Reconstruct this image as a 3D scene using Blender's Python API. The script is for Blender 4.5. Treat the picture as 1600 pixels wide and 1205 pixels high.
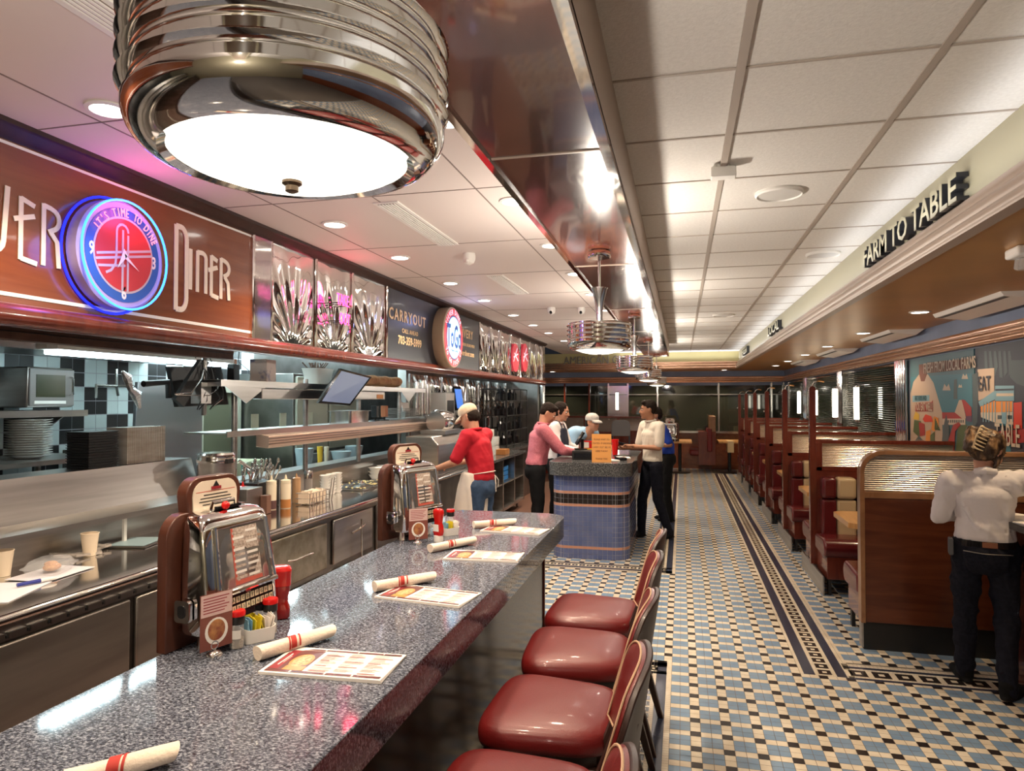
import bpy, bmesh, math, random
from mathutils import Vector, Matrix, Euler, noise
random.seed(7)
S = bpy.context.scene
for o in list(bpy.data.objects): bpy.data.objects.remove(o)
C = S.collection
PI = math.pi
R = math.radians

# ---------------------------------------------------------------- camera, world, exposure
EYE = 1.72; YAW = R(13.85); PITCH = R(1.25); FPX = 1075.0
cd = bpy.data.cameras.new('camera'); cam = bpy.data.objects.new('camera', cd); C.objects.link(cam)
cd.sensor_width = 36; cd.lens = FPX/1600*36; cd.clip_start = .02; cd.clip_end = 100
cam.location = (0, 0, EYE); cam.rotation_euler = (PI/2+PITCH, 0, YAW)
S.camera = cam
w = bpy.data.worlds.new('night'); S.world = w; w.use_nodes = True
w.node_tree.nodes['Background'].inputs[0].default_value = (.55, .6, .75, 1)
w.node_tree.nodes['Background'].inputs[1].default_value = .02
S.view_settings.view_transform = 'Standard'; S.view_settings.look = 'None'
S.view_settings.exposure = 0.10; S.view_settings.gamma = 1; S.view_settings.use_curve_mapping = False

CM = Matrix.Rotation(YAW, 3, 'Z') @ Matrix.Rotation(PI/2+PITCH, 3, 'X')
def U(u, v, X=None, Y=None, Z=None):
    """world point on a plane of the room seen at a pixel"""
    d = CM @ Vector(((u-800)/FPX, (602.5-v)/FPX, -1.))
    t = X/d.x if X is not None else Y/d.y if Y is not None else (Z-EYE)/d.z
    return Vector((0, 0, EYE)) + t*d

# ---------------------------------------------------------------- lights of the room
K = 1.6     # overall lamp power
def lamp(kind, loc, power, color, rot=(0,0,0), size=.1, sx=None, sy=None, spot=None, blend=.5):
    l = bpy.data.lights.new('lamp', kind); l.energy = power*K; l.color = color
    if kind == 'AREA':
        l.shape = 'RECTANGLE' if sx else 'DISK'; l.size = sx or size
        if sy: l.size_y = sy
    else: l.shadow_soft_size = size
    if kind == 'SPOT': l.spot_size = spot; l.spot_blend = blend
    o = bpy.data.objects.new('lamp', l); C.objects.link(o); o.location = loc; o.rotation_euler = rot
    return o
WARM = (1, .80, .58); WHITE = (1, .90, .78); COOL = (.72, .92, 1)
ROW_A = [.7, 2.19, 3.98, 5.03, 6.25, 7.42, 8.79, 10.04, 11.25, 12.8]
ROW_B = [1.4, 2.6, 3.76, 4.9, 6.05, 7.26, 8.6, 10.0, 11.6, 13.4]
for y in ROW_A: lamp('SPOT', (-2.15, y, 2.825), 60, WARM, size=.05, spot=R(125), blend=.6)
for y in ROW_B: lamp('SPOT', (-.915, y, 2.825), 55, WARM, size=.05, spot=R(125), blend=.6)
GOLD = [2.7, 4.53, 6.36, 8.2, 10.1, 11.85, 13.69, 15.4]
for y in GOLD: lamp('SPOT', (1.93, y, 2.435), 30, (1, .74, .45), size=.05, spot=R(130), blend=.6)
lamp('AREA', (1.15, 7.5, 2.66), 11, (.93, .96, 1), rot=(PI, R(38), 0), sx=.03, sy=17)      # cove strip on the cornice, shining up
lamp('AREA', (.5, 16.3, 2.67), 10, (.93, .96, 1), rot=(PI, 0, 0), sx=4, sy=.03)
for x in (-3.2, -.9, 1.0): lamp('SPOT', (x, 17.3, 2.435), 75, (1, .74, .45), size=.05, spot=R(130), blend=.6)
PEND = [.745, 3.98, 7.02, 10.05, 13.3]
for y in PEND+[-2.3]:                                                                      # two bulbs per open pendant drum, plus an added fill pair behind the camera
    for dy in (-.10, .10): lamp('POINT', (-.46, y+dy, 2.185), 17, WHITE, size=.03)

# ---------------------------------------------------------------- materials
MT = {}
def nd(t, typ, **k):
    n = t.nodes.new(typ)
    for a, b in k.items():
        if a in n.inputs: n.inputs[a].default_value = b
        else: setattr(n, a, b)
    return n
def mat(name, col=(.5,.5,.5), rough=.5, metal=0, emit=None, es=1, alpha=1, coat=0, spec=.5, trans=0,
        nscale=None, ncol=None, bump=0, bscale=None, aniso=None, ior=1.45, nfac=(.35, .65), det=4):
    if name in MT: return MT[name]
    m = bpy.data.materials.new(name); m.use_nodes = True; t = m.node_tree
    p = t.nodes['Principled BSDF']
    p.inputs['Base Color'].default_value = (*col, 1); p.inputs['Roughness'].default_value = rough
    p.inputs['Metallic'].default_value = metal; p.inputs['Alpha'].default_value = alpha
    p.inputs['Coat Weight'].default_value = coat; p.inputs['Coat Roughness'].default_value = .06
    p.inputs['Specular IOR Level'].default_value = spec; p.inputs['Transmission Weight'].default_value = trans
    p.inputs['IOR'].default_value = ior
    if emit: p.inputs['Emission Color'].default_value = (*emit, 1); p.inputs['Emission Strength'].default_value = es
    if nscale or bump:
        tc = nd(t, 'ShaderNodeTexCoord'); mp = nd(t, 'ShaderNodeMapping'); t.links.new(tc.outputs['Object'], mp.inputs[0])
        if aniso: mp.inputs['Scale'].default_value = aniso
    if nscale:
        n = nd(t, 'ShaderNodeTexNoise', Scale=nscale, Detail=det); t.links.new(mp.outputs[0], n.inputs[0])
        mr = nd(t, 'ShaderNodeMapRange'); mr.inputs[1].default_value = nfac[0]; mr.inputs[2].default_value = nfac[1]
        t.links.new(n.outputs[0], mr.inputs[0])
        mx = nd(t, 'ShaderNodeMix', data_type='RGBA'); t.links.new(mr.outputs[0], mx.inputs[0])
        mx.inputs[6].default_value = (*col, 1); mx.inputs[7].default_value = (*(ncol or col), 1)
        t.links.new(mx.outputs[2], p.inputs['Base Color'])
    if bump:
        n2 = nd(t, 'ShaderNodeTexNoise', Scale=bscale or 40, Detail=3); t.links.new(mp.outputs[0], n2.inputs[0])
        b = nd(t, 'ShaderNodeBump', Strength=bump, Distance=.01); t.links.new(n2.outputs[0], b.inputs['Height'])
        t.links.new(b.outputs[0], p.inputs['Normal'])
    MT[name] = m; return m
def granite(name, dark, mid, light, rough=.07):
    if name in MT: return MT[name]
    m = bpy.data.materials.new(name); m.use_nodes = True; t = m.node_tree; p = t.nodes['Principled BSDF']
    tc = nd(t, 'ShaderNodeTexCoord'); mp = nd(t, 'ShaderNodeMapping'); mp.inputs['Scale'].default_value = (1, 1.5, 1)
    mp.inputs['Rotation'].default_value = (0, 0, .5)
    t.links.new(tc.outputs['Object'], mp.inputs[0])
    n = nd(t, 'ShaderNodeTexNoise', Scale=112, Detail=5, Roughness=.7, Distortion=.6); t.links.new(mp.outputs[0], n.inputs[0])
    v = nd(t, 'ShaderNodeTexVoronoi', Scale=150); t.links.new(mp.outputs[0], v.inputs[0])
    r = nd(t, 'ShaderNodeValToRGB'); e = r.color_ramp
    e.elements[0].position = .33; e.elements[0].color = (*dark, 1); e.elements[1].position = .68; e.elements[1].color = (*light, 1)
    x = e.elements.new(.50); x.color = (*mid, 1)
    a = nd(t, 'ShaderNodeMath', operation='MULTIPLY_ADD'); a.inputs[1].default_value = .22
    t.links.new(v.outputs['Color'], a.inputs[0]); 
    s = nd(t, 'ShaderNodeMath', operation='SUBTRACT'); t.links.new(n.outputs[0], s.inputs[0]); s.inputs[1].default_value = .11
    t.links.new(s.outputs[0], a.inputs[2]); t.links.new(a.outputs[0], r.inputs[0]); t.links.new(r.outputs[0], p.inputs['Base Color'])
    p.inputs['Roughness'].default_value = rough
    MT[name] = m; return m
def wood(name, c1, c2, rough=.3, scale=(1, 1, 1), coat=0, nscale=6):
    if name in MT: return MT[name]
    m = bpy.data.materials.new(name); m.use_nodes = True; t = m.node_tree; p = t.nodes['Principled BSDF']
    tc = nd(t, 'ShaderNodeTexCoord'); mp = nd(t, 'ShaderNodeMapping'); mp.inputs['Scale'].default_value = scale
    t.links.new(tc.outputs['Object'], mp.inputs[0])
    n = nd(t, 'ShaderNodeTexNoise', Scale=nscale, Detail=6, Distortion=1.2); t.links.new(mp.outputs[0], n.inputs[0])
    r = nd(t, 'ShaderNodeValToRGB'); r.color_ramp.elements[0].position = .35; r.color_ramp.elements[1].position = .68
    r.color_ramp.elements[0].color = (*c1, 1); r.color_ramp.elements[1].color = (*c2, 1)
    t.links.new(n.outputs[0], r.inputs[0]); t.links.new(r.outputs[0], p.inputs['Base Color'])
    p.inputs['Roughness'].default_value = rough; p.inputs['Coat Weight'].default_value = coat; p.inputs['Coat Roughness'].default_value = .05
    MT[name] = m; return m
def reeded(name, col, axis=2, freq=75, rough=.12, metal=.9, alpha=1, strength=.6, fan=None):
    """ribbed metal or glass: sine ribs along one axis"""
    if name in MT: return MT[name]
    m = bpy.data.materials.new(name); m.use_nodes = True; t = m.node_tree; p = t.nodes['Principled BSDF']
    tc = nd(t, 'ShaderNodeTexCoord')
    wv = nd(t, 'ShaderNodeTexWave', wave_type='BANDS', bands_direction='XYZ'[axis] if axis < 3 else 'X', wave_profile='SIN', Scale=freq/20)
    t.links.new(tc.outputs['Object'], wv.inputs[0])
    b = nd(t, 'ShaderNodeBump', Strength=strength, Distance=.006); t.links.new(wv.outputs[1], b.inputs['Height'])
    t.links.new(b.outputs[0], p.inputs['Normal'])
    p.inputs['Base Color'].default_value = (*col, 1); p.inputs['Roughness'].default_value = rough
    p.inputs['Metallic'].default_value = metal; p.inputs['Alpha'].default_value = alpha
    MT[name] = m; return m

chrome = mat('chrome', (.86, .85, .84), .06, 1)
chrome_soft = mat('polished steel', (.75, .73, .71), .16, 1)
steel = mat('brushed steel', (.56, .54, .52), .30, 1, nscale=3, ncol=(.42, .40, .385), aniso=(1, .3, 6))
steel_dk = mat('dark steel', (.30, .285, .27), .34, 1, nscale=4, ncol=(.2, .19, .18))
steel_old = mat('worn steel', (.50, .47, .40), .36, 1, nscale=9, ncol=(.30, .27, .20))
granite_m = granite('blue grey granite', (.015, .018, .026), (.088, .097, .13), (.38, .41, .47))
granite_dk = granite('dark grey granite', (.012, .013, .015), (.06, .065, .07), (.25, .25, .25), .12)
mahog = wood('mahogany', (.11, .026, .010), (.17, .045, .016), .22, (1, .35, 3), coat=.5)
mahog_sign = wood('sign wood', (.15, .035, .011), (.21, .055, .018), .2, (1, .3, 4), coat=.4, nscale=3)
mahog_trim = wood('red mahogany', (.10, .017, .010), (.15, .028, .015), .24, (2, 2, .5), coat=.5)
soffit_m = wood('dark lacquered wood', (.045, .012, .007), (.085, .024, .013), .18, (1.2, .6, 1), coat=.6, nscale=4)
oak = wood('walnut veneer', (.075, .018, .007), (.13, .036, .014), .3, (.35, 2, 3), coat=.2, nscale=5)
oak_lt = wood('brown wood trim', (.22, .10, .045), (.30, .15, .07), .3, (1, 1, 1), coat=.3)
butcher = wood('butcher block', (.50, .25, .08), (.68, .38, .14), .3, (6, .5, 1), coat=.3)
dkwood = wood('espresso wood', (.020, .008, .006), (.036, .013, .009), .42, (2, 2, .5), coat=.04)
juke_wood = wood('jukebox walnut', (.06, .018, .010), (.095, .030, .017), .35, (2, 2, .5), coat=.2)
panel_wood = wood('counter front wood', (.016, .006, .004), (.040, .015, .010), .16, (3, 3, .3), coat=0, nscale=5)
panel_wood.node_tree.nodes['Principled BSDF'].inputs['Specular IOR Level'].default_value = .25
vinyl = mat('red vinyl', (.135, .008, .008), .36, coat=.1, bump=.08, bscale=200)
vinyl_dk = mat('oxblood vinyl', (.105, .010, .012), .26, coat=.3, bump=.08, bscale=160)
vinyl_cream = mat('cream vinyl', (.55, .42, .25), .3, coat=.3)
piping_m = mat('cream piping', (.58, .38, .24), .5)
black = mat('black', (.012, .012, .013), .4)
blackgl = mat('black gloss', (.01, .01, .012), .08)
white = mat('white', (.80, .78, .74), .45)
china = mat('white china', (.82, .80, .76), .15)
paper = mat('paper', (.82, .77, .72), .6)
cream = mat('cream paint', (.32, .285, .19), .45)
olive = mat('olive cream paint', (.42, .36, .17), .5)
gold = mat('gold paint', (.55, .29, .085), .38, metal=.55, nscale=2, ncol=(.48, .25, .08))
copper = mat('copper moulding', (.60, .36, .24), .26, metal=.75)
taupe = mat('taupe moulding', (.40, .31, .25), .42, metal=.1)
bluewall = mat('blue wall paint', (.17, .22, .34), .5, nscale=2, ncol=(.13, .17, .27))
ceil_m = mat('ceiling tile', (.74, .71, .67), .8, bump=.25, bscale=130, nscale=60, ncol=(.68, .65, .61))
ceil_l = mat('smooth ceiling tile', (.70, .62, .58), .55)
tbar = mat('ceiling grid', (.42, .36, .31), .5)
tline = mat('tile joint', (.22, .17, .15), .6)
tblue = mat('blue floor tile', (.155, .24, .36), .22, nscale=9, ncol=(.19, .27, .37), det=2)
tcream = mat('cream floor tile', (.56, .48, .37), .22, nscale=9, ncol=(.65, .58, .47), det=2)
tblack = mat('black floor tile', (.022, .018, .018), .2)
tnavy = mat('navy floor tile', (.028, .034, .06), .2)
grout = mat('floor grout', (.10, .085, .075), .6)
kfloor = mat('quarry tile', (.14, .07, .05), .4)
wblue = mat('blue wall tile', (.085, .115, .26), .14, nscale=8, ncol=(.12, .15, .30), det=1)
wpink = mat('salmon tile', (.52, .26, .18), .2)
wgrout = mat('light grout', (.42, .42, .46), .6)
kwhite = mat('kitchen white tile', (.60, .68, .68), .2)
red = mat('ketchup red', (.50, .008, .006), .18, coat=.3)
redcap = mat('red plastic', (.60, .01, .01), .25)
clear = mat('clear plastic', (.9, .9, .9), .05, alpha=.28)
glassm = mat('clear glass', (.92, .95, .95), .03, alpha=.22)
darkglass = mat('night window glass', (.020, .024, .020), .03, coat=.5, spec=.8)
cloth_napkin = mat('napkin cloth', (.80, .68, .56), .8, bump=.3, bscale=120)
stripe_red = mat('red stripe', (.45, .04, .03), .8)
skin_a = mat('warm skin', (.52, .27, .17), .5, nscale=14, ncol=(.46, .22, .14))
skin_b = mat('brown skin', (.38, .18, .10), .5, nscale=14, ncol=(.32, .145, .08))
hair_m = mat('dark brown hair', (.014, .008, .006), .75, spec=.2, bump=.4, bscale=60, aniso=(1, 1, .25))
hair_hl = mat('highlighted hair', (.05, .026, .014), .42, nscale=26, ncol=(.42, .24, .11), bump=.8, bscale=60, aniso=(1, 1, .3), nfac=(.5, .72))
denim = mat('dark denim', (.005, .006, .012), .8, spec=.2, nscale=60, ncol=(.010, .011, .020))
jean_bl = mat('blue denim', (.02, .045, .10), .75, nscale=30, ncol=(.035, .07, .14))
blackcl = mat('black cloth', (.006, .006, .007), .85, spec=.2)
def glow(name, col, s): return mat(name, (.02, .02, .02), .5, emit=col, es=s)
E_pend = glow('pendant glass glow', (1, .93, .80), 2.2)
E_can = glow('downlight lens glow', (1, .93, .84), 14)
E_tube = glow('fluorescent glow', (.70, .94, 1), 55)
E_tube2 = glow('soft fluorescent glow', (.70, .94, 1), 20)
E_sconce = glow('sconce glow', (1, .93, .74), 9)
E_blue = glow('blue neon', (.03, .20, 1), 4.5)
E_bluedk = glow('deep blue neon', (.01, .02, 1), 2.2)
E_pink = glow('pink neon', (1, .16, .22), 3.2)
E_mag = glow('magenta neon', (1, .06, .28), 3.2)

# ---------------------------------------------------------------- mesh builder
class MB:
    def __init__(s): s.v = []; s.f = []; s.m = []; s.mats = []; s.T = Matrix.Identity(4)
    def mi(s, m):
        if m not in s.mats: s.mats.append(m)
        return s.mats.index(m)
    def add(s, vs, fs, m):
        b = len(s.v); k = s.mi(m)
        s.v += [tuple(s.T @ Vector(p)) for p in vs]
        s.f += [tuple(b+i for i in f) for f in fs]; s.m += [k]*len(fs); return s
    def box(s, x0, x1, y0, y1, z0, z1, m):
        x0, x1 = sorted((x0, x1)); y0, y1 = sorted((y0, y1)); z0, z1 = sorted((z0, z1))
        v = [(x, y, z) for z in (z0, z1) for x, y in ((x0, y0), (x1, y0), (x1, y1), (x0, y1))]
        return s.add(v, [(3,2,1,0), (4,5,6,7), (0,1,5,4), (1,2,6,5), (2,3,7,6), (3,0,4,7)], m)
    def obox(s, c, sx, sy, sz, m, rot=(0,0,0)):
        T = s.T; s.T = T @ Matrix.Translation(c) @ Euler(rot).to_matrix().to_4x4()
        s.box(-sx/2, sx/2, -sy/2, sy/2, -sz/2, sz/2, m); s.T = T; return s
    def prism(s, pts, d0, d1, m, axis='z'):
        """polygon pts extruded from d0 to d1 along axis. x: pts=(y,z) y: pts=(x,z) z: pts=(x,y)"""
        f = {'x': lambda a, b, d: (d, a, b), 'y': lambda a, b, d: (a, d, b), 'z': lambda a, b, d: (a, b, d)}[axis]
        n = len(pts); v = [f(a, b, d0) for a, b in pts]+[f(a, b, d1) for a, b in pts]
        A = sum(pts[i][0]*pts[(i+1) % n][1]-pts[(i+1) % n][0]*pts[i][1] for i in range(n))
        flip = (A > 0) == (d1 > d0)
        if axis == 'y': flip = not flip
        fs = [tuple(range(n))[::-1], tuple(range(n, 2*n))]+[(i, (i+1) % n, (i+1) % n+n, i+n) for i in range(n)]
        if not flip: fs = [q[::-1] for q in fs]
        return s.add(v, fs, m)
    def lathe(s, prof, m, c=(0,0,0), n=24, axis='z', caps=True, mats=None):
        """prof = [(r, h)...] from bottom to top"""
        vs = []; fs = []
        for r, h in prof:
            for i in range(n):
                a = 2*PI*i/n; p = (r*math.cos(a), r*math.sin(a), h)
                if axis == 'x': p = (h, p[0], p[1])
                elif axis == 'y': p = (p[1], h, p[0])
                vs.append((p[0]+c[0], p[1]+c[1], p[2]+c[2]))
        base = len(s.v); T = s.T; s.v += [tuple(T @ Vector(p)) for p in vs]
        for j in range(len(prof)-1):
            k = s.mi(mats[j] if mats else m)
            for i in range(n):
                i2 = (i+1) % n; s.f.append((base+j*n+i, base+j*n+i2, base+(j+1)*n+i2, base+(j+1)*n+i)); s.m.append(k)
        if caps:
            s.f.append(tuple(base+i for i in range(n))[::-1]); s.m.append(s.mi(mats[0] if mats else m))
            s.f.append(tuple(base+(len(prof)-1)*n+i for i in range(n))); s.m.append(s.mi(mats[-1] if mats else m))
        return s
    def tube(s, pts, r, m, n=8, closed=False, sx=1.0):
        pts = [Vector(p) for p in pts]; N = len(pts); rs = r if isinstance(r, (list, tuple)) else [r]*N
        base = len(s.v); prev = None
        for i, p in enumerate(pts):
            if closed: t = pts[(i+1) % N]-pts[i-1]
            else: t = pts[min(i+1, N-1)]-pts[max(i-1, 0)]
            t.normalize()
            if prev is None:
                a = Vector((0, 0, 1)) if abs(t.z) < .9 else Vector((1, 0, 0)); u = t.cross(a).normalized()
            else: u = (prev-t*prev.dot(t)).normalized()
            prev = u; v = t.cross(u)
            for k in range(n):
                a = 2*PI*k/n; s.v.append(tuple(s.T @ (p+u*(rs[i]*math.cos(a)*sx)+v*(rs[i]*math.sin(a)))))
        k0 = s.mi(m)
        for i in range(N if closed else N-1):
            j = (i+1) % N
            for k in range(n):
                k2 = (k+1) % n; s.f.append((base+i*n+k, base+i*n+k2, base+j*n+k2, base+j*n+k)); s.m.append(k0)
        if not closed:
            s.f.append(tuple(base+k for k in range(n))[::-1]); s.m.append(k0)
            s.f.append(tuple(base+(N-1)*n+k for k in range(n))); s.m.append(k0)
        return s
    def ell(s, c, r, m, rot=None, n=16, k=10):
        if not isinstance(r, (list, tuple)): r = (r, r, r)
        M = rot if rot is not None else Matrix.Identity(3); c = Vector(c)
        vs = [c+M @ Vector((0, 0, -r[2]))]
        for j in range(1, k):
            ph = -PI/2+PI*j/k
            for i in range(n):
                a = 2*PI*i/n; vs.append(c+M @ Vector((r[0]*math.cos(ph)*math.cos(a), r[1]*math.cos(ph)*math.sin(a), r[2]*math.sin(ph))))
        vs.append(c+M @ Vector((0, 0, r[2]))); L = len(vs)-1
        fs = [(0, 1+(i+1) % n, 1+i) for i in range(n)]
        for j in range(k-2):
            for i in range(n):
                i2 = (i+1) % n; fs.append((1+j*n+i, 1+j*n+i2, 1+(j+1)*n+i2, 1+(j+1)*n+i))
        fs += [(L, 1+(k-2)*n+i, 1+(k-2)*n+(i+1) % n) for i in range(n)]
        return s.add(vs, fs, m)
    def cap(s, a, b, ra, rb, m, n=12):
        """closed tapered limb with round ends"""
        a = Vector(a); b = Vector(b); t = (b-a); L = t.length; t.normalize()
        st = []
        for q in (-1, -.8, -.5, -.2): st.append((a+t*(q*ra), ra*math.sqrt(max(0, 1-q*q))))
        st[0] = (a-t*ra, ra*.05); st.append((a, ra)); st.append((a.lerp(b, .5), (ra+rb)/2)); st.append((b, rb))
        for q in (.2, .5, .8): st.append((b+t*(q*rb), rb*math.sqrt(1-q*q)))
        st.append((b+t*rb, rb*.05))
        return s.tube([p for p, _ in st], [r for _, r in st], m, n)
    def loft(s, secs, m, n=24, power=2.4, caps=True):
        """secs: (cx,cy,cz, rx, ry) horizontal superellipse rings"""
        base = len(s.v)
        for cx, cy, cz, rx, ry in secs:
            for i in range(n):
                a = 2*PI*i/n; ca, sa = math.cos(a), math.sin(a)
                s.v.append(tuple(s.T @ Vector((cx+rx*math.copysign(abs(ca)**(2/power), ca), cy+ry*math.copysign(abs(sa)**(2/power), sa), cz))))
        k0 = s.mi(m)
        for j in range(len(secs)-1):
            for i in range(n):
                i2 = (i+1) % n; s.f.append((base+j*n+i, base+j*n+i2, base+(j+1)*n+i2, base+(j+1)*n+i)); s.m.append(k0)
        if caps:
            s.f.append(tuple(base+i for i in range(n))[::-1]); s.m.append(k0)
            s.f.append(tuple(base+(len(secs)-1)*n+i for i in range(n))); s.m.append(k0)
        return s
    def plate(s, org, ud, vd, pts, d, m):
        """flat shape on a plane: pts (a,b) -> org+a*ud+b*vd, thickness d along the normal"""
        ud = Vector(ud); vd = Vector(vd); nn = ud.cross(vd).normalized(); org = Vector(org); n = len(pts)
        A = sum(pts[i][0]*pts[(i+1) % n][1]-pts[(i+1) % n][0]*pts[i][1] for i in range(n))
        if A < 0: pts = pts[::-1]
        v = [org+ud*a+vd*b for a, b in pts]; v += [p+nn*d for p in v]
        return s.add(v, [tuple(range(n))[::-1], tuple(range(n, 2*n))]+[(i, (i+1) % n, (i+1) % n+n, i+n) for i in range(n)], m)
    def strokes(s, org, ud, vd, lines, w, d, m, rnd=True):
        """lettering drawn as flat ribbons"""
        org = Vector(org); nn = Vector(ud).cross(Vector(vd)).normalized(); cnt = 0
        for ln in lines:
            for (a, b), (c, e) in zip(ln, ln[1:]):
                L = math.hypot(c-a, e-b) or 1e-6; nx, ny = -(e-b)/L*w/2, (c-a)/L*w/2
                cnt += 1; s.plate(org+nn*(.00006*cnt), ud, vd, [(a+nx, b+ny), (a-nx, b-ny), (c-nx, e-ny), (c+nx, e+ny)], d, m)
            if rnd:
                for a, b in ln[1:-1]:
                    cnt += 1; s.plate(org+nn*(.00006*cnt), ud, vd, [(a+w/2*math.cos(q*PI/4), b+w/2*math.sin(q*PI/4)) for q in range(8)], d, m)
        return s
    def text(s, body, org, ud, vd, size, d, m, aspect=1.0, align='CENTER', bold=0.0, space=1.0):
        cu = bpy.data.curves.new('t', 'FONT'); cu.body = body; cu.size = size; cu.align_x = align; cu.align_y = 'CENTER'
        cu.extrude = d/2; cu.offset = bold; cu.space_character = space; cu.resolution_u = 2
        o = bpy.data.objects.new('t', cu); C.objects.link(o); bpy.context.view_layer.update()
        me = bpy.data.meshes.new_from_object(o.evaluated_get(bpy.context.evaluated_depsgraph_get()))
        ud = Vector(ud).normalized(); vd = Vector(vd).normalized(); nn = ud.cross(vd); org = Vector(org)
        s.add([org+ud*(v.co.x*aspect)+vd*v.co.y+nn*(v.co.z+d/2) for v in me.vertices], [tuple(p.vertices) for p in me.polygons], m)
        bpy.data.objects.remove(o); bpy.data.meshes.remove(me); bpy.data.curves.remove(cu); return s
    def build(s, name, parent=None, smooth=True, bevel=0, seg=2, sub=0, angle=35, loc=None, rotz=0):
        me = bpy.data.meshes.new(name); me.from_pydata(s.v, [], s.f); me.validate()
        for m in s.mats: me.materials.append(m)
        if len(me.polygons) == len(s.m): me.polygons.foreach_set('material_index', s.m)
        o = bpy.data.objects.new(name, me); C.objects.link(o)
        if bevel:
            b = o.modifiers.new('b', 'BEVEL'); b.width = bevel; b.segments = seg; b.limit_method = 'ANGLE'; b.angle_limit = R(40)
        if sub:
            b = o.modifiers.new('s', 'SUBSURF'); b.levels = sub; b.render_levels = sub
        if smooth:
            me.polygons.foreach_set('use_smooth', [True]*len(me.polygons)); me.set_sharp_from_angle(angle=R(angle))
        if parent: o.parent = parent
        if loc is not None: o.location = loc
        o.rotation_euler.z = rotz
        return o
def tag(o, label, cat, group=None):
    o['label'] = label; o['category'] = cat
    if group: o['group'] = group
    return o
def thing(name, label, cat, loc=(0,0,0), rotz=0, group=None):
    o = bpy.data.objects.new(name, None); C.objects.link(o); o.empty_display_size = .05
    o.location = loc; o.rotation_euler.z = rotz; return tag(o, label, cat, group)
def struct(mb, name, **k):
    o = mb.build(name, **k); o['kind'] = 'structure'; return o
def lab(o, s): o['label'] = s; return o
def dup(root, loc, rotz=None, label=None, group=None):
    r = root.copy(); C.objects.link(r); r.location = loc
    if rotz is not None: r.rotation_euler.z = rotz
    if label: r['label'] = label
    if group: r['group'] = group
    for ch in list(root.children):
        c = ch.copy(); C.objects.link(c); c.parent = r
        for g in list(ch.children):
            d = g.copy(); C.objects.link(d); d.parent = c
    return r
def arc(cx, cy, r, a0, a1, n=8, ry=None):
    ry = r if ry is None else ry
    return [(cx+r*math.cos(R(a0+(a1-a0)*i/n)), cy+ry*math.sin(R(a0+(a1-a0)*i/n))) for i in range(n+1)]
def rrect(x0, x1, y0, y1, r, n=5):
    return arc(x1-r, y0+r, r, -90, 0, n)+arc(x1-r, y1-r, r, 0, 90, n)+arc(x0+r, y1-r, r, 90, 180, n)+arc(x0+r, y0+r, r, 180, 270, n)
ORD = ['nearest', 'second', 'third', 'fourth', 'fifth', 'sixth', 'seventh', 'eighth', 'ninth', 'tenth', 'eleventh', 'twelfth']
# ================================================================ SETTING
YN = -3.0; YF = 16.5; YW = 18.0; XR = 2.45; ZC = 2.85
# ---- floor: every mosaic tile laid as a face over a grout bed
fv = MB(); TT = .787/15
def quad(mb, x0, x1, y0, y1, z, m): mb.add([(x0, y0, z), (x1, y0, z), (x1, y1, z), (x0, y1, z)], [(0, 1, 2, 3)], m)
fv.box(-1.75, XR, YN, YW, -.05, -.001, grout)
def inband(x, y):
    if .717 < x < 1.03 and y > 4.68: return True
    if x > 1.0 and 4.68 < y < 4.93: return True
    if -.30 < x < -.07 and (y < 4.69 or 7.05 < y < 16.9): return True
    if x < -.07 and (4.46 < y < 4.69 or 7.05 < y < 7.28): return True
    return False
ix0 = -33; nx = 81
for i in range(ix0, ix0+nx):
    x0 = -.07+i*TT; x1 = x0+TT
    if x0 < -1.75 or x1 > XR+.03: continue
    cc = (i % 3) == 2
    for j in range(-270, 100):
        y1 = 4.68-j*TT; y0 = y1-TT
        if y0 < .4 or y1 > YW+.05: continue
        if inband((x0+x1)/2, (y0+y1)/2): continue
        if x0 < -.86 and y0 < 4.4: continue
        if -1.35 < x0 < -.62 and 7.6 < y0 < 9.2: continue
        if j < -200 and False: continue
        cr = (j % 3) == 0
        g = .0013
        quad(fv, x0+g, x1-g, y0+g, y1-g, 0, tblack if (cc and cr) else tcream if (cc or cr) else tblue)
def band(axis, a, prof, lo, hi, sgn):
    """axis 'y': strips running along y starting at x=a and stepping by sgn"""
    p = a
    for kind, wd in prof:
        q = p+sgn*wd; p0, p1 = min(p, q), max(p, q); z = .0006
        def qd(u0, u1, v0, v1, m, zz=z):
            if axis == 'y': quad(fv, u0, u1, v0, v1, zz, m)
            else: quad(fv, v0, v1, u0, u1, zz, m)
        if kind == 'n': qd(p0, p1, lo, hi, tnavy)
        elif kind == 'c':
            t = .024; y = lo
            while y < hi-.004: qd(p0+.001, p1-.001, y, min(y+t-.0016, hi), tcream); y += t
        elif kind == 'k':
            qd(p0, p1, lo, hi, tcream, z-.0002); s_ = wd*.92; y = lo+.02; mx = (p0+p1)/2; cnt = 0
            while y+s_ < hi:
                qd(mx-s_/2, mx+s_/2, y, y+s_, tblack); my = y+s_/2
                qd(mx-s_*.17, mx+s_*.17, my-s_*.17, my+s_*.17, tcream, z+.0003)
                y += s_*1.33
        p = q
PR = [('c', .022), ('n', .066), ('c', .022), ('k', .084), ('c', .022), ('n', .058), ('c', .024), ('c', .022)]
PL = [('c', .032), ('n', .060), ('c', .022), ('k', .062), ('c', .022), ('n', .030)]
band('y', .717, PR, 4.68, 16.9, 1)
band('x', 4.66, [('n', .03), ('c', .022), ('k', .11), ('c', .022), ('n', .035), ('c', .024), ('c', .022)], 1.0, XR, 1)
band('y', -.07, PL, .4, 4.69, -1); band('y', -.07, PL, 7.05, 16.9, -1)
band('x', 4.69, PL, -1.75, -.10, -1); band('x', 7.05, PL, -1.75, -.10, 1)
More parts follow.
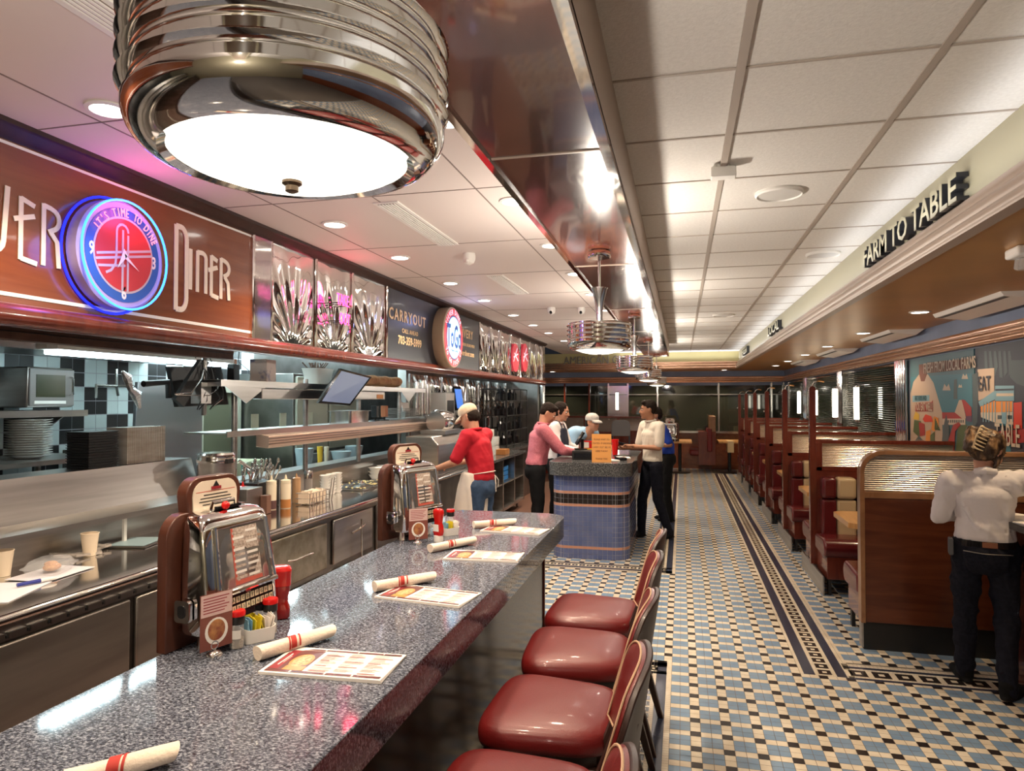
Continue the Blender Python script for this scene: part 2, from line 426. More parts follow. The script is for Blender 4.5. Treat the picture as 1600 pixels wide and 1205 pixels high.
struct(fv, 'floor', smooth=False)
m = MB(); m.box(-4.75, -1.75, YN, YW, -.05, 0, kfloor); struct(m, 'floor_kitchen', smooth=False)
# ---- ceiling
m = MB(); m.box(-2.80, -.66, YN, YF, ZC, ZC+.1, ceil_l); m.box(-.66, 1.30, YN, YF, ZC, ZC+.1, ceil_m)
for X in (-2.28, -1.06): m.box(X-.004, X+.004, YN, YF, ZC-.002, ZC, tline)
for k in range(-5, 13): m.box(-2.69, -.68, 2.29+1.2*k-.0035, 2.29+1.2*k+.0035, ZC-.002, ZC, tline)
m.box(-1.664, -1.656, 3.1, 3.9, ZC-.0015, ZC, tline)
for X in (.20, .82): m.box(X-.013, X+.013, YN, YF, ZC-.006, ZC, tbar)
for k in range(-9, 24): m.box(-.24, 1.27, 2.43+.605*k-.006, 2.43+.605*k+.006, ZC-.004, ZC, tbar)
struct(m, 'ceiling', smooth=False)
# ---- dark lacquered drop soffit over the counter
m = MB(); m.box(-.684, -.243, YN, 13.7, 2.59, ZC, soffit_m)
m.box(-.243, -.232, YN, 13.7, 2.60, ZC, taupe)
for x0, x1 in ((-.690, -.664), (-.268, -.232)): m.box(x0, x1, YN, 13.72, 2.578, 2.61, chrome)
m.box(-.69, -.232, 13.70, 13.72, 2.578, ZC, chrome)
for y in (.4, 2.37, 4.42, 6.6, 8.8, 11.0): m.box(-.66, -.27, y-.006, y+.006, 2.586, 2.60, taupe)
struct(m, 'trim_soffit', smooth=False)
# ---- sign header over the kitchen
m = MB(); m.box(-2.76, -2.69, YN, 13.48, 2.10, ZC, mahog)
m.box(-2.69, -2.685, YN, 3.885, 2.12, 2.80, mahog_sign)
m.box(-2.685, -2.682, YN, 3.875, 2.772, 2.784, white); m.box(-2.685, -2.682, YN, 3.875, 2.150, 2.166, white)
struct(m, 'wall_header', smooth=False)
m = MB(); m.prism([(-2.75, 2.12), (-2.75, 2.03)]+arc(-2.675, 2.072, .052, -70, 90, 6)+[(-2.68, 2.12)], YN, 13.5, mahog_trim, 'y')
m.prism([(-2.80, 2.85), (-2.80, 2.79), (-2.665, 2.79), (-2.655, 2.80), (-2.635, 2.805), (-2.62, 2.825), (-2.60, 2.83), (-2.60, 2.85)], YN, 13.5, dkwood, 'y')
struct(m, 'trim_header', angle=50)
m = MB(); m.box(-2.70, -2.655, 13.46, 13.52, 0, 2.8, chrome); m.box(-2.70, -2.655, 13.3, 13.46, .9, 2.8, chrome_soft); struct(m, 'trim_column', smooth=False)
# ---- right side fascia, gold lowered ceiling, blue band and cornices
m = MB(); m.box(1.27, 1.40, YN, YF+.12, 2.475, ZC, cream); struct(m, 'wall_fascia_right', smooth=False)
m = MB(); m.box(-4.7, 1.40, YF, YF+.12, 2.475, ZC, olive); struct(m, 'wall_fascia_back', smooth=False)
def steps(h0, h1, d, n):
    """cornice profile: n rounded steps out of the wall, (out, z)"""
    p = [(0, h0)]
    for k in range(n):
        za = h0+(h1-h0)*k/n; zb = h0+(h1-h0)*(k+1)/n; o_ = d*(1-.28*k)
        p += [(o_*.85, za+.001)]+[(o_*.85+o_*.15*math.sin(PI*q/6), za+(zb-za)*(.04+.86*q/6)) for q in range(7)]+[(o_*.75, zb-.004)]
    return p+[(0, h1)]
cs = steps(2.455, 2.625, .075, 3)
m = MB(); m.prism([(1.27-a, b) for a, b in cs], YN, YF, taupe, 'y'); m.prism([(YF-a, b) for a, b in cs], -4.7, 1.27, copper, 'x'); struct(m, 'trim_fascia', angle=50)
m = MB(); m.box(1.27, XR+.1, YN, YW, 2.46, 2.52, gold); m.box(-4.7, 1.3, YF, YW, 2.46, 2.52, gold); struct(m, 'ceiling_booths', smooth=False)
cs = steps(2.175, 2.325, .085, 3)
m = MB(); m.prism([(XR-a, b) for a, b in cs], YN, YW, copper, 'y'); m.prism([(YW-a, b) for a, b in cs], -4.7, XR, copper, 'x'); struct(m, 'trim_cornice', angle=50)
# ---- walls
m = MB(); m.box(XR, XR+.12, YN, YW+.1, 2.17, 2.52, bluewall); m.box(XR, XR+.12, YN, YW+.1, 0, .98, mahog)
m.box(XR, XR+.12, YN, 8.40, .98, 2.17, bluewall); struct(m, 'wall_right', smooth=False)
m = MB(); m.box(-4.75, XR+.1, YW, YW+.12, 2.10, 2.52, bluewall); m.box(-4.75, XR+.1, YW, YW+.12, 0, .93, mahog); struct(m, 'wall_back', smooth=False)
m = MB(); m.box(-4.75, XR+.1, YN-.1, YN, 0, ZC, cream); struct(m, 'wall_front', smooth=False)
m = MB(); m.box(-4.75, -4.6, YN, YW, 0, 2.9, steel_dk)
# black and white tile field behind the cook line (2x2 tile blocks)
B = .222; y0 = 3.15; z0 = .94
for i in range(16):
    for j in range(6):
        c = (i+j) % 2
        for a in (0, 1):
            for b in (0, 1):
                g = .003; yy = y0+i*B+a*B/2; zz = z0+j*B+b*B/2
                m.box(-4.6, -4.594, yy+g, yy+B/2-g, zz+g, zz+B/2-g, black if c else kwhite)
m.box(-4.6, -4.597, y0, y0+16*B, z0, z0+6*B, wgrout)
struct(m, 'wall_kitchen', smooth=False)
m = MB(); m.box(-4.7, -2.76, YN, 13.4, 2.62, 2.7, white); struct(m, 'ceiling_kitchen', smooth=False)
m = MB(); m.box(-4.7, -2.76, 13.3, 13.46, 0, 2.7, steel_dk); struct(m, 'wall_kitchen_end', smooth=False)
# quilted chrome wall behind the drinks counter
m = MB()
yy = 7.95; hh = .012
def relief(mb, X, y0, y1, z0, z1, ny, nz, fn, mt, sx=1):
    b = [(X+sx*fn((y-y0)/(y1-y0), (z-z0)/(z1-z0)), y, z) for z in [z0+(z1-z0)*k/nz for k in range(nz+1)] for y in [y0+(y1-y0)*k/ny for k in range(ny+1)]]
    f = [(j*(ny+1)+i, j*(ny+1)+i+1, (j+1)*(ny+1)+i+1, (j+1)*(ny+1)+i) for j in range(nz) for i in range(ny)]
    mb.add(b, f, mt)
def fan(n, A):
    def g(s, t):
        a = math.atan2(t+.04, s-.5); r = math.hypot(s-.5, t)
        e = min(1, 6*min(s, 1-s, t+.05, 1-t)); return A*e*(.5+.5*math.cos(a*n))*min(1, r*2.2)*(1.1-.5*r)+A*1.4*e*(1-(2*s-1)**2)*.6
    return g
for k in range(9):
    a = yy+k*.6; relief(m, -3.28, a+.01, min(a+.59, 13.3), 1.42, 2.05, 24, 20, fan(22, .022), chrome_soft); m.box(-3.30, -3.255, a-.012, a+.012, .9, 2.05, chrome)
m.box(-3.40, -3.29, 7.9, 13.4, 0, 2.1, steel_dk)
struct(m, 'wall_service', angle=25)
m = MB(); m.box(-3.28, -3.262, 8.6, 13.3, .93, 1.42, darkglass); struct(m, 'trim_backsplash', smooth=False)
# half wall and stainless ledge of the pass
m = MB(); m.prism([(-3.42, 0), (-3.42, 1.335), (-3.20, 1.335), (-3.13, 1.12), (-3.02, 1.09), (-3.02, 1.06), (-3.15, 1.06), (-3.19, 0)], YN+.2, 3.98, steel, 'y')
m.prism([(-3.42, 0), (-3.42, 1.12), (-3.22, 1.12), (-3.19, 1.08), (-3.20, 0)], 3.98, 7.95, steel, 'y')
struct(m, 'wall_half', smooth=False)
# windows: dark night glass with mullions
m = MB(); m.box(-4.6, XR, YW+.03, YW+.06, .93, 2.10, darkglass); struct(m, 'window_1', smooth=False)
m = MB()
for x in (-3.0, -2.35, -1.85, -1.35, -.6, .9, XR-.3, XR-.02): m.box(x-.02, x+.02, YW-.03, YW+.03, .95, 2.16, chrome_soft if x > -2 else mahog_trim)
m.box(-4.6, XR, YW-.02, YW+.03, 1.86, 1.885, steel_dk); m.box(-4.6, XR, YW-.10, YW+.02, .90, .955, chrome_soft)
m.box(-1.83, -1.37, YW-.01, YW+.05, .95, 2.1, chrome_soft)
struct(m, 'trim_1', smooth=False)
for k, (a, b) in enumerate(((8.72, 11.5), (11.78, 14.6), (14.9, 17.9))):
    m = MB(); m.box(XR+.04, XR+.06, a, b, .98, 2.17, darkglass); struct(m, 'window_%d' % (k+2), smooth=False)
m = MB(); m.box(XR-.06, XR+.08, 8.40, 8.72, .98, 2.17, chrome_soft)
for y in (8.40, 8.48, 8.56, 8.64, 8.72): m.lathe([(.014, .98), (.014, 2.17)], chrome, (XR-.06, y, 0), 8)
for a in (11.5, 14.6):
    m.box(XR-.06, XR+.08, a, a+.28, .98, 2.17, chrome_soft)
    for q in range(4): m.lathe([(.014, .98), (.014, 2.17)], chrome, (XR-.06, a+q*.09, 0), 8)
m.box(XR-.08, XR+.05, 8.4, 18, .95, .99, chrome_soft)
struct(m, 'trim_2')
blind_m = mat('green grey slat', (.13, .16, .12), .38, .6)
for k, (a, b) in enumerate(((8.76, 11.46), (11.82, 14.56), (14.94, 17.8))):
    m = MB(); z = 1.02
    while z < 2.14: m.add([(XR+.035, a, z), (XR+.035, b, z), (XR-.0, b, z+.016), (XR, a, z+.016)], [(0, 1, 2, 3), (3, 2, 1, 0)], blind_m); z += .028
    tag(m.build('window_blind', smooth=False), ['dark horizontal slat blind in the window next to the mural', 'dark horizontal slat blind in the middle right window', 'dark horizontal slat blind in the far right window'][k], 'blind', 'slat blinds in the right windows')

# ================================================================ SIGNS ON THE HEADER
LY, LZ = Vector((0, 1, 0)), Vector((0, 0, 1))   # header faces +x : reading direction is +y
def hstrokes(mb, lines, w, mt, x=-2.684, d=.004): mb.strokes((x, 0, 0), LY, LZ, lines, w, d, mt)
letter_m = mat('cream sign paint', (.78, .68, .58), .4)
def glyph(ch, a, b, z0, z1):
    W = b-a; H_ = z1-z0; P = lambda s, t: (a+W*s, z0+H_*t)
    ar = lambda cx, cz, rx, rz, t0, t1, n=8: [P(cx+rx*math.cos(R(t0+(t1-t0)*i/n)), cz+rz*math.sin(R(t0+(t1-t0)*i/n))) for i in range(n+1)]
    return {'D': [[P(.05, 1), P(.05, 0)], [P(.05, .985)]+ar(.45, .83, .5, .155, 90, 0)+ar(.45, .17, .5, .155, 0, -90)+[P(.05, .015)]],
            'I': [[P(.5, 1), P(.5, 0)]],
            'N': [[P(.1, 0), P(.1, 1)], [P(.1, .97)]+ar(.5, .85, .4, .13, 90, 0)+[P(.9, 0)]],
            'E': [[P(.15, 1), P(.15, 0)], [P(.15, .975), P(.85, .9)], [P(-.2, .62), P(.85, .74)], [P(.15, .025), P(1, -.02)]],
            'R': [[P(.1, 1), P(.1, 0)], [P(.1, .97), P(.45, .95)]+ar(.45, .77, .45, .17, 80, -60)+[P(.35, .56)], [P(.45, .56), P(.8, .42), P(.9, 0)]],
            'V': [[P(.08, 1), P(.08, .2)]+ar(.45, .2, .37, .18, 180, 360)+[P(.92, 1)]],
            'L': [[P(.1, 1), P(.1, .03), P(.9, .0)]],
            'S': [ar(.5, .83, .4, .15, 20, 180)+[P(.1, .68), P(.9, .34)]+ar(.5, .17, .4, .15, 0, -180)]}[ch]
m = MB()
for ch, a, b, z0, z1, wd in (('D', 3.195, 3.285, 2.215, 2.685, .030), ('I', 3.295, 3.33, 2.345, 2.575, .028), ('N', 3.362, 3.45, 2.340, 2.575, .026), ('E', 3.478, 3.555, 2.335, 2.573, .026), ('R', 3.568, 3.66, 2.33, 2.575, .026)):
    hstrokes(m, glyph(ch, a, b, z0, z1), wd, letter_m)
tag(m.build('sign_lettering', smooth=False), 'cream deco letters spelling DINER on the brown wooden header', 'lettering')
m = MB()
for ch, a, b, z0, z1, wd in (('S', 1.62, 1.76, 2.215, 2.685, .024), ('I', 1.80, 1.86, 2.31, 2.575, .02), ('L', 1.90, 2.02, 2.31, 2.575, .02), ('V', 2.09, 2.24, 2.315, 2.60, .022), ('E', 2.275, 2.365, 2.31, 2.575, .021), ('R', 2.385, 2.48, 2.305, 2.575, .021)):
    hstrokes(m, glyph(ch, a, b, z0, z1), wd, letter_m)
tag(m.build('sign_lettering', smooth=False), 'cream deco letters ending in ER left of the neon clock', 'lettering')
# neon clock
cc = U(199, 399, X=-2.585); CR = .262
t = thing('neon_clock', 'round blue and red neon wall clock on the wooden sign header', 'clock', (-2.69, cc.y, cc.z))
lilac = mat('lilac enamel', (.42, .33, .55), .3); dblue = mat('clock blue', (.02, .10, .38), .3); cred = mat('clock red', (.50, .03, .04), .3); cgrey = mat('clock grey', (.50, .42, .46), .35)
m = MB(); m.lathe([(CR*.94, .005), (CR, .02), (CR, .075), (CR*.95, .085)], lilac, n=48, axis='x'); m.build('clock_case', t)
m = MB(); m.lathe([(CR*.86, .085), (CR*.86, .0875)], dblue, n=48, axis='x'); m.lathe([(CR*.70, .0875), (CR*.70, .0885)], cgrey, n=48, axis='x'); m.lathe([(CR*.66, .0885), (CR*.66, .0895)], cred, n=48, axis='x')
r_ = CR*.66; o_ = (.0895, 0, 0)
m.strokes(o_, LY, LZ, [[(-r_*.95, -.02), (r_, .055)], [(-r_*.98, -.045), (r_, .03)], [(-r_*.9, -.075), (0, -.05), (.0, -.05)], [(-.012, -r_), (-.012, .12)], [(.020, -r_), (.020, .10)], [(-.05, .0), (-.05, .11)]+[(-.015+.035*math.cos(R(a)), .11+.035*math.sin(R(a))) for a in range(180, -1, -30)]], .012, .001, cgrey)
m.strokes(o_, LY, LZ, [[(-.05, 0), (-.055, -.05), (-.08, -.085), (-.11, -.1)]], .012, .001, cgrey)
for s_, a, b in (('3', .19, -.005), ('6', -.0, -.185), ('9', -.19, -.005)): m.text(s_, (.0875, a, b), LY, LZ, .085, .002, white, .7, bold=.002)
m.build('clock_face', t, smooth=False)
m = MB(); m.add([(.094, 0, .02), (.094, -.05, -.06), (.097, -.02, -.02), (.097, 0, 0), (.094, .012, 0)], [(0, 1, 2, 3), (0, 3, 4)], chrome); m.add([(.098, -.01, .01), (.098, .085, -.065), (.098, .0, -.02)], [(0, 2, 1)], white); m.add([(.098, -.012, .03), (.098, .012, .0), (.098, -.05, -.07)], [(0, 2, 1)], white); m.build('clock_hands', t, smooth=False)
m = MB(); m.tube([(.105, CR*.99*math.cos(2*PI*k/48), CR*.99*math.sin(2*PI*k/48)) for k in range(48)], .0055, E_blue, closed=True); lab(m.build('neon_tube', t), 'bright blue neon ring around the face')
m = MB(); m.tube([(.012, CR*1.06*math.cos(2*PI*k/48), CR*1.06*math.sin(2*PI*k/48)) for k in range(48)], .006, E_bluedk, closed=True); lab(m.build('neon_tube', t), 'deep blue neon ring behind the case')
m = MB(); word = "IT'S TIME TO DINE"
for k, ch in enumerate(word):
    if ch == ' ': continue
    a = R(150-k*7.5); m.text(ch, (.10, CR*.76*math.cos(a), CR*.76*math.sin(a)), Vector((0, math.sin(a), -math.cos(a))), Vector((0, math.cos(a), math.sin(a))), .058, .004, E_pink, .62, bold=-.0005)
lab(m.build('neon_lettering', t, smooth=False), "pink neon words IT'S TIME TO DINE")
lamp('POINT', (-2.50, cc.y+.02, cc.z+.2), 1.5, (1, .08, .38), size=.06)
lamp('POINT', (-2.48, cc.y-.15, cc.z), 1.0, (.12, .22, 1), size=.08)
# chrome fan panels
def fanthing(y0, y1, label, n=18, A=.011):
    m = MB(); relief(m, -2.686, y0, y1, 2.115, 2.79, 56, 44, fan(n, A), chrome); o = tag(m.build('chrome_panel', angle=60), label, 'panel', 'embossed chrome fan panels'); return o
for k, (a, b) in enumerate(((4.10, 4.655), (4.70, 5.25), (5.29, 5.93))): fanthing(a, b, ['embossed chrome fan panel nearest the DINER lettering', 'embossed chrome fan panel behind the pink take out neon', 'embossed chrome fan panel beside the carryout board'][k])
far = [9.03, 9.56, 10.13, 10.78, 11.46, 12.22, 12.85, 13.45]
for k in range(7): fanthing(far[k]+.02, far[k+1]-.02, '%s narrow chrome fan panel counted from the black delivery board' % ORD[k], 14)
m = MB(); m.box(-2.69, -2.672, 3.91, 4.08, 2.115, 2.79, reeded('reeded chrome', (.8, .78, .76), 1, 1400, .08, 1, 1, 1.0))
tag(m.build('reeded_panel', smooth=False), 'vertically reeded chrome strip between wooden sign and fan panels', 'panel')
m = MB()
for y in (3.895, 4.09, 4.677, 5.27, 5.96, 9.01)+tuple(far[1:-1]): m.lathe([(.014, 2.115), (.014, 2.79)], chrome, (-2.68, y, 0), 10)
struct(m, 'trim_mullions')
# TAKE OUT neon
p = U(533, 472, X=-2.60)
t = thing('neon_sign', 'pink neon TAKE OUT sign mounted on the chrome fan panel', 'sign', (-2.67, p.y, p.z))
m = MB(); m.text('TAKE', (.11, -.05, 0), LY, LZ, .13, .006, E_mag, .62, bold=.0); m.build('neon_lettering', t, smooth=False); m = MB(); m.text('OUT', (.11, -.02, -.145), LY, LZ, .13, .006, E_mag, .64, bold=.0); m.build('neon_lettering', t, smooth=False)
m = MB()
for a in (-.1, 0, .1): m.tube([(0, a, -.02), (.11, a, -.02)], .004, black); m.tube([(0, a, -.16), (.11, a, -.16)], .004, black)
m.tube([(.05, -.07, -.05), (.05, -.07, -.10)], .004, black); m.build('bracket', t)
lamp('POINT', (-2.50, p.y, p.z+.12), 1.0, (1, .03, .12), size=.06)
# carryout board
nav = mat('dark navy board', (.010, .013, .022), .3, coat=.1); gilt = mat('pale gold letters', (.72, .50, .28), .35)
t = thing('menu_board', 'dark navy CARRYOUT and DELIVERY board with pale lettering', 'sign', (-2.68, 7.48, 2.45))
m = MB(); m.box(-.008, 0.003, -1.49, 1.50, -.335, .34, nav); m.build('board', t, bevel=.003)
def yz(u, v, X=-2.675): q = U(u, v, X=X); return q.y-7.48, q.z-2.45
m = MB(); a, b = yz(638, 498); m.text('CARRYOUT', (.004, a, b), LY, LZ, .155, .004, gilt, 1.0, bold=.003, space=1.25); m.build('board_lettering', t, smooth=False)
m = MB(); a, b = yz(641, 520); m.text('CALL AHEAD', (.004, a, b), LY, LZ, .062, .003, gilt, 1.0, space=1.2); m.build('board_lettering', t, smooth=False)
m = MB(); a, b = yz(641, 535); m.text('703-359-5999', (.004, a, b), LY, LZ, .115, .003, gilt, .95, bold=.002); m.build('board_lettering', t, smooth=False)
m = MB(); a, b = yz(733, 524); m.text('DELIVERY', (.004, a-.22, b), LY, LZ, .15, .004, gilt, 1.0, bold=.003, space=1.2); m.build('board_lettering', t, smooth=False)
m = MB(); a, b = yz(735, 541); m.text('ORDER ONLINE WITH', (.004, a-.1, b), LY, LZ, .055, .003, gilt, 1.0); m.build('board_lettering', t, smooth=False)
m = MB(); a, b = yz(735, 554); m.text('silverdiner.com', (.004, a-.15, b), LY, LZ, .10, .003, gilt, 1.0, bold=.001); m.build('board_lettering', t, smooth=False)

# round To Go sign
p = U(709, 528, X=-2.54); rr = (U(709, 482, X=-2.54).z-U(709, 577, X=-2.54).z)/2
t = thing('round_sign', 'round illuminated To Go drum sign projecting from the header', 'sign', (-2.68, p.y, p.z))
m = MB(); m.lathe([(rr*.98, 0), (rr, .02), (rr, .13), (rr*.97, .14)], mat('tan drum side', (.42, .32, .22), .4), n=48, axis='x'); m.build('drum', t)
fr = mat('sign red ring', (.55, .04, .06), .3, emit=(.8, .06, .10), es=.35); fb = mat('sign pale blue', (.45, .75, .95), .3, emit=(.45, .78, 1), es=1.0); fd = mat('sign dark blue', (.01, .05, .22), .3, emit=(.0, .06, .35), es=.3); fw = mat('sign white', (.8, .8, .85), .3, emit=(.85, .8, 1), es=.6)
m = MB()
for rad, x, mt in ((.95, .142, fr), (.72, .144, fd), (.68, .146, fb)): m.lathe([(rr*rad, x-.004), (rr*rad, x)], mt, n=48, axis='x')
for k in range(13):
    a = R(150-k*10); m.text('SILVER DINER '[k], (.142, rr*.835*math.cos(a), rr*.835*math.sin(a)), Vector((0, math.sin(a), -math.cos(a))), Vector((0, math.cos(a), math.sin(a))), rr*.24, .002, fw, .8)
for k in range(13):
    a = R(-150+k*10); m.text('TO GO PICK UP'[k], (.142, rr*.835*math.cos(a), rr*.835*math.sin(a)), Vector((0, -math.sin(a), math.cos(a))), Vector((0, -math.cos(a), -math.sin(a))), rr*.2, .002, fw, .8)
m.text('ToGo', (.146, 0, 0), LY, LZ, rr*1.05, .003, fd, .55, bold=.006); m.text('Fresh & Local', (.146, 0, -rr*.42), LY, LZ, rr*.13, .002, fd, 1)
lab(m.build('sign_face', t, smooth=False), 'red ringed pale blue lit face reading To Go')
lamp('POINT', (-2.3, p.y-.05, p.z+.2), .8, (.4, .45, 1), size=.05)
# two red oval signs
for k, u in enumerate((805, 820)):
    p = U(u, 559, X=-2.65); h = (U(u, 537, X=-2.65).z-U(u, 581, X=-2.65).z)/2; 
    m = MB(); m.plate((-2.655, p.y, p.z), LY, LZ, [(.24*math.cos(q*PI/12), h*math.sin(q*PI/12)) for q in range(24)], .015, fr)
    m.strokes((-2.64, p.y, p.z), LY, LZ, [[(-.15, -h*.3), (.1, h*.7)], [(-.1, h*.3), (.16, -.2*h)], [(-.15, 0), (.15, .3*h)]], .02, .003, fw)
    tag(m.build('oval_sign', smooth=False), ['red oval sign with white lines, nearer of two on the far chrome panels', 'red oval sign with white lines, farther of two on the far chrome panels'][k], 'sign')
# fascia lettering
RY = Vector((0, -1, 0))    # right fascia faces -x
ltm = mat('black letter edge', (.03, .03, .035), .3, .3)
def fascia_text(word, ya, yb, z, size, label):
    c = (ya+yb)/2; t = thing('wall_lettering', label, 'lettering', (1.266, c, z))
    for nm, x, d, mt in (('letter_body', 0, .05, ltm), ('letter_face', -.05, .003, cream)):
        m = MB(); m.text(word, (x, 0, 0), RY, LZ, size, d, mt, 1, bold=.002); xs = [v[1] for v in m.v]; f = abs(ya-yb)/(max(xs)-min(xs)); m.v = [(v[0], v[1]*f, v[2]) for v in m.v]; m.build(nm, t, smooth=False)
fascia_text('FARM TO TABLE', 5.14, 3.50, 2.685, .185, 'black standing letters FARM TO TABLE on the cream fascia')
fascia_text('LOCAL', 10.55, 9.4, 2.70, .18, 'black standing letters LOCAL farther along the cream fascia')
fascia_text('FRESH', 14.9, 13.9, 2.70, .18, 'small dark letters FRESH at the far end of the cream fascia')
m = MB(); p = U(945, 562, Y=YF-.03); m.text('AMERICAN CLASSIC', (p.x, YF-.012, p.z-.02), (1, 0, 0), LZ, .27, .03, mat('pewter', (.25, .24, .22), .3, .8), .82); tag(m.build('wall_lettering', smooth=False), 'pewter letters AMERICAN CLASSIC on the far olive fascia', 'lettering')
# ================================================================ CEILING FIXTURES
def downlight(x, y, z, label, grp, first=[None]):
    if first[0] is None:
        t = thing('recessed_downlight', label, 'ceiling light', (x, y, z), group=grp)
        m = MB(); m.lathe([(.082, 0), (.084, -.006), (.066, -.010), (.062, -.002)], white, n=28, caps=False); m.build('trim_ring', t)
        m = MB(); m.lathe([(.063, -.004), (.060, -.007)], E_can, n=28); m.build('lens', t); first[0] = t; return t
    return dup(first[0], (x, y, z), label=label, group=grp)
for k, y in enumerate(ROW_A):
    if y > 1.5: downlight(-2.15, y, ZC, 'round recessed downlight, %s in the row beside the sign header' % ORD[k-1], 'downlights beside the header')
for k, y in enumerate(ROW_B):
    if y > 2: downlight(-.915, y, ZC, 'round recessed downlight, %s in the row along the dark soffit' % ORD[k-1], 'downlights along the soffit')
for k, y in enumerate(GOLD):
    if y > 6: downlight(1.93, y, 2.46, 'round recessed downlight, %s in the gold booth ceiling' % ORD[k-2], 'downlights in the gold ceiling')
for k, x in enumerate((-3.2, -.9, 1.0)): downlight(x, 17.3, 2.46, 'round recessed downlight, %s from the left over the far booths' % ['first', 'second', 'third'][k], 'downlights over the far booths')
def vent(x, y, z, wx, wy, label, rot=0):
    t = thing('ceiling_vent', label, 'vent', (x, y, z), rot, 'ceiling vents')
    m = MB(); m.box(-wx/2, wx/2, -wy/2, wy/2, -.008, 0, white); m.box(-wx/2+.02, wx/2-.02, -wy/2+.02, wy/2-.02, -.0085, -.007, tline); m.build('frame', t, smooth=False)
    m = MB(); n = max(3, int(wx/.022))
    for k in range(n): xx = -wx/2+.02+(wx-.04)*(k+.5)/n; m.box(xx-.004, xx+.004, -wy/2+.02, wy/2-.02, -.014, -.006, white)
    m.build('louvers', t, smooth=False)
vent(-1.63, 1.60, ZC, .15, 1.1, 'long slotted white air vent beside the big near pendant')
vent(-1.63, 4.15, ZC, .15, 1.1, 'long slotted white air vent above the chrome fan panels')
vent(-1.63, 6.5, ZC, .15, 1.1, 'long slotted white air vent above the carryout board')
for k, (a, b) in enumerate(((5.3, 6.6), (7.9, 9.1), (10.6, 11.9), (13.4, 14.6))):
    m = MB(); m.prism([(2.10, 2.46), (2.12, 2.43), (2.36, 2.40), (2.44, 2.46)], a, b, white, 'y'); m.box(2.13, 2.20, a+.03, b-.03, 2.424, 2.428, black)
    tag(m.build('air_diffuser', smooth=False), '%s cream linear air diffuser beside the blue wall band' % ORD[k], 'vent', 'linear diffusers')
for k, (x, y, r) in enumerate(((.52, 3.95, .125), (1.06, 5.68, .125), (.54, 9.45, .14))):
    m = MB(); m.lathe([(r, 0), (r, -.012), (r*.93, -.02), (r*.9, -.012)], white, (x, y, ZC), 40, caps=False); m.lathe([(r*.92, -.012), (r*.6, -.015), (.005, -.016)], mat('speaker mesh', (.60, .58, .55), .7), (x, y, ZC), 40)
    tag(m.build('ceiling_speaker'), ['round white ceiling speaker nearest the camera', 'round white ceiling speaker beside the cream fascia', 'round white ceiling speaker far down the aisle'][k], 'speaker', 'ceiling speakers')
t = thing('emergency_sensor', 'small white box hanging from the ceiling grid bar', 'sensor', (.20, 3.43, ZC))
m = MB(); m.box(-.058, .058, -.035, .035, -.062, -.012, white); m.build('housing', t, bevel=.006); m = MB(); m.box(-.028, .028, -.02, .02, -.012, 0, white); m.build('bracket', t)
m = MB(); m.box(.185, .215, -1, 3.40, ZC-.014, ZC-.003, tbar); struct(m, 'trim_conduit', smooth=False)
def dome(x, y, label, kind=0):
    t = thing('security_camera', label, 'camera', (x, y, ZC), group='white ceiling cameras')
    m = MB(); m.lathe([(.045, 0), (.05, -.02), (.048, -.05), (.036, -.075), (.006, -.09)], white, n=24); m.build('housing', t)
    m = MB(); m.ell((-.0, -.034, -.062), (.018, .022, .022), blackgl if kind else white); m.build('lens', t)
dome(-1.58, 5.03, 'small white dome camera on the ceiling over the kitchen alley'); dome(-1.53, 8.2, 'white camera with black lens on the ceiling, left of a pair', 1); dome(-1.18, 8.3, 'white camera with black lens on the ceiling, right of a pair', 1)
t = thing('emergency_light', 'white twin head emergency light under the gold ceiling at right', 'emergency light', (1.66, 3.80, 2.46))
m = MB(); m.box(-.11, .11, -.07, .07, -.05, 0, white); m.build('housing', t, bevel=.012)
for s_ in (-1, 1): m = MB(); m.lathe([(.025, -.11), (.035, -.10), (.03, -.06), (.012, -.05)], clear, (s_*.06, 0, 0), 20); m.build('lamp_head', t)
# pendants
def pendant():
    t = thing('pendant_lamp', '', 'pendant lamp', (-.46, PEND[1], 0), group='chrome drum pendants')
    m = MB(); m.lathe([(.060, 2.545), (.066, 2.555), (.066, 2.575), (.058, 2.59)], chrome, n=28); m.build('ceiling_canopy', t)
    m = MB(); m.lathe([(.008, 2.30), (.008, 2.55)], chrome, n=12); m.lathe([(.016, 2.07), (.016, 2.28)], chrome_soft, n=16); m.build('stem', t)
    m = MB(); m.lathe([(.018, 2.17), (.020, 2.23), (.028, 2.30), (.046, 2.365), (.050, 2.372), (.04, 2.372), (.012, 2.36)], chrome_soft, n=28); m.build('trumpet_cup', t)
    m = MB(); r0 = .186; pr_ = [(.139, 2.013)]+[(.141+(r0-.142)*math.sin(PI/2*q/10), 2.052-.044*math.cos(PI/2*q/10)) for q in range(1, 11)]
    for k in range(4):
        z = 2.055+k*.026; pr_ += [(r0-.007, z), (r0-.007, z+.012), (r0-.001, z+.014), (r0+.0045, z+.0185), (r0-.001, z+.023), (r0-.007, z+.025)]
    pr_ += [(r0-.007, 2.165), (.165, 2.166), (.165, 2.06), (.138, 2.022)]
    m.lathe(pr_, chrome, n=64, caps=False)
    for k in range(3): m.box(-.18, .18, -.004, .004, 2.10, 2.112, chrome_soft) if k == 0 else None
    m.build('drum_shade', t, angle=28)
    m = MB(); m.lathe([(.012, 1.987), (.055, 1.989), (.10, 1.998), (.130, 2.009), (.140, 2.015), (.139, 2.019), (.02, 2.019)], E_pend, n=48); m.build('glass_diffuser', t)
    m = MB(); m.lathe([(.004, 1.973), (.008, 1.975), (.008, 1.981), (.012, 1.984), (.012, 1.988)], mat('bronze', (.16, .11, .07), .3, .8), n=16); m.build('finial', t)
    return t
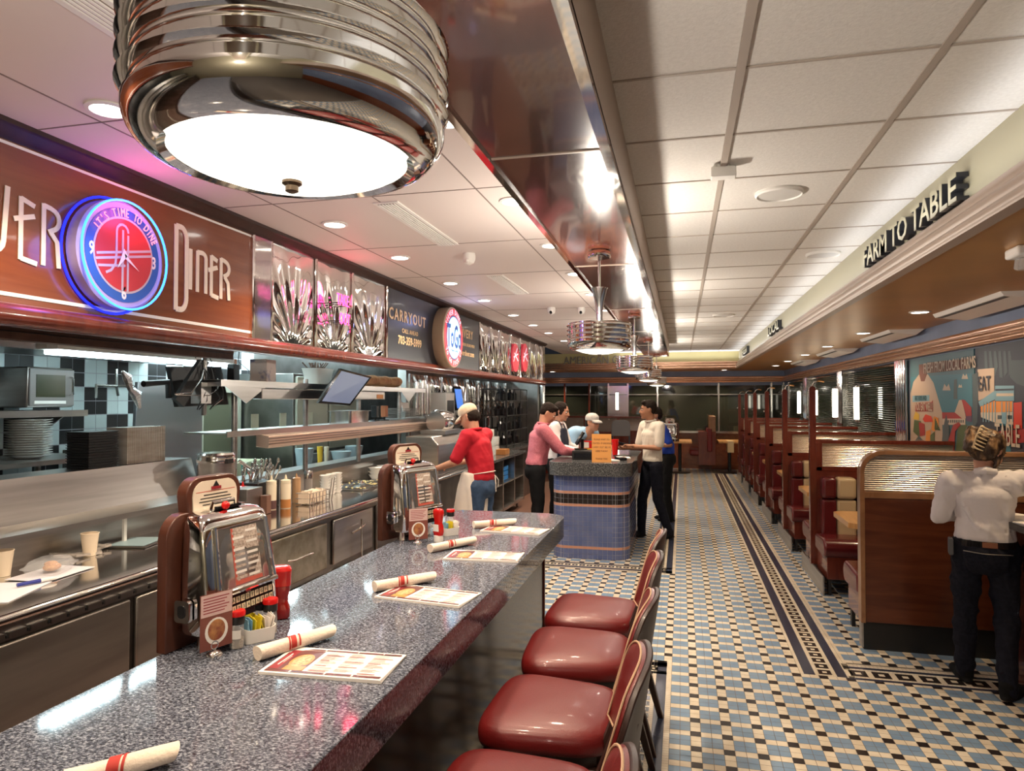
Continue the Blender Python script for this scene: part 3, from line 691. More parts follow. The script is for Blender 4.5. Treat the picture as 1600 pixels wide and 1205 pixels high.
pl = ['big chrome ribbed pendant lamp right above the camera', 'chrome ribbed pendant lamp hanging in front of the register stand', 'chrome ribbed pendant lamp, third from the camera under the soffit', 'chrome ribbed pendant lamp, fourth from the camera under the soffit', 'chrome ribbed pendant lamp, farthest under the soffit']
p0 = pendant(); p0['label'] = pl[1]
for k in (0, 2, 3, 4): dup(p0, (-.46, PEND[k], 0), label=pl[k])
# ================================================================ SERVICE COUNTER
t = thing('service_counter', 'long granite topped service counter with dark wood front', 'counter', (-1.2, 1.5, 0))
def L(mb): mb.T = Matrix.Translation(-Vector(t.location)); return mb
out = [(-1.62, YN+1.6), (-.795, YN+1.6)]+arc(-.795-.17, 4.88-.17, .17, 0, 90, 8)+arc(-1.62+.06, 4.88-.06, .06, 90, 180, 4)
m = L(MB()); m.prism(out, .775, .91, granite_m); m.build('countertop', t, bevel=.004)
m = L(MB()); m.prism([(-1.55, YN+1.7), (-.865, YN+1.7), (-.865, 4.35), (-.95, 4.45), (-1.55, 4.45)], 0, .776, panel_wood)
m.build('wood_base', t, smooth=False)
m = L(MB()); m.box(-.87, -.855, YN+1.7, 4.36, 0, .10, steel_dk); m.box(-.868, -.856, 4.345, 4.36, 0, .77, mahog_trim); m.build('kick_plate', t, smooth=False)

# ================================================================ COUNTER STOOLS
def make_stool():
    t = thing('counter_stool', '', 'stool', (0, 0, 0), group='red counter stools')
    # seat cushion: local +y faces the counter
    def ring(s, z, rr=.0):
        p = []
        for k in range(40):
            a = 2*PI*k/40; ca, sa = math.cos(a), math.sin(a); e = 2/4.6
            x = .245*math.copysign(abs(ca)**e, ca); y = .235*math.copysign(abs(sa)**e, sa)
            x *= 1+.10*(y/.235); p.append((x*s, y*s, z))
        return p
    m = MB(); zs = [(.94, .555), (.985, .561), (1.0, .577), (.997, .598), (.975, .616), (.93, .627), (.8, .635), (.45, .641), (.02, .643)]; v = []; f = []
    for s_, z in zs: v += ring(s_, z)
    for j in range(len(zs)-1):
        for i in range(40): f.append((j*40+i, j*40+(i+1) % 40, (j+1)*40+(i+1) % 40, (j+1)*40+i))
    f.append(tuple(range(40))[::-1]); f.append(tuple(8*40+i for i in range(40))); m.add(v, f, vinyl); m.build('seat', t, angle=60)
    m = MB(); m.prism([(x*.93, y*.93) for x, y, _ in ring(1, 0)], .495, .557, dkwood); m.build('seat_frame', t)
    for sx in (-1, 1):
        for sy in (-1, 1):
            m = MB(); top = (sx*.19, sy*.18, .50); bot = (sx*.215, .215 if sy > 0 else -.325, 0)
            w0, w1 = .021, .015
            v = [(bot[0]+a*w1, bot[1]+b*w1, 0) for a, b in ((-1,-1),(1,-1),(1,1),(-1,1))]+[(top[0]+a*w0, top[1]+b*w0, .52) for a, b in ((-1,-1),(1,-1),(1,1),(-1,1))]
            m.add(v, [(3,2,1,0), (4,5,6,7), (0,1,5,4), (1,2,6,5), (2,3,7,6), (3,0,4,7)], dkwood); m.build('leg', t, bevel=.004)
    m = MB(); m.obox((0, .205, .20), .40, .02, .03, dkwood); m.obox((0, .205, .2165), .37, .022, .003, chrome_soft)
    for sx in (-1, 1): m.tube([(sx*.205, .20, .25), (sx*.205, -.265, .25)], .011, dkwood)
    m.tube([(-.205, -.26, .24), (.205, -.26, .24)], .011, dkwood); m.build('footrest', t)
    # back posts and curved back
    for sx in (-1, 1): m = MB(); m.tube([(sx*.165, -.18, .50), (sx*.168, -.225, .62), (sx*.16, -.290, .80), (sx*.13, -.335, .92)], [.019, .018, .016, .010], dkwood); m.build('back_post', t)
    W = .225
    def P(s, tt, off):   # s -1..1 across, tt 0..1 up
        x = W*math.sin(s*1.12)/math.sin(1.12); y = -.338+.062*(1-math.cos(s*1.12))/(1-math.cos(1.12))
        zt = 1.048-.10*abs(s)**3.2-.012*max(0, abs(s)-.75)*4; zb = .735+.05*abs(s)**3.2
        z = zb+(zt-zb)*tt; y -= .05*(tt-.3)
        nx, ny = -math.sin(s*.55), math.cos(s*.55)
        return (x+nx*off, y+ny*off, z)
    def slab(o0, o1, mt, puff=0, inset=1.0):
        mb = MB(); NS, NT = 20, 8; v = []; f = []
        for side in (0, 1):
            for j in range(NT+1):
                for i in range(NS+1):
                    s_ = (-1+2*i/NS)*inset; tt = .5+(j/NT-.5)*inset; e = (1-abs(-1+2*i/NS)**4)*(1-abs(2*j/NT-1)**4)
                    v.append(P(s_, tt, (o1+puff*e) if side else o0))
        n_ = (NS+1)*(NT+1); q = lambda sd, i, j: sd*n_+j*(NS+1)+i
        for j in range(NT):
            for i in range(NS):
                f.append((q(1, i, j), q(1, i, j+1), q(1, i+1, j+1), q(1, i+1, j))); f.append((q(0, i, j), q(0, i+1, j), q(0, i+1, j+1), q(0, i, j+1)))
        for i in range(NS): f.append((q(0, i, 0), q(1, i, 0), q(1, i+1, 0), q(0, i+1, 0))); f.append((q(0, i+1, NT), q(1, i+1, NT), q(1, i, NT), q(0, i, NT)))
        for j in range(NT): f.append((q(0, 0, j+1), q(1, 0, j+1), q(1, 0, j), q(0, 0, j))); f.append((q(0, NS, j), q(1, NS, j), q(1, NS, j+1), q(0, NS, j+1)))
        return mb.add(v, f, mt)
    slab(-.006, .012, dkwood).build('backrest_shell', t, bevel=.004, angle=50)
    slab(.013, .024, vinyl, puff=.022, inset=.97).build('backrest_cushion', t, angle=60)
    pts = [P(.965*s_/10, .985, .026) for s_ in range(-10, 11)]+[P(.965, .985-.97*k/6, .026) for k in range(1, 6)]+[P(.965*s_/10, .015, .026) for s_ in range(10, -11, -1)]+[P(-.965, .015+.97*k/6, .026) for k in range(1, 6)]
    m = MB(); m.tube(pts, .0032, piping_m, 6, closed=True); m.build('piping', t)
    return t
st = make_stool()
SY = [1.27, 1.87, 2.47, 3.08, 3.66]; SL = ['red vinyl counter stool nearest the camera, mostly cut off by the frame', 'red vinyl counter stool, second from the camera, seat just entering the frame', 'large red vinyl counter stool in the middle of the row', 'red vinyl counter stool, second from the far end of the row', 'red vinyl counter stool farthest from the camera']
for k, y in enumerate(SY):
    o = st if k == 0 else dup(st, (0, 0, 0)); o.location = (-.455, y, 0); o.rotation_euler.z = PI/2+R([0, 2, -2, 3, -3][k]); o['label'] = SL[k]

# ================================================================ THINGS ON THE COUNTER
tex_food = mat('menu food brown', (.22, .05, .03), .35, nscale=30, ncol=(.50, .24, .08))
mbrown = mat('menu brown print', (.16, .035, .03), .35, nscale=14, ncol=(.10, .03, .03)); mtext = mat('menu small print', (.28, .25, .24), .5); morange = mat('menu orange bowl', (.62, .26, .06), .35); mnood = mat('pasta print', (.70, .50, .22), .4, nscale=90, ncol=(.30, .16, .06)); maroon = mat('maroon print', (.28, .02, .03), .4)
def menu():
    t = thing('menu', '', 'menu', (0, 0, 0), group='menus on the counter')
    # x 0..0.385 long side, y 0..0.22, text reads away from the counter edge
    m = MB(); W, D_ = .385, .215
    m.box(0, W, 0, D_, .0, .0025, paper)
    m.add([(0, 0, .0025), (W, 0, .0025), (W, D_, .004), (0, D_, .004), (0, 0, .008), (W-.004, 0, .010), (W, D_, .006), (0, D_, .0065)], [(4, 5, 6, 7), (0, 1, 5, 4), (1, 2, 6, 5), (2, 3, 7, 6), (3, 0, 4, 7)], paper)
    m.build('folded_card', t, smooth=False)
    m = MB(); z = lambda x, y: .0088+(.0016*(x/W))-(.0033*(y/D_))+.0005
    def q(x0, x1, y0, y1, mt, e=0): m.add([(x0, y0, z(x0, y0)+e), (x1, y0, z(x1, y0)+e), (x1, y1, z(x1, y1)+e), (x0, y1, z(x0, y1)+e)], [(0, 1, 2, 3)], mt)
    q(.012, W-.010, .010, .024, mbrown); q(.012, W-.010, D_-.022, D_-.010, mbrown)
    for x in (.09, .2, .285): q(x, x+.006, .010, .024, paper, .0002); q(x+.03, x+.034, D_-.022, D_-.010, paper, .0002)
    q(.012, .125, .026, D_-.024, mbrown); q(.016, .045, .03, D_-.03, maroon, .0002)
    q(.028, .032, .06, D_-.06, paper, .0004); q(.036, .038, .08, D_-.08, paper, .0004)
    q(.06, .125, .026, .06, morange, .0002)
    m.add([(.088+.034*math.cos(a*PI/10), .10+.055*math.sin(a*PI/10), z(.088, .1)+.0006) for a in range(20)], [tuple(range(20))], morange)
    m.add([(.088+.027*math.cos(a*PI/10), .10+.046*math.sin(a*PI/10), z(.088, .1)+.0009) for a in range(20)], [tuple(range(20))], mnood)
    rnd = random.Random(5)
    for c in range(3):
        for k in range(26):
            x = .140+c*.078; y = .032+k*.0060
            if y > D_-.03 or rnd.random() < .12: continue
            q(x, x+.066*rnd.uniform(.45, 1), y, y+(.0022 if k % 7 else .0036), maroon if k % 7 == 0 else mtext, .0003)
    m.build('printed_page', t, smooth=False)
    return t
mn = menu()
ML = ['folded paper menu nearest the camera beside the first jukebox', 'folded paper menu, second along the counter', 'folded paper menu, third along the counter', 'folded paper menu farthest along the counter by the rounded end']
for k, (a, c) in enumerate((((403, 1054), (600, 1070)), ((585, 935), (722, 952)), ((692, 875), (805, 880)), ((750, 831), (845, 838)))):
    o = mn if k == 0 else dup(mn, (0, 0, 0)); p = U(*a, Z=.91); q = U(*c, Z=.91)
    o.location = (p.x, p.y, .9105); o.rotation_euler.z = math.atan2(q.y-p.y, q.x-p.x); o['label'] = ML[k]
def napkin(p, q, label, fold=0):
    p = Vector((p.x, p.y, .9105)); q = Vector((q.x, q.y, .9105)); Ln = (q-p).length
    t = thing('napkin_roll', label, 'napkin', p, math.atan2(q.y-p.y, q.x-p.x), 'napkin rolled cutlery')
    m = MB(); n = 16; v = []; N = 22
    for i in range(N+1):
        s_ = i/N
        for k in range(n):
            a = 2*PI*k/n; r = .024*(1+.05*math.sin(3*a+s_*5))*(1-.12*s_); v.append((s_*Ln+.010*math.sin(a)*(s_ > .97), math.cos(a)*r*1.15, .0245+math.sin(a)*r*(.93)-.001))
    f = [(i*n+k, i*n+(k+1) % n, (i+1)*n+(k+1) % n, (i+1)*n+k) for i in range(N) for k in range(n)]+[tuple(range(n))[::-1], tuple(N*n+k for k in range(n))]
    m.add(v, f, cloth_napkin)
    # spiral edge of the wrap, loose tail
    m.add([(Ln*.35, .025, .012), (Ln*.98, .022, .008), (Ln*.9, .045, .001), (Ln*.42, .05, .001)], [(0, 1, 2, 3), (3, 2, 1, 0)], cloth_napkin)
    m.build('cloth', t, angle=60)
    m = MB()
    for s0, w_ in ((.40, .010), (.455, .032), (.535, .010)):
        vv = []
        for s_ in (s0-w_/2/Ln*.6, s0+w_/2/Ln*.6):
            for k in range(n+1):
                a = -.9+ (PI+1.8)*k/n; r = .0246; vv.append((s_*Ln+.02*math.cos(a)*.5, math.cos(a)*r*1.15*(1-.12*s_), .0245+math.sin(a)*r*.95*(1-.10*s_)))
        m.add(vv, [(k, n+1+k, n+2+k, k+1) for k in range(n)], stripe_red)
    m.build('stripe', t, angle=70)
NP = [((100, 1225), (273, 1178), 'rolled napkin with red stripe, cut off at the bottom of the frame'), ((402, 1023), (518, 988), 'rolled napkin with red stripes beside the nearest menu'), ((585, 918), (677, 902), 'rolled napkin behind the second menu'), ((672, 858), (740, 845), 'rolled napkin behind the third menu'), ((740, 821), (804, 816), 'rolled napkin behind the farthest menu')]
for a, b, l in NP: napkin(U(*a, Z=.93), U(*b, Z=.93), l)
# jukebox: local x out of the backboard (towards the guest), y along, z up
jpage = mat('song card', (.62, .52, .44), .5, nscale=120, ncol=(.30, .22, .18)); jred = mat('song card red', (.50, .06, .03), .5)
jglass = mat('jukebox glass', (.5, .5, .5), .03, alpha=.10)
def make_juke():
    t = thing('tabletop_jukebox', '', 'jukebox', (0, 0, 0), group='tabletop jukeboxes'); W = .175
    m = MB(); m.prism([(-W-.03, 0), (W+.03, 0), (W+.03, .34)]+arc(W-.05, .36, .08, 0, 75, 5)+arc(.0, .44, .10, 20, 160, 2)[:0]+arc(-W+.05, .36, .08, 105, 180, 5), -.04, 0, juke_wood, 'x'); m.build('wood_backboard', t, bevel=.004)
    m = MB(); m.prism([(-.115, .42), (.115, .42)]+arc(.065, .49, .06, 0, 80, 5)+arc(-.065, .49, .06, 100, 180, 5), -.045, .0, juke_wood, 'x'); o = m.build('sign_arch', t, bevel=.004)
    m = MB(); m.prism([(-.100, .435), (.100, .435)]+arc(.052, .485, .050, 0, 80, 5)+arc(-.052, .485, .050, 100, 180, 5), .0, .004, mat('sign card', (.72, .62, .50), .5), 'x')
    for k, (a, b) in enumerate(((.485, .055), (.474, .07), (.463, .075), (.452, .06))): m.box(.004, .005, -b, b, a, a+.003, black)
    m.prism([(-.018, .508), (.018, .508), (.0, .532)], .004, .006, black, 'x'); m.prism([(-.022, .503), (.022, .503), (.022, .513), (-.022, .513)], .004, .007, maroon, 'x'); m.box(.004, .0045, -.09, .09, .497, .499, jred)
    m.build('sign_card', o, smooth=False)
    # chrome body
    m = MB(); secs = []
    for z, d, hw in ((.055, .150, .163), (.07, .155, .168), (.16, .148, .168), (.30, .128, .164), (.385, .113, .158), (.415, .103, .150), (.432, .083, .135), (.440, .045, .10)):
        secs.append((d/2, 0, z, d/2, hw))
    m.loft(secs, chrome, 40, 5.0); m.build('chrome_case', t, angle=50)
    # window on the slanted front
    def F(y, z, e=0): d = .155+(.105-.155)*((z-.07)/(.415-.07)); return (d+e, y, z)
    m = MB(); m.add([F(-.125, .19, .004), F(.125, .19, .004), F(.115, .385, .004), F(-.115, .385, .004)], [(0, 1, 2, 3)], mat('window dark', (.05, .045, .045), .25))
    m.add([F(-.055, .195, .006), F(.075, .195, .006), F(.070, .380, .006), F(-.055, .380, .006)], [(0, 1, 2, 3)], jpage)
    for k in range(9):
        for c in (-.05, .012): m.add([F(c, .212+k*.0185, .007), F(c+.052, .212+k*.0185, .007), F(c+.052, .2205+k*.0185, .007), F(c, .2205+k*.0185, .007)], [(0, 1, 2, 3)], paper if (k+int(c > 0)) % 2 else jpage)
    m.add([F(-.055, .195, .0072), F(.075, .195, .0072), F(.075, .208, .0072), F(-.055, .208, .0072)], [(0, 1, 2, 3)], jred); m.add([F(-.055, .195, .0068), F(-.045, .195, .0068), F(-.045, .38, .0068), F(-.055, .38, .0068)], [(0, 1, 2, 3)], jred)
    m.build('song_cards', t, smooth=False)
    m = MB(); v = []
    for z in (.188, .25, .32, .387):
        for i in range(13): y = -.128+.256*i/12; v.append(F(y, z, .012+.022*(1-(2*i/12-1)**2)))
    m.add(v, [(j*13+i, j*13+i+1, (j+1)*13+i+1, (j+1)*13+i) for j in range(3) for i in range(12)], jglass); m.build('glass_window', t)
    m = MB(); m.tube([F(-.135, .18, .014), F(.135, .18, .014)], .009, chrome); m.tube([F(-.132, .18, .008), F(-.120, .395, .004)], .008, chrome); m.tube([F(.132, .18, .008), F(.120, .395, .004)], .008, chrome); m.build('window_frame', t)
    m = MB(); m.add([F(-.12, .09, .006), F(.12, .09, .006), F(.12, .172, .006), F(-.12, .172, .006)], [(0, 1, 2, 3)], blackgl)
    m.build('keypad_panel', t, smooth=False)
    m = MB()
    for r_ in range(2):
        for c in range(9): y = -.09+c*.0225; z = .115+r_*.027; m.add([F(y, z, .011), F(y+.018, z, .011), F(y+.018, z+.020, .013), F(y, z+.020, .013)], [(0, 1, 2, 3)], mat('ivory key', (.72, .62, .42), .4)); m.text('ABCDEFGHJ'[c] if r_ else '123456789'[c], F(y+.009, z+.010, .0135), (0, 1, 0), Vector((-.2, 0, 1)), .016, .0006, black)
    m.build('selector_keys', t, smooth=False)
    m = MB(); m.tube([(.03, -.055, .43), (.035, -.05, .462), (.035, .05, .462), (.03, .055, .43)], .0075, chrome); m.ell((.065, -.02, .452), (.014, .014, .014), redcap); m.box(.045, .06, -.05, .06, .44, .45, blackgl); m.build('coin_slot', t)
    m = MB(); m.prism(rrect(.015, .075, .10, .17, .012), -W-.012, -W+.003, chrome, 'y'); m.prism(rrect(.03, .06, .115, .155, .012), -W-.014, -W-.010, black, 'y'); m.build('coin_return', t)
    for y in (-.11, .11): m = MB(); m.lathe([(.022, 0), (.018, .03), (.012, .057)], chrome_soft, (.06, y, 0), 14); m.build('foot', t)
    return t
jk = make_juke()
JL = [((-1.575, 2.08, .911), R(-6), 'big chrome tabletop jukebox with wooden back, nearest the camera'), ((-1.60, 3.87, .911), R(-22), 'second chrome tabletop jukebox on the counter beside the cook')]
p = U(1047, 690, Z=.762); JL.append(((p.x, p.y+.1, .762), R(-90), 'small chrome jukebox on the far table left of the aisle'))
for k, y in enumerate((8.0, 9.85, 11.6)): JL.append(((2.41, y, .76), PI, ['white topped jukebox on the first booth table by the window', 'white topped jukebox on the second booth table by the window', 'white topped jukebox on the third booth table by the window'][k]))
for k, (l, r, s_) in enumerate(JL):
    o = jk if k == 0 else dup(jk, (0, 0, 0)); o.location = l; o.rotation_euler.z = r; o['label'] = s_
# condiments
def ketchup(p, label, k=1.0, inv=True):
    t = thing('ketchup_bottle', label, 'bottle', (p.x, p.y, .911), R(-20), 'red ketchup bottles')
    m = MB(); m.loft([(0, 0, .035, .028, .020), (0, 0, .055, .033, .024), (0, 0, .085, .031, .022), (0, 0, .105, .024, .018), (0, 0, .125, .026, .019), (0, 0, .155, .033, .024), (0, 0, .178, .032, .023), (0, 0, .188, .02, .015)], red, 24, 2.6); m.build('bottle', t, angle=60)
    m = MB(); m.lathe([(.027, 0), (.028, .008), (.027, .034), (.02, .038)], white, n=20); lab(m.build('cap', t), 'white upside down cap')
    m = MB(); m.add([(-.022, -.0245, .06), (.022, -.0245, .06), (.02, -.0238, .10), (-.02, -.0238, .10)], [(0, 1, 2, 3)], white); m.build('label_patch', t)
def ketchup2(p, label):
    t = thing('ketchup_bottle', label, 'bottle', (p.x, p.y, .911), R(30), 'red ketchup bottles')
    m = MB(); m.loft([(0, 0, 0, .024, .02), (0, 0, .006, .03, .024), (0, 0, .04, .03, .024), (0, 0, .06, .023, .019), (0, 0, .08, .023, .019), (0, 0, .105, .030, .024), (0, 0, .12, .030, .024)], mat('ketchup glass', (.30, .01, .008), .1, coat=.5), 24, 2.6); m.build('bottle', t, angle=60)
    m = MB(); m.loft([(0, 0, .12, .033, .026), (0, 0, .16, .034, .027), (0, 0, .178, .036, .034), (-.01, 0, .185, .044, .03), (-.012, 0, .192, .040, .028), (-.012, 0, .194, .03, .02)], red, 24, 3); m.build('cap', t, bevel=.002, angle=60)
def shaker(p, label, fill, capc):
    t = thing('spice_shaker', label, 'shaker', (p.x, p.y, .911), 0, 'shakers on the counter')
    m = MB(); m.lathe([(.02, 0), (.023, .003), (.0235, .05), (.021, .078)], clear, n=22); lab(m.build('jar', t), 'clear jar')
    m = MB(); m.lathe([(.020, .003), (.0215, .03), (.021, .034)], fill, n=20); m.build('spice', t)
    m = MB(); m.add([(.0245*math.cos(a), .0245*math.sin(a), z) for z in (.034, .062) for a in [R(-115+15*k) for k in range(7)]], [(k, k+1, k+8, k+7) for k in range(6)], white); m.build('paper_label', t)
    m = MB(); m.lathe([(.0225, .078), (.024, .08), (.024, .103), (.023, .105)], black, n=22); m.build('grinder_collar', t)
    m = MB(); m.lathe([(.026, .105), (.0265, .118), (.024, .122)], capc, n=22); lab(m.build('cap', t), 'red cap')
def sugar(p, rz, label):
    t = thing('sugar_caddy', label, 'caddy', (p.x, p.y, .911), rz, 'white sugar packet caddies')
    m = MB(); o = rrect(-.055, .055, -.032, .032, .016); i = rrect(-.050, .050, -.027, .027, .012); n = len(o)
    v = [(x*.9, y*.9, 0) for x, y in o]+[(x, y, .045+.004*math.cos(x*120)) for x, y in o]+[(x, y, .045+.004*math.cos(x*120)) for x, y in i]+[(x*.9, y*.9, .006) for x, y in i]
    f = [tuple(range(n))[::-1]]+[(j*n+k, j*n+(k+1) % n, (j+1)*n+(k+1) % n, (j+1)*n+k) for j in range(3) for k in range(n)]+[tuple(3*n+k for k in range(n))]
    m.add(v, f, china); m.build('dish', t, angle=50)
    rnd = random.Random(3); cols = [paper, mat('yellow packet', (.75, .62, .03), .4), mat('blue packet', (.25, .48, .62), .4), mat('green white packet', (.45, .6, .42), .4)]
    for k in range(12):
        c = cols[2] if k < 3 else cols[1] if k < 8 else cols[0]; m = MB(); m.obox((-.042+k*.0076, rnd.uniform(-.004, .004), .045+rnd.uniform(-.004, .008)), .0022, .045, .06, c, (rnd.uniform(-.15, .15), rnd.uniform(-.25, .25), rnd.uniform(-.2, .2))); m.build('sugar_packet', t, smooth=False)
def cardstand(p, rz, label, txt=True):
    t = thing('card_holder', label, 'card holder', (p.x, p.y, .911), rz, 'chrome card holders')
    m = MB(); m.ell((0, 0, .004), (.026, .026, .018), chrome); m.lathe([(.026, 0), (.026, .004)], chrome, n=24); m.tube([(0, .012*math.cos(a), .036+.012*math.sin(a)) for a in [PI*k/8 for k in range(16)]], .0022, chrome, closed=True); m.build('chrome_base', t)
    m = MB(); m.box(-.0008, .0008, -.05, .062, .025, .20, mat('card brown', (.20, .06, .045), .35))
    m.box(.0008, .0012, -.048, .06, .13, .198, mat('card pink', (.66, .48, .46), .4))
    for k in range(6): m.box(.0012, .0014, -.04, .05-.008*(k % 3), .185-k*.009, .188-k*.009, maroon)
    m.plate((.0009, .006, .08), (0, 1, 0), (0, 0, 1), [(.04*math.cos(a), .042*math.sin(a)) for a in [PI*k/10 for k in range(20)]], .0004, china); m.plate((.0014, .006, .083), (0, 1, 0), (0, 0, 1), [(.03*math.cos(a), .033*math.sin(a)) for a in [PI*k/10 for k in range(20)]], .0004, tex_food)
    lab(m.build('menu_card', t, smooth=False), 'printed dish card')
G = lambda u, v: U(u, v, Z=.911)
ketchup2(G(440, 966), 'tall red ketchup bottle beside the nearest jukebox')
ketchup(G(685, 846), 'glossy red squeeze ketchup bottle in front of the second jukebox')
pep = mat('peppercorns', (.05, .035, .02), .7, nscale=200, ncol=(.35, .25, .14)); salt = mat('salt', (.75, .72, .68), .7)
shaker(G(370, 1012), 'pepper grinder jar with red cap in front of the nearest jukebox', pep, redcap)
shaker(G(422, 990), 'second red capped grinder behind the sugar packets', pep, redcap)
shaker(G(704, 826), 'red capped salt shaker by the second jukebox', salt, redcap)
sugar(G(403, 1000), R(52), 'white dish of yellow sugar packets by the nearest jukebox'); sugar(G(703, 836), R(52), 'white dish of sugar packets beside the glossy ketchup bottle')
cardstand(G(335, 1026), R(-20), 'chrome clip holding a dish card in front of the nearest jukebox'); cardstand(G(652, 850), R(-50), 'chrome clip holding a dish card in front of the second jukebox')

# ================================================================ REGISTER STAND
t = thing('register_stand', 'register stand in blue mosaic tile with dark granite top', 'counter', (-.97, 8.3, 0))
X0, X1, Y0, Y1 = -1.40, -.56, 7.48, 9.35
m = MB(); m.T = Matrix.Translation((.97, -8.3, 0)); m.prism(rrect(X0-.03, X1+.04, Y0-.08, Y1+.05, .14, 7), .905, 1.05, granite_dk); m.build('granite_top', t, bevel=.004)
base = rrect(X0, X1, Y0, Y1, .17, 8)
# mosaic: walk round the outline, one face per tile
m = MB(); m.T = Matrix.Translation((.97, -8.3, 0)); m.prism([(x, y) for x, y in base], 0, .905, wgrout)
per = []; n = len(base)
for i in range(n):
    a, b = Vector(base[i]), Vector(base[(i+1) % n]); L_ = (b-a).length; per.append((a, b, L_))
tot = sum(q[2] for q in per); tw = tot/round(tot/.0535)
def at_per(s):
    s %= tot
    for a, b, L_ in per:
        if s <= L_: return a.lerp(b, s/L_), (b-a).normalized()
        s -= L_
    return per[0][0], (per[0][1]-per[0][0]).normalized()
rows = []; z = .0
for kind, h in [('b', .0535)]*2+[('p', .03)]+[('b', .0535)]*8+[('p', .03)]+[('k', .0535)]*2+[('p', .03)]+[('b', .0535)]*4: rows.append((kind, z, z+h)); z += h
for kind, z0, z1 in rows:
    if z0 > .9: break
    z1 = min(z1, .905); cnt = round(tot/tw); mt = {'b': wblue, 'p': wpink, 'k': tblack}[kind]
    for k in range(cnt):
        p_, d_ = at_per(k*tw+.0012); q_, d2 = at_per((k+1)*tw-.0012); o1 = Vector((d_.y, -d_.x))*.0022; o2 = Vector((d2.y, -d2.x))*.0022
        m.add([(p_.x+o1.x, p_.y+o1.y, z0+.0012), (q_.x+o2.x, q_.y+o2.y, z0+.0012), (q_.x+o2.x, q_.y+o2.y, z1-.0012), (p_.x+o1.x, p_.y+o1.y, z1-.0012)], [(0, 1, 2, 3)], mt)
m.build('tiled_base', t, smooth=False)
# things on it
TZ = 1.051
t = thing('cash_drawer', 'black cash drawer box under the terminal', 'cash drawer', (-1.02, 7.95, TZ)); m = MB(); m.box(-.19, .19, -.2, .2, 0, .10, black); m.build('case', t, bevel=.004); m = MB(); m.box(-.17, .17, -.205, -.2, .015, .075, blackgl); m.build('drawer_front', t)
p = U(904, 690, Y=7.85)
t = thing('sales_terminal', 'black tilted touch screen terminal seen from its side', 'terminal', (p.x+.0, 7.95, TZ+.101), R(-78))
m = MB(); m.obox((0, 0, .13), .24, .02, .17, blackgl, (R(-32), 0, 0)); m.build('screen', t, bevel=.004); m = MB(); m.box(-.07, .07, -.06, .08, 0, .012, black); m.tube([(0, .03, .01), (0, .03, .12)], .018, black); m.build('foot', t)
orng = mat('orange paper', (.78, .36, .10), .6)
p = U(940, 723, Y=7.50)
t = thing('notice_card', 'orange paper notice standing on the front of the register stand', 'notice', (p.x, 7.50, TZ), R(4))
m = MB(); m.box(-.105, .105, -.002, .002, 0, .305, orng); m.build('card', t, smooth=False)
m = MB()
for k, (s_, sz) in enumerate((('PLEASE WAIT TO', .036), ('BE SEATED. IF ORDERING', .036), ('CARRY OUT SEE US', .036), ('HERE TODAY', .036), ('', .03), ('THANK YOU', .036))):
    if s_: m.text(s_, (0, -.0025, .245-k*.042), (1, 0, 0), (0, 0, 1), sz*.72, .0008, mbrown, .85)
m.build('notice_text', t, smooth=False)
p = U(926, 690, Y=8.0); t = thing('gift_card_box', 'small red and yellow card box behind the orange notice', 'box', (p.x-.06, 8.0, TZ+.101 if False else TZ+.101)); m = MB(); m.box(-.10, .08, -.03, .03, 0, .10, redcap); m.box(-.09, .02, -.032, -.03, .02, .085, paper); m.box(-.1, .08, -.034, -.03, 0, .014, mat('yellow strip', (.8, .55, .05), .4)); m.build('box', t, smooth=False)
p = U(963, 690, Z=TZ); t = thing('red_tumbler', 'tall red plastic cup on the register stand', 'cup', (-.80, 8.55, TZ)); m = MB(); m.lathe([(.032, 0), (.045, .19), (.042, .188), (.03, .01)], redcap, n=24); m.build('cup', t)
t = thing('card_terminal', 'small black payment keypad on the register stand edge', 'terminal', (-.67, 7.85, TZ), R(20)); m = MB(); m.box(-.05, .05, -.09, .09, 0, .03, blackgl); m.build('body', t, bevel=.006); m = MB(); m.box(-.035, .035, .01, .075, .03, .033, paper); m.build('screen', t)
for k, (x, y, r) in enumerate(((-.66, 8.15, 10), (-.70, 8.42, -25), (-.78, 7.72, 35))):
    m = MB(); m.box(-.07, .07, -.1, .1, 0, .004+.003*k, paper if k != 1 else black); tag(m.build('paper_slip', loc=(x, y, TZ), rotz=R(r), smooth=False), ['white paper bill beside the payment keypad', 'black bill folder near the young man on the stand', 'white paper bill near the front corner of the stand'][k], 'paper')

# ================================================================ BOOTHS ON THE RIGHT
reed_glass = reeded('reeded glass', (.66, .57, .50), 2, 420, .12, .85, 1, 1.0)
def ribs(mb, xf, x1, z0, z1, ya, yb):
    n = int((z1-z0)/.0145); rows = []
    for k in range(n*6+1):
        z = z0+(z1-z0)*k/(n*6); rows.append((xf(z), z, .0045*abs(math.sin(PI*k/6))))
    for sgn, yy in ((-1, ya), (1, yb)):
        v = []
        for x, z, h in rows: v += [(x, yy+sgn*h, z), (x1, yy+sgn*h, z)]
        f = [(2*k, 2*k+1, 2*k+3, 2*k+2) if sgn < 0 else (2*k+2, 2*k+3, 2*k+1, 2*k) for k in range(len(rows)-1)]; mb.add(v, f, rib_glass)
rib_glass = mat('ribbed bronze glass', (.60, .54, .48), .24, .8)
PY = [5.23, 7.10, 8.92, 10.72, 12.45, 14.10, 15.7]
on = ['nearest', 'second', 'third', 'fourth', 'fifth', 'sixth', 'farthest']
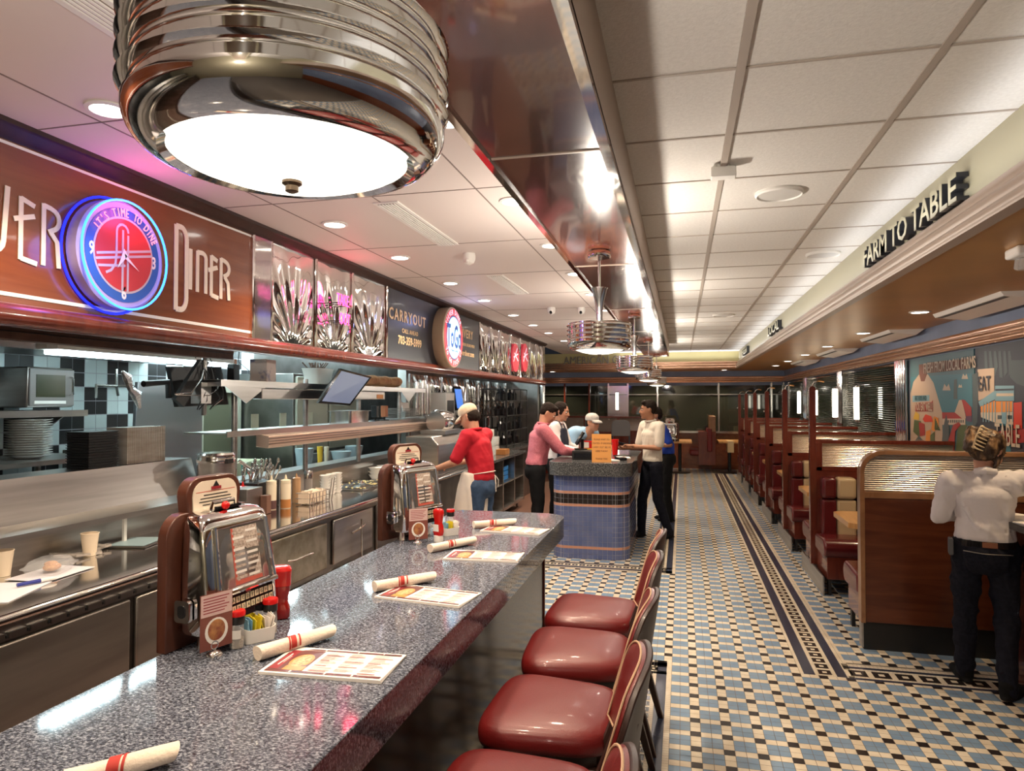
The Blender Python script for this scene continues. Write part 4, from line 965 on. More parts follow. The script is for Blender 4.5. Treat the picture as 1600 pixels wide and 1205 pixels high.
def partition0(y):
    t = thing('booth_partition', 'wide walnut booth end panel with rounded reeded glass top, nearest', 'partition', (1.2, y, 0), group='booth partitions')
    m = MB(); m.box(0, 1.24, 0, .07, .19, 1.05, oak); m.build('wood_panel', t, bevel=.003)
    m = MB(); m.box(.015, 1.24, .012, .058, 0, .19, black); m.box(0, .012, .0, .07, 0.02, .26, steel); m.build('kick_base', t, smooth=False)
    path = [(.012, .19), (.012, 1.22)]+[(.012+.14*(1-math.cos(R(a))), 1.22+.14*math.sin(R(a))) for a in range(15, 91, 15)]+[(1.24, 1.36)]
    m = MB()
    for (a, b), (c, d) in zip(path, path[1:]):
        L_ = math.hypot(c-a, d-b); m.obox(((a+c)/2, .035, (b+d)/2), L_+.012, .085, .03, oak_lt, (0, -math.atan2(d-b, c-a), 0))
    m.box(0, 1.24, -.006, .076, 1.045, 1.09, oak_lt); m.build('trim_rail', t, bevel=.004)
    m = MB(); ribs(m, lambda z: .02 if z < 1.22 else .014+.14*(1-math.sqrt(max(0, 1-((z-1.22)/.14)**2))), 1.24, 1.09, 1.352, .020, .05); lab(m.build('reeded_glass', t, smooth=False), 'horizontally ribbed glass panel')
    return t
partition0(PY[0])
def partition(y):
    t = thing('booth_partition', '', 'partition', (1.2, y, 0), group='booth partitions')
    m = MB(); m.box(.04, 1.24, 0, .06, .16, 1.06, mahog_trim); m.build('wood_panel', t, bevel=.003)
    m = MB(); m.box(.02, 1.24, .01, .05, 0, .16, steel_dk); m.box(.0, .012, -.52, .58, .0, .165, steel); m.build('kick_base', t, smooth=False)
    m = MB(); ribs(m, lambda z: .10, 1.24, 1.085, 1.315, .018, .042); lab(m.build('reeded_glass', t, smooth=False), 'horizontally ribbed glass panel')
    m = MB(); m.box(.04, 1.24, -.006, .066, 1.31, 1.345, mahog_trim); m.box(.04, 1.24, -.004, .064, 1.05, 1.088, mahog_trim); m.box(.045, .10, -.004, .064, 1.05, 1.345, mahog_trim); m.build('rail', t, bevel=.003)
    m = MB(); m.box(-.01, .048, -.004, .064, .16, 1.80, mahog_trim); m.prism([(-.01, 1.80), (.048, 1.80), (.048, 1.83)]+arc(.019, 1.83, .029, 0, 180, 6)+[(-.01, 1.83)], -.004, .064, mahog_trim, 'y'); m.build('post', t, bevel=.003)
    m = MB(); m.tube([(.02, .03, 1.55), (.02, .03, 1.86), (.04, .03, 1.895), (.08, .03, 1.91), (.13, .03, 1.90)], .008, chrome); m.lathe([(.016, 1.55), (.016, 1.57)], chrome, (-.018, .03, 0), 12); m.build('coat_hook', t)
    return t
pp = partition(PY[1]); pp['label'] = 'red mahogany booth partition with tall post, second from the camera'
for k in range(2, 7): dup(pp, (1.2, PY[k], 0), label='red mahogany booth partition with tall post, %s from the camera' % (on[k] if k < 6 else 'farthest'))
def bench(flip):
    t = thing('booth_bench', '', 'bench', (1.22, 0, 0), group='red booth benches'); s_ = -1 if flip else 1   # s=1 faces the camera (-y), its back at +y
    Yb = lambda a: -s_*a
    m = MB(); m.box(.02, 1.2, Yb(.02), Yb(.50), .14, .36, mahog_trim); m.build('bench_box', t, bevel=.003)
    m = MB(); prof = [(.10, .34)]+[(.46+.085*math.sin(R(a)), .41-.085*math.cos(R(a))*1.0) for a in range(0, 181, 20)]+[(.10, .475)]
    m.prism([(Yb(a), b) for a, b in prof], -.01, 1.2, vinyl_dk, 'x'); m.build('seat', t, bevel=.02, seg=3, angle=50)
    m = MB()
    for a, b, mt in ((.0, .13, vinyl_dk), (.13, .30, vinyl_cream), (.30, 1.2, vinyl_dk)):
        m.box(a+.05, b+.05-.004 if b < 1.2 else 1.2, Yb(.0), Yb(.14), .46, .795, mt)
    m.build('backrest', t, bevel=.02, seg=3)
    m = MB()
    for a, b, mt in ((.0, .13, vinyl_dk), (.13, .30, vinyl_cream), (.30, 1.2, vinyl_dk)):
        m.box(a+.05, b+.05-.004 if b < 1.2 else 1.2, Yb(.0), Yb(.155), .805, 1.0, mt)
    m.build('head_roll', t, bevel=.028, seg=3)
    for xx in (.03, 1.1): m = MB(); m.box(xx, xx+.025, Yb(.44), Yb(.49), 0, .14, black); m.build('leg', t)
    return t
b0 = bench(False); b1 = bench(True); u0 = u1 = False
for k, y in enumerate(PY):
    if k > 0:
        o = b0 if not u0 else dup(b0, (0, 0, 0)); u0 = True; o.location = (1.22, y-.002, 0); o['label'] = 'red vinyl booth bench facing the camera, %s along the aisle' % on[k-1]
    o = b1 if not u1 else dup(b1, (0, 0, 0)); u1 = True; o.location = (1.22, y+.072 if k == 0 else y+.062, 0); o['label'] = 'red vinyl booth bench facing away from the camera, %s along the aisle' % on[k]
def table():
    t = thing('booth_table', '', 'table', (1.27, 0, 0), group='butcher block booth tables')
    m = MB(); m.prism([(0, -.27), (.06, -.33), (1.16, -.33), (1.16, .33), (.06, .33), (0, .27)], .715, .76, butcher); m.build('tabletop', t, bevel=.004)
    m = MB(); m.lathe([(.24, 0), (.24, .015), (.04, .035), (.035, .05), (.035, .715)], black, (.58, 0, 0), 24); m.build('pedestal', t); return t
tb = table(); cl = mat('cream runner', (.60, .46, .27), .6)
for k in range(6):
    o = tb if k == 0 else dup(tb, (0, 0, 0)); o.location = (1.27, (PY[k]+PY[k+1])/2+.03, 0); o['label'] = 'light butcher block booth table, %s along the aisle' % on[k]
# sconces and modelled sconce reflections on the right wall, sconce on the far wall
def sconce(x, y, z, rz, label, s_=1):
    t = thing('wall_sconce', label, 'wall lamp', (x, y, z), rz, 'tall white wall sconces')
    m = MB(); m.box(-.02, 0, -.045, .045, -.26, .26, chrome_soft); m.build('back_plate', t, bevel=.003)
    m = MB(); m.lathe([(.030, -.225), (.034, -.22), (.034, .22), (.030, .225)], E_sconce, (-.045, 0, 0), 24); m.build('lit_shade', t)
    m = MB(); m.lathe([(.038, -.245), (.038, -.222)], chrome, (-.045, 0, 0), 24); m.lathe([(.038, .222), (.038, .245)], chrome, (-.045, 0, 0), 24); m.build('end_cap', t)
for k, y in enumerate([U(u, 640, X=XR-.1).y for u in (1339, 1305, 1275, 1249)]): sconce(XR-.06, y, 1.68, 0, 'tall white sconce glow, %s from the camera on the right wall, nearest and third being reflections' % ORD[k])  # nearest and third stand for sconce reflections in the glass, added as glowing sconces
sconce(U(964, 628, Y=17.9).x, YW-.03, 1.70, PI/2, 'tall glowing white sconce on the far wall above the leaning man')
# murals -------------------------------------------------------------
def mural():
    t = thing('wall_mural', 'flat farm mural with bottle shape, barn and FRESH FROM LOCAL FARMS banner', 'mural', (XR-.01, 7.5, 0)); o_ = Vector((0, -7.5, 0))
    X = XR-.02
    def pl(mb, pts, mt, lvl):
        q = [U(u, v, X=X) for u, v in pts]; mb.plate((-.012-.0008*lvl, 0, 0), RY, LZ, [(-(a.y-7.5), a.z) for a in q], .0006, mt)
    c = lambda n, r, g, b: mat(n, (r, g, b), .45)
    teal = c('mural teal', 0.040, 0.112, 0.144); teal2 = c('mural blue', 0.024, 0.136, 0.192); crm = c('mural cream', 0.384, 0.288, 0.224); mred = c('mural red', 0.280, 0.016, 0.016); brn = c('mural brown', 0.128, 0.036, 0.016); gry = c('mural slate', 0.048, 0.068, 0.080); grn = c('mural green', 0.056, 0.088, 0.028); nvy = c('mural navy', 0.016, 0.020, 0.036); yel = c('mural yellow', 0.496, 0.304, 0.024); org = c('mural orange', 0.560, 0.200, 0.024); crm2 = c('mural pale', 0.440, 0.360, 0.288); pur = c('mural plum', 0.080, 0.032, 0.080); lbl = c('mural light blue', 0.144, 0.272, 0.352); vred = c('mural vermilion', 0.480, 0.032, 0.012)
    m = MB(); m.box(-.012, 0, 6.655-7.5, 8.34-7.5, .85, 2.165, teal)
    m.build('board', t, smooth=False)
    sc = 190/1272.; Q = lambda *pp: [(1410+x*sc, 540+y*sc) for x, y in pp]
    m = MB()
    pl(m, Q((90, 330), (730, 290), (738, 700), (400, 700), (90, 480)), teal2, 1)
    pl(m, Q((90, 1150), (90, 500), (120, 380), (180, 300), (270, 300), (330, 390), (380, 560), (420, 700), (430, 1200)), crm, 2)
    pl(m, Q((178, 200), (255, 190), (262, 300), (235, 375), (200, 375), (180, 300)), brn, 3)
    pl(m, Q((262, 178), (696, 138), (696, 245), (265, 292)), brn, 3)
    pl(m, Q((110, 525), (288, 518), (288, 580), (110, 592)), lbl, 3); pl(m, Q((140, 600), (310, 592), (325, 570), (325, 690), (140, 690)), mred, 4)
    for x0, y0, s_ in ((425, 470, 1.0), (625, 350, .8), (590, 440, .5)): pl(m, Q((x0, y0), (x0+20*s_, y0-70*s_), (x0+45*s_, y0-35*s_), (x0+65*s_, y0-70*s_), (x0+85*s_, y0)), crm2, 3)
    pl(m, Q((540, 560), (545, 360), (575, 350), (580, 560)), gry, 2); pl(m, Q((420, 700), (560, 700), (640, 770), (425, 770)), mred, 3)
    pl(m, Q((425, 765), (665, 765), (665, 830), (425, 830)), crm2, 4); pl(m, Q((555, 700), (600, 570), (630, 570), (672, 760), (640, 770)), crm, 4); pl(m, Q((625, 565), (660, 570), (730, 650), (732, 740), (675, 740)), mred, 4); pl(m, Q((670, 740), (735, 735), (735, 800), (680, 790)), pur, 5)
    for k in range(8): pl(m, Q((485+k*22, 778), (497+k*22, 778), (497+k*22, 808), (485+k*22, 808)), gry, 6)
    pl(m, Q((400, 1180), (440, 840), (465, 720), (500, 870), (490, 1180)), gry, 5); pl(m, Q((470, 1050), (540, 830), (600, 800), (620, 830), (560, 900), (550, 1180), (470, 1180)), mred, 6); pl(m, Q((560, 1180), (590, 840), (680, 830), (735, 880), (735, 1180)), grn, 5)
    pl(m, Q((120, 900), (130, 780), (200, 790), (240, 900), (180, 960)), grn, 5); pl(m, Q((180, 800), (240, 820), (245, 940), (190, 950)), mred, 6); pl(m, Q((120, 770), (145, 690), (185, 720), (180, 780)), yel, 6); pl(m, Q((220, 770), (250, 720), (310, 740), (330, 800), (240, 800)), vred, 6); pl(m, Q((320, 800), (340, 740), (385, 760), (390, 850), (340, 900), (310, 880)), org, 6); pl(m, Q((255, 900), (300, 880), (310, 1010), (250, 1020)), org, 6); pl(m, Q((300, 940), (345, 900), (345, 1180), (300, 1180)), grn, 7)
    for a in range(6): pl(m, Q((345, 880), (350+a*10, 760+a*22), (362+a*9, 770+a*24)), grn, 8)
    pl(m, Q((130, 1010), (180, 940), (240, 1010), (230, 1180), (130, 1180)), gry, 7)
    lab(m.build('painted_shapes', t, smooth=False), 'painted farm, barn and vegetables')
    def tx(s_, u, v, size, mt, f=1.0, tt=None):
        q = U(u, v, X=X); m = MB(); m.text(s_, (-.02, q.y-7.5, q.z), RY, LZ, size, .002, mt, f, bold=.002); m.build('mural_lettering', tt or t, smooth=False)
    tx('FRESH FROM LOCAL FARMS', 1410+480*sc, 540+215*sc, .145, crm2, .72)
    tx('YOU EAT WELL!', 1410+235*sc, 540+645*sc, .115, crm2, .62); tx('EAT HERE AND', 1410+200*sc, 540+552*sc, .07, teal, .75)
    # second board
    t2 = thing('wall_mural', 'dark city mural with blue diner car, EAT sign and TABLE lettering', 'mural', (XR-.01, 7.5, 0))
    m = MB(); m.box(-.012, 0, 4.1-7.5, 6.625-7.5, .85, 2.165, nvy); m.build('board', t2, smooth=False); m = MB()
    pl(m, Q((790, 250), (965, 235), (965, 500), (800, 580)), crm, 1)
    pl(m, Q((800, 590), (975, 470), (980, 560), (820, 640)), lbl, 2); pl(m, Q((975, 420), (1175, 420), (1175, 580), (975, 580)), lbl, 2); pl(m, Q((990, 500), (1170, 500), (1170, 530), (990, 530)), crm2, 3); pl(m, Q((980, 455), (1172, 450), (1172, 470), (980, 475)), nvy, 3)
    pl(m, Q((825, 640), (975, 575), (985, 700), (830, 700)), org, 3); pl(m, Q((985, 585), (1165, 585), (1165, 690), (985, 700)), org, 3); pl(m, Q((825, 700), (1170, 695), (1165, 830), (985, 810), (830, 750)), crm2, 3)
    for x in (850, 880, 910, 945, 975, 1045, 1090, 1120, 1160): pl(m, Q((x, 590), (x+9, 588), (x+9, 800), (x, 800)), lbl, 5)
    for x in (1005, 1110): pl(m, Q((x, 730), (x+45, 730), (x+45, 770), (x, 770)), gry, 5)
    pl(m, Q((1055, 700), (1095, 700), (1100, 820), (1055, 820)), lbl, 6); pl(m, Q((985, 810), (1165, 830), (1165, 850), (985, 830)), teal2, 4)
    pl(m, Q((1165, 600), (1255, 590), (1260, 870), (1170, 870)), vred, 2); pl(m, Q((1130, 155), (1290, 150), (1290, 430), (1200, 400), (1130, 330)), gry, 1)
    pl(m, Q((1000, 900), (1290, 870), (1330, 1010), (1010, 1040)), mred, 3); pl(m, Q((1090, 1040), (1140, 1035), (1140, 1150), (1090, 1150)), teal2, 2); pl(m, Q((740, 300), (800, 280), (790, 800), (740, 900)), gry, 1)
    for k in range(6): pl(m, Q((860+k*50, 60), (885+k*50, 55), (905+k*50, 340-(k % 3)*60), (870+k*50, 330)), gry, 0.5)
    lab(m.build('painted_shapes', t2, smooth=False), 'painted diner car and city')
    tx('EAT', 1410+870*sc, 540+405*sc, .17, nvy, .8, t2); tx('TABLE', 1410+1110*sc, 540+950*sc, .24, crm2, .62, t2)
mural()
# host station at right
t = thing('host_station', 'dark wood service station behind the waitress at the right edge', 'cabinet', (1.93, 4.35, 0))
m = MB(); m.box(0, .50, 0, .50, 0, .98, mahog_trim); m.build('cabinet', t, bevel=.004)
m = MB(); m.box(-.10, .50, -.10, .55, .98, 1.02, blackgl); m.build('top', t, bevel=.004)
for k, (x, y, r) in enumerate(((1.97, 4.42, 15), (2.12, 4.62, -10), (1.95, 4.68, 30))):
    m = MB(); m.box(-.10, .10, -.14, .14, 0, .006+.003*k, paper); tag(m.build('paper_sheet', loc=(x, y, 1.021), rotz=R(r), smooth=False), ['white paper nearest the waitress on the dark station', 'white papers in the middle of the dark station', 'white paper at the back of the dark station'][k], 'paper')
# ================================================================ FAR END
t = thing('far_bench', 'red booth bench with wooden end panel standing before the far window', 'bench', (.5, 17.0, 0))
m = MB(); m.box(-.12, .28, 0, .9, .18, .98, mahog_trim); m.box(.14, .28, .0, .9, .98, 1.35, oak_lt); m.build('end_panel', t, bevel=.01)
m = MB(); m.box(-.32, .12, .02, .9, .40, .54, vinyl); m.build('seat', t, bevel=.04, seg=3); m = MB(); m.box(.08, .2, -.02, .9, .5, 1.05, vinyl); m.build('backrest', t, bevel=.03, seg=3)
t = thing('far_table', 'butcher block table by the far window with the small jukebox', 'table', (-.05, 16.9, 0)); m = MB(); m.box(-.45, .28, -.3, .75, .715, .76, butcher); m.build('tabletop', t, bevel=.004); m = MB(); m.lathe([(.24, 0), (.24, .015), (.04, .035), (.04, .715)], black, n=20); m.build('pedestal', t)
t = thing('far_table', 'small butcher block table right of the far bench', 'table', (1.1, 17.2, 0)); m = MB(); m.box(-.26, .35, -.3, .6, .715, .76, butcher); m.build('tabletop', t, bevel=.004); m = MB(); m.lathe([(.24, 0), (.24, .015), (.04, .035), (.04, .715)], black, n=20); m.build('pedestal', t); m = MB(); m.box(-.06, .08, -.303, .3, .50, .763, cl); lab(m.build('runner', t, smooth=False), 'cream runner cloth')
for k, (x, w_) in enumerate(((-2.2, 1.6), (-3.6, 1.2))):
    t = thing('far_booth', ['mahogany booth back with ribbed glass behind the leaning man', 'mahogany booth back with ribbed glass left of the leaning man'][k], 'booth', (x, 16.0, 0)); m = MB(); m.box(-w_/2, w_/2+.0, 0, .06, 0, 1.0, mahog_trim); m.box(-w_/2, w_/2, -.01, .07, 1.32, 1.36, mahog_trim)
    for q in (-w_/2, -.02, w_/2-.05): m.box(q, q+.05, 0, .06, 1.0, 1.34, mahog_trim)
    m.build('frame', t, bevel=.003); m = MB(); m.box(-w_/2, w_/2, .02, .04, 1.0, 1.32, reed_glass); lab(m.build('reeded_glass', t, smooth=False), 'pale ribbed glass panel')
    m = MB(); m.box(-w_/2, w_/2, .07, .5, .38, .5, vinyl); m.build('seat', t, bevel=.03, seg=3)
t = thing('far_booth', 'mahogany booth back with ribbed glass between the far sconce and the table', 'booth', (-1.0, 16.6, 0)); m = MB(); m.box(-.5, .45, 0, .06, 0, 1.0, mahog_trim); m.box(-.5, .45, -.01, .07, 1.3, 1.34, mahog_trim); m.box(.40, .45, 0, .06, 1.0, 1.3, mahog_trim); m.build('frame', t, bevel=.003); m = MB(); m.box(-.5, .4, .02, .04, 1.0, 1.3, reed_glass); lab(m.build('reeded_glass', t, smooth=False), 'pale ribbed glass panel'); m = MB(); m.box(-.45, .4, .07, .5, .38, .5, vinyl); m.build('seat', t, bevel=.03, seg=3)
t = thing('dark_chair', 'grey rounded chair back behind the register stand', 'chair', (-1.28, 15.0, 0)); m = MB(); m.prism([(-.2, .95), (.2, .95)]+arc(.08, 1.18, .12, 0, 90, 5)+arc(-.08, 1.18, .12, 90, 180, 5), 0, .05, mat('grey vinyl', (.10, .09, .09), .4), 'y'); m.build('backrest', t, bevel=.01)
m = MB(); m.box(-.2, .2, -.4, .0, .62, .68, mat('grey vinyl', (.1, .1, .1), .4)); m.build('seat', t, bevel=.01)
for sx in (-1, 1):
    for sy in (-.37, .02): m = MB(); m.box(sx*.18-.015, sx*.18+.015, sy, sy+.03, 0, .96 if sy > 0 else .62, black); m.build('leg', t)
# ================================================================ BACK COUNTER AND KITCHEN
CX = -2.48
t = thing('back_counter', 'long stainless steel work counter with bull nosed edge', 'counter', (-2.9, 4, 0))
m = MB(); m.T = Matrix.Translation((2.9, -4, 0)); m.prism([(-3.185, .87), (-3.185, .91)]+[(CX-.012, .91)]+arc(CX-.02, .888, .022, 80, -80, 6)+[(CX-.03, .862)], YN+.4, 7.9, mat('counter steel', (.62, .61, .60), .10, 1), 'y'); m.build('worktop', t, angle=50)
m = MB(); m.T = Matrix.Translation((2.9, -4, 0)); m.box(-3.14, CX-.05, YN+.4, 7.9, .10, .87, steel_dk); m.box(-3.1, CX-.12, YN+.4, 7.9, 0, .1, black); m.box(CX-.052, CX-.035, YN+.4, 3.70, .80, .86, steel)
k = 0; y = .8
while y < 3.66:
    m.obox((CX-.03, y, .822), .02, .072, .022, steel, (0, 0, 0)); m.obox((CX-.031, y+.045, .820), .02, .008, .012, black); y += .09
m.build('base', t, smooth=False)
def door(parent_t, y0, y1, z0, z1, label, handle='bow', mt=None):
    m = MB(); m.T = Matrix.Translation((2.9, -4, 0)); m.box(CX-.05, CX-.028, y0, y1, z0, z1, mt or steel_old); o = m.build('door', parent_t, bevel=.008); 
    if label: lab(o, label)
    m = MB(); m.T = Matrix.Translation((2.9, -4, 0)); yc = (y0+y1)/2; zc = (z0+z1)/2
    if handle == 'bow': m.tube([(CX-.03, yc-.13, zc-.0), (CX+.01, yc-.11, zc+.005), (CX+.02, yc, zc+.012), (CX+.01, yc+.11, zc+.005), (CX-.03, yc+.13, zc)], .007, chrome_soft)
    elif handle == 'cross': m.tube([(CX+.0, yc-.10, zc+.03), (CX+.02, yc, zc+.05), (CX, yc+.12, zc+.06)], .009, chrome_soft); m.tube([(CX+.02, yc+.02, zc+.12), (CX+.02, yc+.03, zc-.22)], .007, chrome_soft)
    elif handle == 'knob': m.lathe([(.02, CX-.03), (.025, CX+.01), (.01, CX+.02)], black, (0, yc, zc), 14, axis='x')
    else: m.box(CX-.028, CX-.02, yc-.02, yc+.02, zc-.01, zc+.01, chrome)
    m.build('handle', o)
cab = mat('cabinet steel', (.46, .42, .38), .36, .9, nscale=3, ncol=(.34, .31, .28), aniso=(1, .4, 4)); door(t, .9, 2.72, .42, .79, None, 'x', cab); door(t, 2.76, 3.66, .42, .79, None, 'x', cab); door(t, .9, 2.72, .12, .39, None, 'x', cab); door(t, 2.76, 3.66, .12, .39, None, 'x', cab)
door(t, 3.80, 4.56, .50, .83, 'oven door with worn yellowish steel'); door(t, 4.66, 5.32, .50, .83, 'worn steel door with a cross shaped latch', 'cross', steel); door(t, 5.40, 6.1, .45, .83, None, 'knob', steel_dk); door(t, 6.15, 7.0, .45, .83, None, 'x', steel)
door(t, 3.80, 4.56, .2, .46, None, 'x', steel_dk); door(t, 4.66, 5.32, .2, .46, None, 'x', steel)
# drinks counter beyond
t = thing('drinks_counter', 'far stainless drinks counter with open shelves below', 'counter', (-2.9, 9.4, 0)); o_ = Matrix.Translation((2.9, -9.4, 0))
m = MB(); m.T = o_; m.box(-3.26, CX+.02, 7.95, 10.96, .87, .91, granite_dk); m.build('worktop', t, bevel=.004)
m = MB(); m.T = o_; m.box(-3.25, CX-.02, 7.95, 8.85, .12, .87, steel); m.box(-3.25, CX-.02, 8.85, 10.96, .12, .16, steel); m.box(-3.25, -3.22, 8.85, 10.96, .12, .87, black)
for y in (8.85, 9.6, 10.3, 10.92): m.box(-3.25, CX-.02, y, y+.04, .12, .87, steel)
m.box(-3.2, CX-.03, 8.85, 10.96, .50, .52, steel); m.build('cabinet', t, smooth=False)
for y in (8.1, 9.6, 10.9): m = MB(); m.T = o_; m.lathe([(.02, 0), (.02, .12)], steel, (-2.6, y, 0), 10); m.build('leg', t)
m = MB(); m.T = o_; m.lathe([(.02, CX-.02), (.025, CX+.01), (.01, CX+.015)], chrome, (0, 8.3, .76), 14, axis='x'); m.build('knob', t)
blu = mat('blue crate', (.02, .22, .62), .35)
for k, z in enumerate((.53, .60, .67)):
    m = MB(); m.box(-.2, .2, -.22, .22, 0, .06, blu); m.box(-.18, .18, -.2, .2, .058, .062, black); tag(m.build('plastic_tray', loc=(-2.78, 10.0, z), smooth=False), ['blue plastic tray at the bottom of the stack under the drinks counter', 'blue plastic tray in the middle of the stack under the drinks counter', 'blue plastic tray on top of the stack under the drinks counter'][k], 'tray', 'stacked blue trays')
# pass shelving unit
t = thing('pass_shelf', 'tall stainless pass shelf with two decks and round posts', 'shelf', (-3.05, 5.9, 0)); o_ = Matrix.Translation((3.05, -5.9, 0))
for k, y in enumerate((4.27, 5.22, 6.2, 7.2)): m = MB(); m.T = o_; m.lathe([(.021, 1.12), (.021, 1.90 if k else 1.86)], steel, (-3.08, y, 0), 14); m.build('post', t)
m = MB(); m.T = o_; m.box(-3.32, -2.98, 3.98, 7.75, 1.845, 1.855, steel); m.box(-2.985, -2.975, 3.98, 7.75, 1.815, 1.86, steel); m.box(-3.32, -2.98, 3.98, 3.99, 1.815, 1.86, steel); m.build('upper_deck', t, smooth=False)
m = MB(); m.T = o_; m.box(-3.32, -2.98, 4.05, 7.75, 1.49, 1.50, steel); m.box(-2.985, -2.975, 4.05, 7.75, 1.47, 1.51, steel); m.build('lower_deck', t, smooth=False)
for a, b, c_ in ((3.99, 4.55, 4.27), (7.0, 7.5, 7.25)): m = MB(); m.T = o_; m.prism([(a, 1.84), (b, 1.84), (c_, 1.70)], -2.99, -2.985, steel, 'x'); m.build('bracket', t, smooth=False)
t = thing('heat_lamp', 'long ribbed strip heat lamp hanging under the lower pass deck', 'heat lamp', (-2.95, 5.9, 1.43)); m = MB(); m.prism([(-.08, -.05), (.02, -.06), (.03, -.04), (.03, .03), (-.02, .04), (-.08, .04)], -1.45, 1.75, mat('heat lamp enamel', (.58, .45, .38), .35, .6), 'y'); m.build('housing', t, bevel=.004)
m = MB(); 
for z in (-.03, -.01, .01): m.box(.029, .033, -1.45, 1.75, z, z+.006, steel_dk)
m.build('ribs', t, smooth=False)
t = thing('heat_lamp', 'strip heat lamp hanging under the upper pass deck', 'heat lamp', (-3.0, 5.4, 1.78)); m = MB(); m.box(-.06, .02, -.95, 1.2, -.05, .03, steel); m.build('housing', t, bevel=.006)
m = MB(); m.box(.02, .023, .1, .3, -.04, .0, mat('orange sticker', (.6, .25, .06), .5)); m.box(.02, .023, 1.0, 1.15, -.04, .0, MT['orange sticker']); m.build('sticker', t, smooth=False)
# items on shelves ----------------------------------------------------
def boxat(name, label, cat, u, v, X, w_, d_, h, mt, rz=0, group=None, z=None):
    p = U(u, v, X=X); m = MB(); m.box(-d_/2, d_/2, -w_/2, w_/2, 0, h, mt); return tag(m.build(name, loc=(p.x, p.y, z if z is not None else p.z), rotz=rz, bevel=.004), label, cat, group)
carton = mat('pale carton', (.50, .42, .38), .5, nscale=12, ncol=(.16, .16, .25), nfac=(.55, .66)); kraft = mat('bread crust', (.30, .14, .06), .7, nscale=14, ncol=(.48, .28, .14), bump=.6, bscale=30)
boxat('carton', 'small printed carton on the upper pass deck', 'box', 411, 596, -3.05, .17, .13, .17, carton, R(10), z=1.857)
t = thing('plastic_tub', 'white plastic tub of dark cutlery on the upper pass deck', 'tub', (-3.08, 5.42, 1.857)); m = MB(); m.loft([(0, 0, 0, .07, .11), (0, 0, .13, .09, .14), (0, 0, .14, .095, .15)], mat('milky plastic', (.75, .75, .70), .3, alpha=.7), 24, 6); m.build('tub', t)
for k in range(14): m = MB(); a = random.uniform(-.1, .1); m.tube([(random.uniform(-.05, .05), a, .10), (random.uniform(-.08, .08), a+random.uniform(-.06, .06), .19)], .006, mat('dark handles', (.12, .07, .05), .5)); m.build('cutlery', t)
for k, y in enumerate((6.45, 6.75, 7.05)):
    m = MB(); m.ell((0, 0, .06), (.09, .15, .06), kraft); m.ell((.02, .1, .07), (.07, .1, .055), kraft); tag(m.build('bread_bag', loc=(-3.12, y, 1.858)), ['bag of brown bread loaves nearest the tablet on the upper deck', 'bag of brown bread loaves in the middle of the upper deck', 'bag of brown bread loaves at the far end of the upper deck'][k], 'bread', 'bread bags on the pass')
for k, (u, v) in enumerate(((300, 596), (452, 597))): pass
t = thing('black_speaker', 'small black upright speaker on the upper pass deck', 'speaker', (-3.2, 4.42, 1.857)); m = MB(); m.box(-.03, .03, -.035, .035, 0, .13, black); m.build('body', t, bevel=.005)
t = thing('steel_pan', 'deep steel pan on the lower pass deck below the tablet', 'pan', (-3.1, 6.05, 1.505)); m = MB(); o = rrect(-.13, .13, -.22, .22, .03); m.prism([(x*.88, y*.9) for x, y in o], 0, .11, chrome_soft); m.prism(o, .11, .118, chrome_soft); m.prism([(x*.84, y*.86) for x, y in o], .116, .1195, steel_dk); m.build('pan', t)
t = thing('wire_basket', 'dark mesh basket with white slips at the end of the lower deck', 'basket', (-3.1, 7.35, 1.505)); m = MB(); m.box(-.12, .12, -.22, .22, 0, .01, steel_dk)
for a in range(7): z = .015+a*.018; m.tube([(-.12, -.22, z), (.12, -.22, z), (.12, .22, z), (-.12, .22, z)], .003, steel_dk, 6, closed=True)
for a in range(14): y = -.21+a*.032; m.tube([(.12, y, 0), (.12, y, .13)], .0025, steel_dk, 6)
m.build('basket', t); m = MB(); m.obox((0, -.08, .14), .01, .12, .12, paper, (0, .2, .2)); m.obox((0, .08, .14), .01, .12, .1, paper, (0, -.2, -.3)); m.build('paper_slips', t, smooth=False)
for k, (y, c) in enumerate(((6.62, black), (6.85, mat('rust box', (.4, .13, .05), .5)))):
    m = MB(); m.box(-.03, .03, -.03, .03, .04, .16, c); m.box(-.03, .03, -.06, .06, 0, .012, black); m.box(-.01, .01, -.01, .01, .01, .05, black); tag(m.build('pepper_mill', loc=(-3.1, y, 1.505), bevel=.003), ['small black device standing on the lower pass deck', 'small rust coloured device standing on the lower pass deck'][k], 'device')
# order slips hung at the fridge doors, order tablet
scr = mat('tablet screen', (.04, .05, .09), .35, emit=(.20, .26, .42), es=.45)
pts = [U(531, 576, X=-2.86), U(580, 589, X=-2.93), U(546, 634, X=-2.88), U(496, 630, X=-2.81)]
c0 = sum(pts, Vector())/4; t = thing('order_tablet', 'tilted order tablet with lit blue screen mounted on the pass', 'tablet', c0)
ax = ((pts[1]-pts[0])+(pts[2]-pts[3])).normalized(); ay = (pts[0]-pts[3]); ay = (ay-ax*ay.dot(ax)).normalized()
W2 = ((pts[1]-pts[0]).length+(pts[2]-pts[3]).length)/4; H2 = ((pts[0]-pts[3]).length)/2*.98
dd = .2
m = MB(); sk = (pts[0]-pts[3]); q = [p-c0 for p in pts]; nn = (q[1]-q[0]).cross(q[0]-q[3]).normalized()
if nn.x < 0: nn = -nn
m.add([p-nn*.012 for p in q]+[p+nn*.006 for p in q], [(0, 1, 2, 3), (7, 6, 5, 4), (0, 4, 5, 1), (1, 5, 6, 2), (2, 6, 7, 3), (3, 7, 4, 0)], blackgl); m.build('case', t, smooth=False)
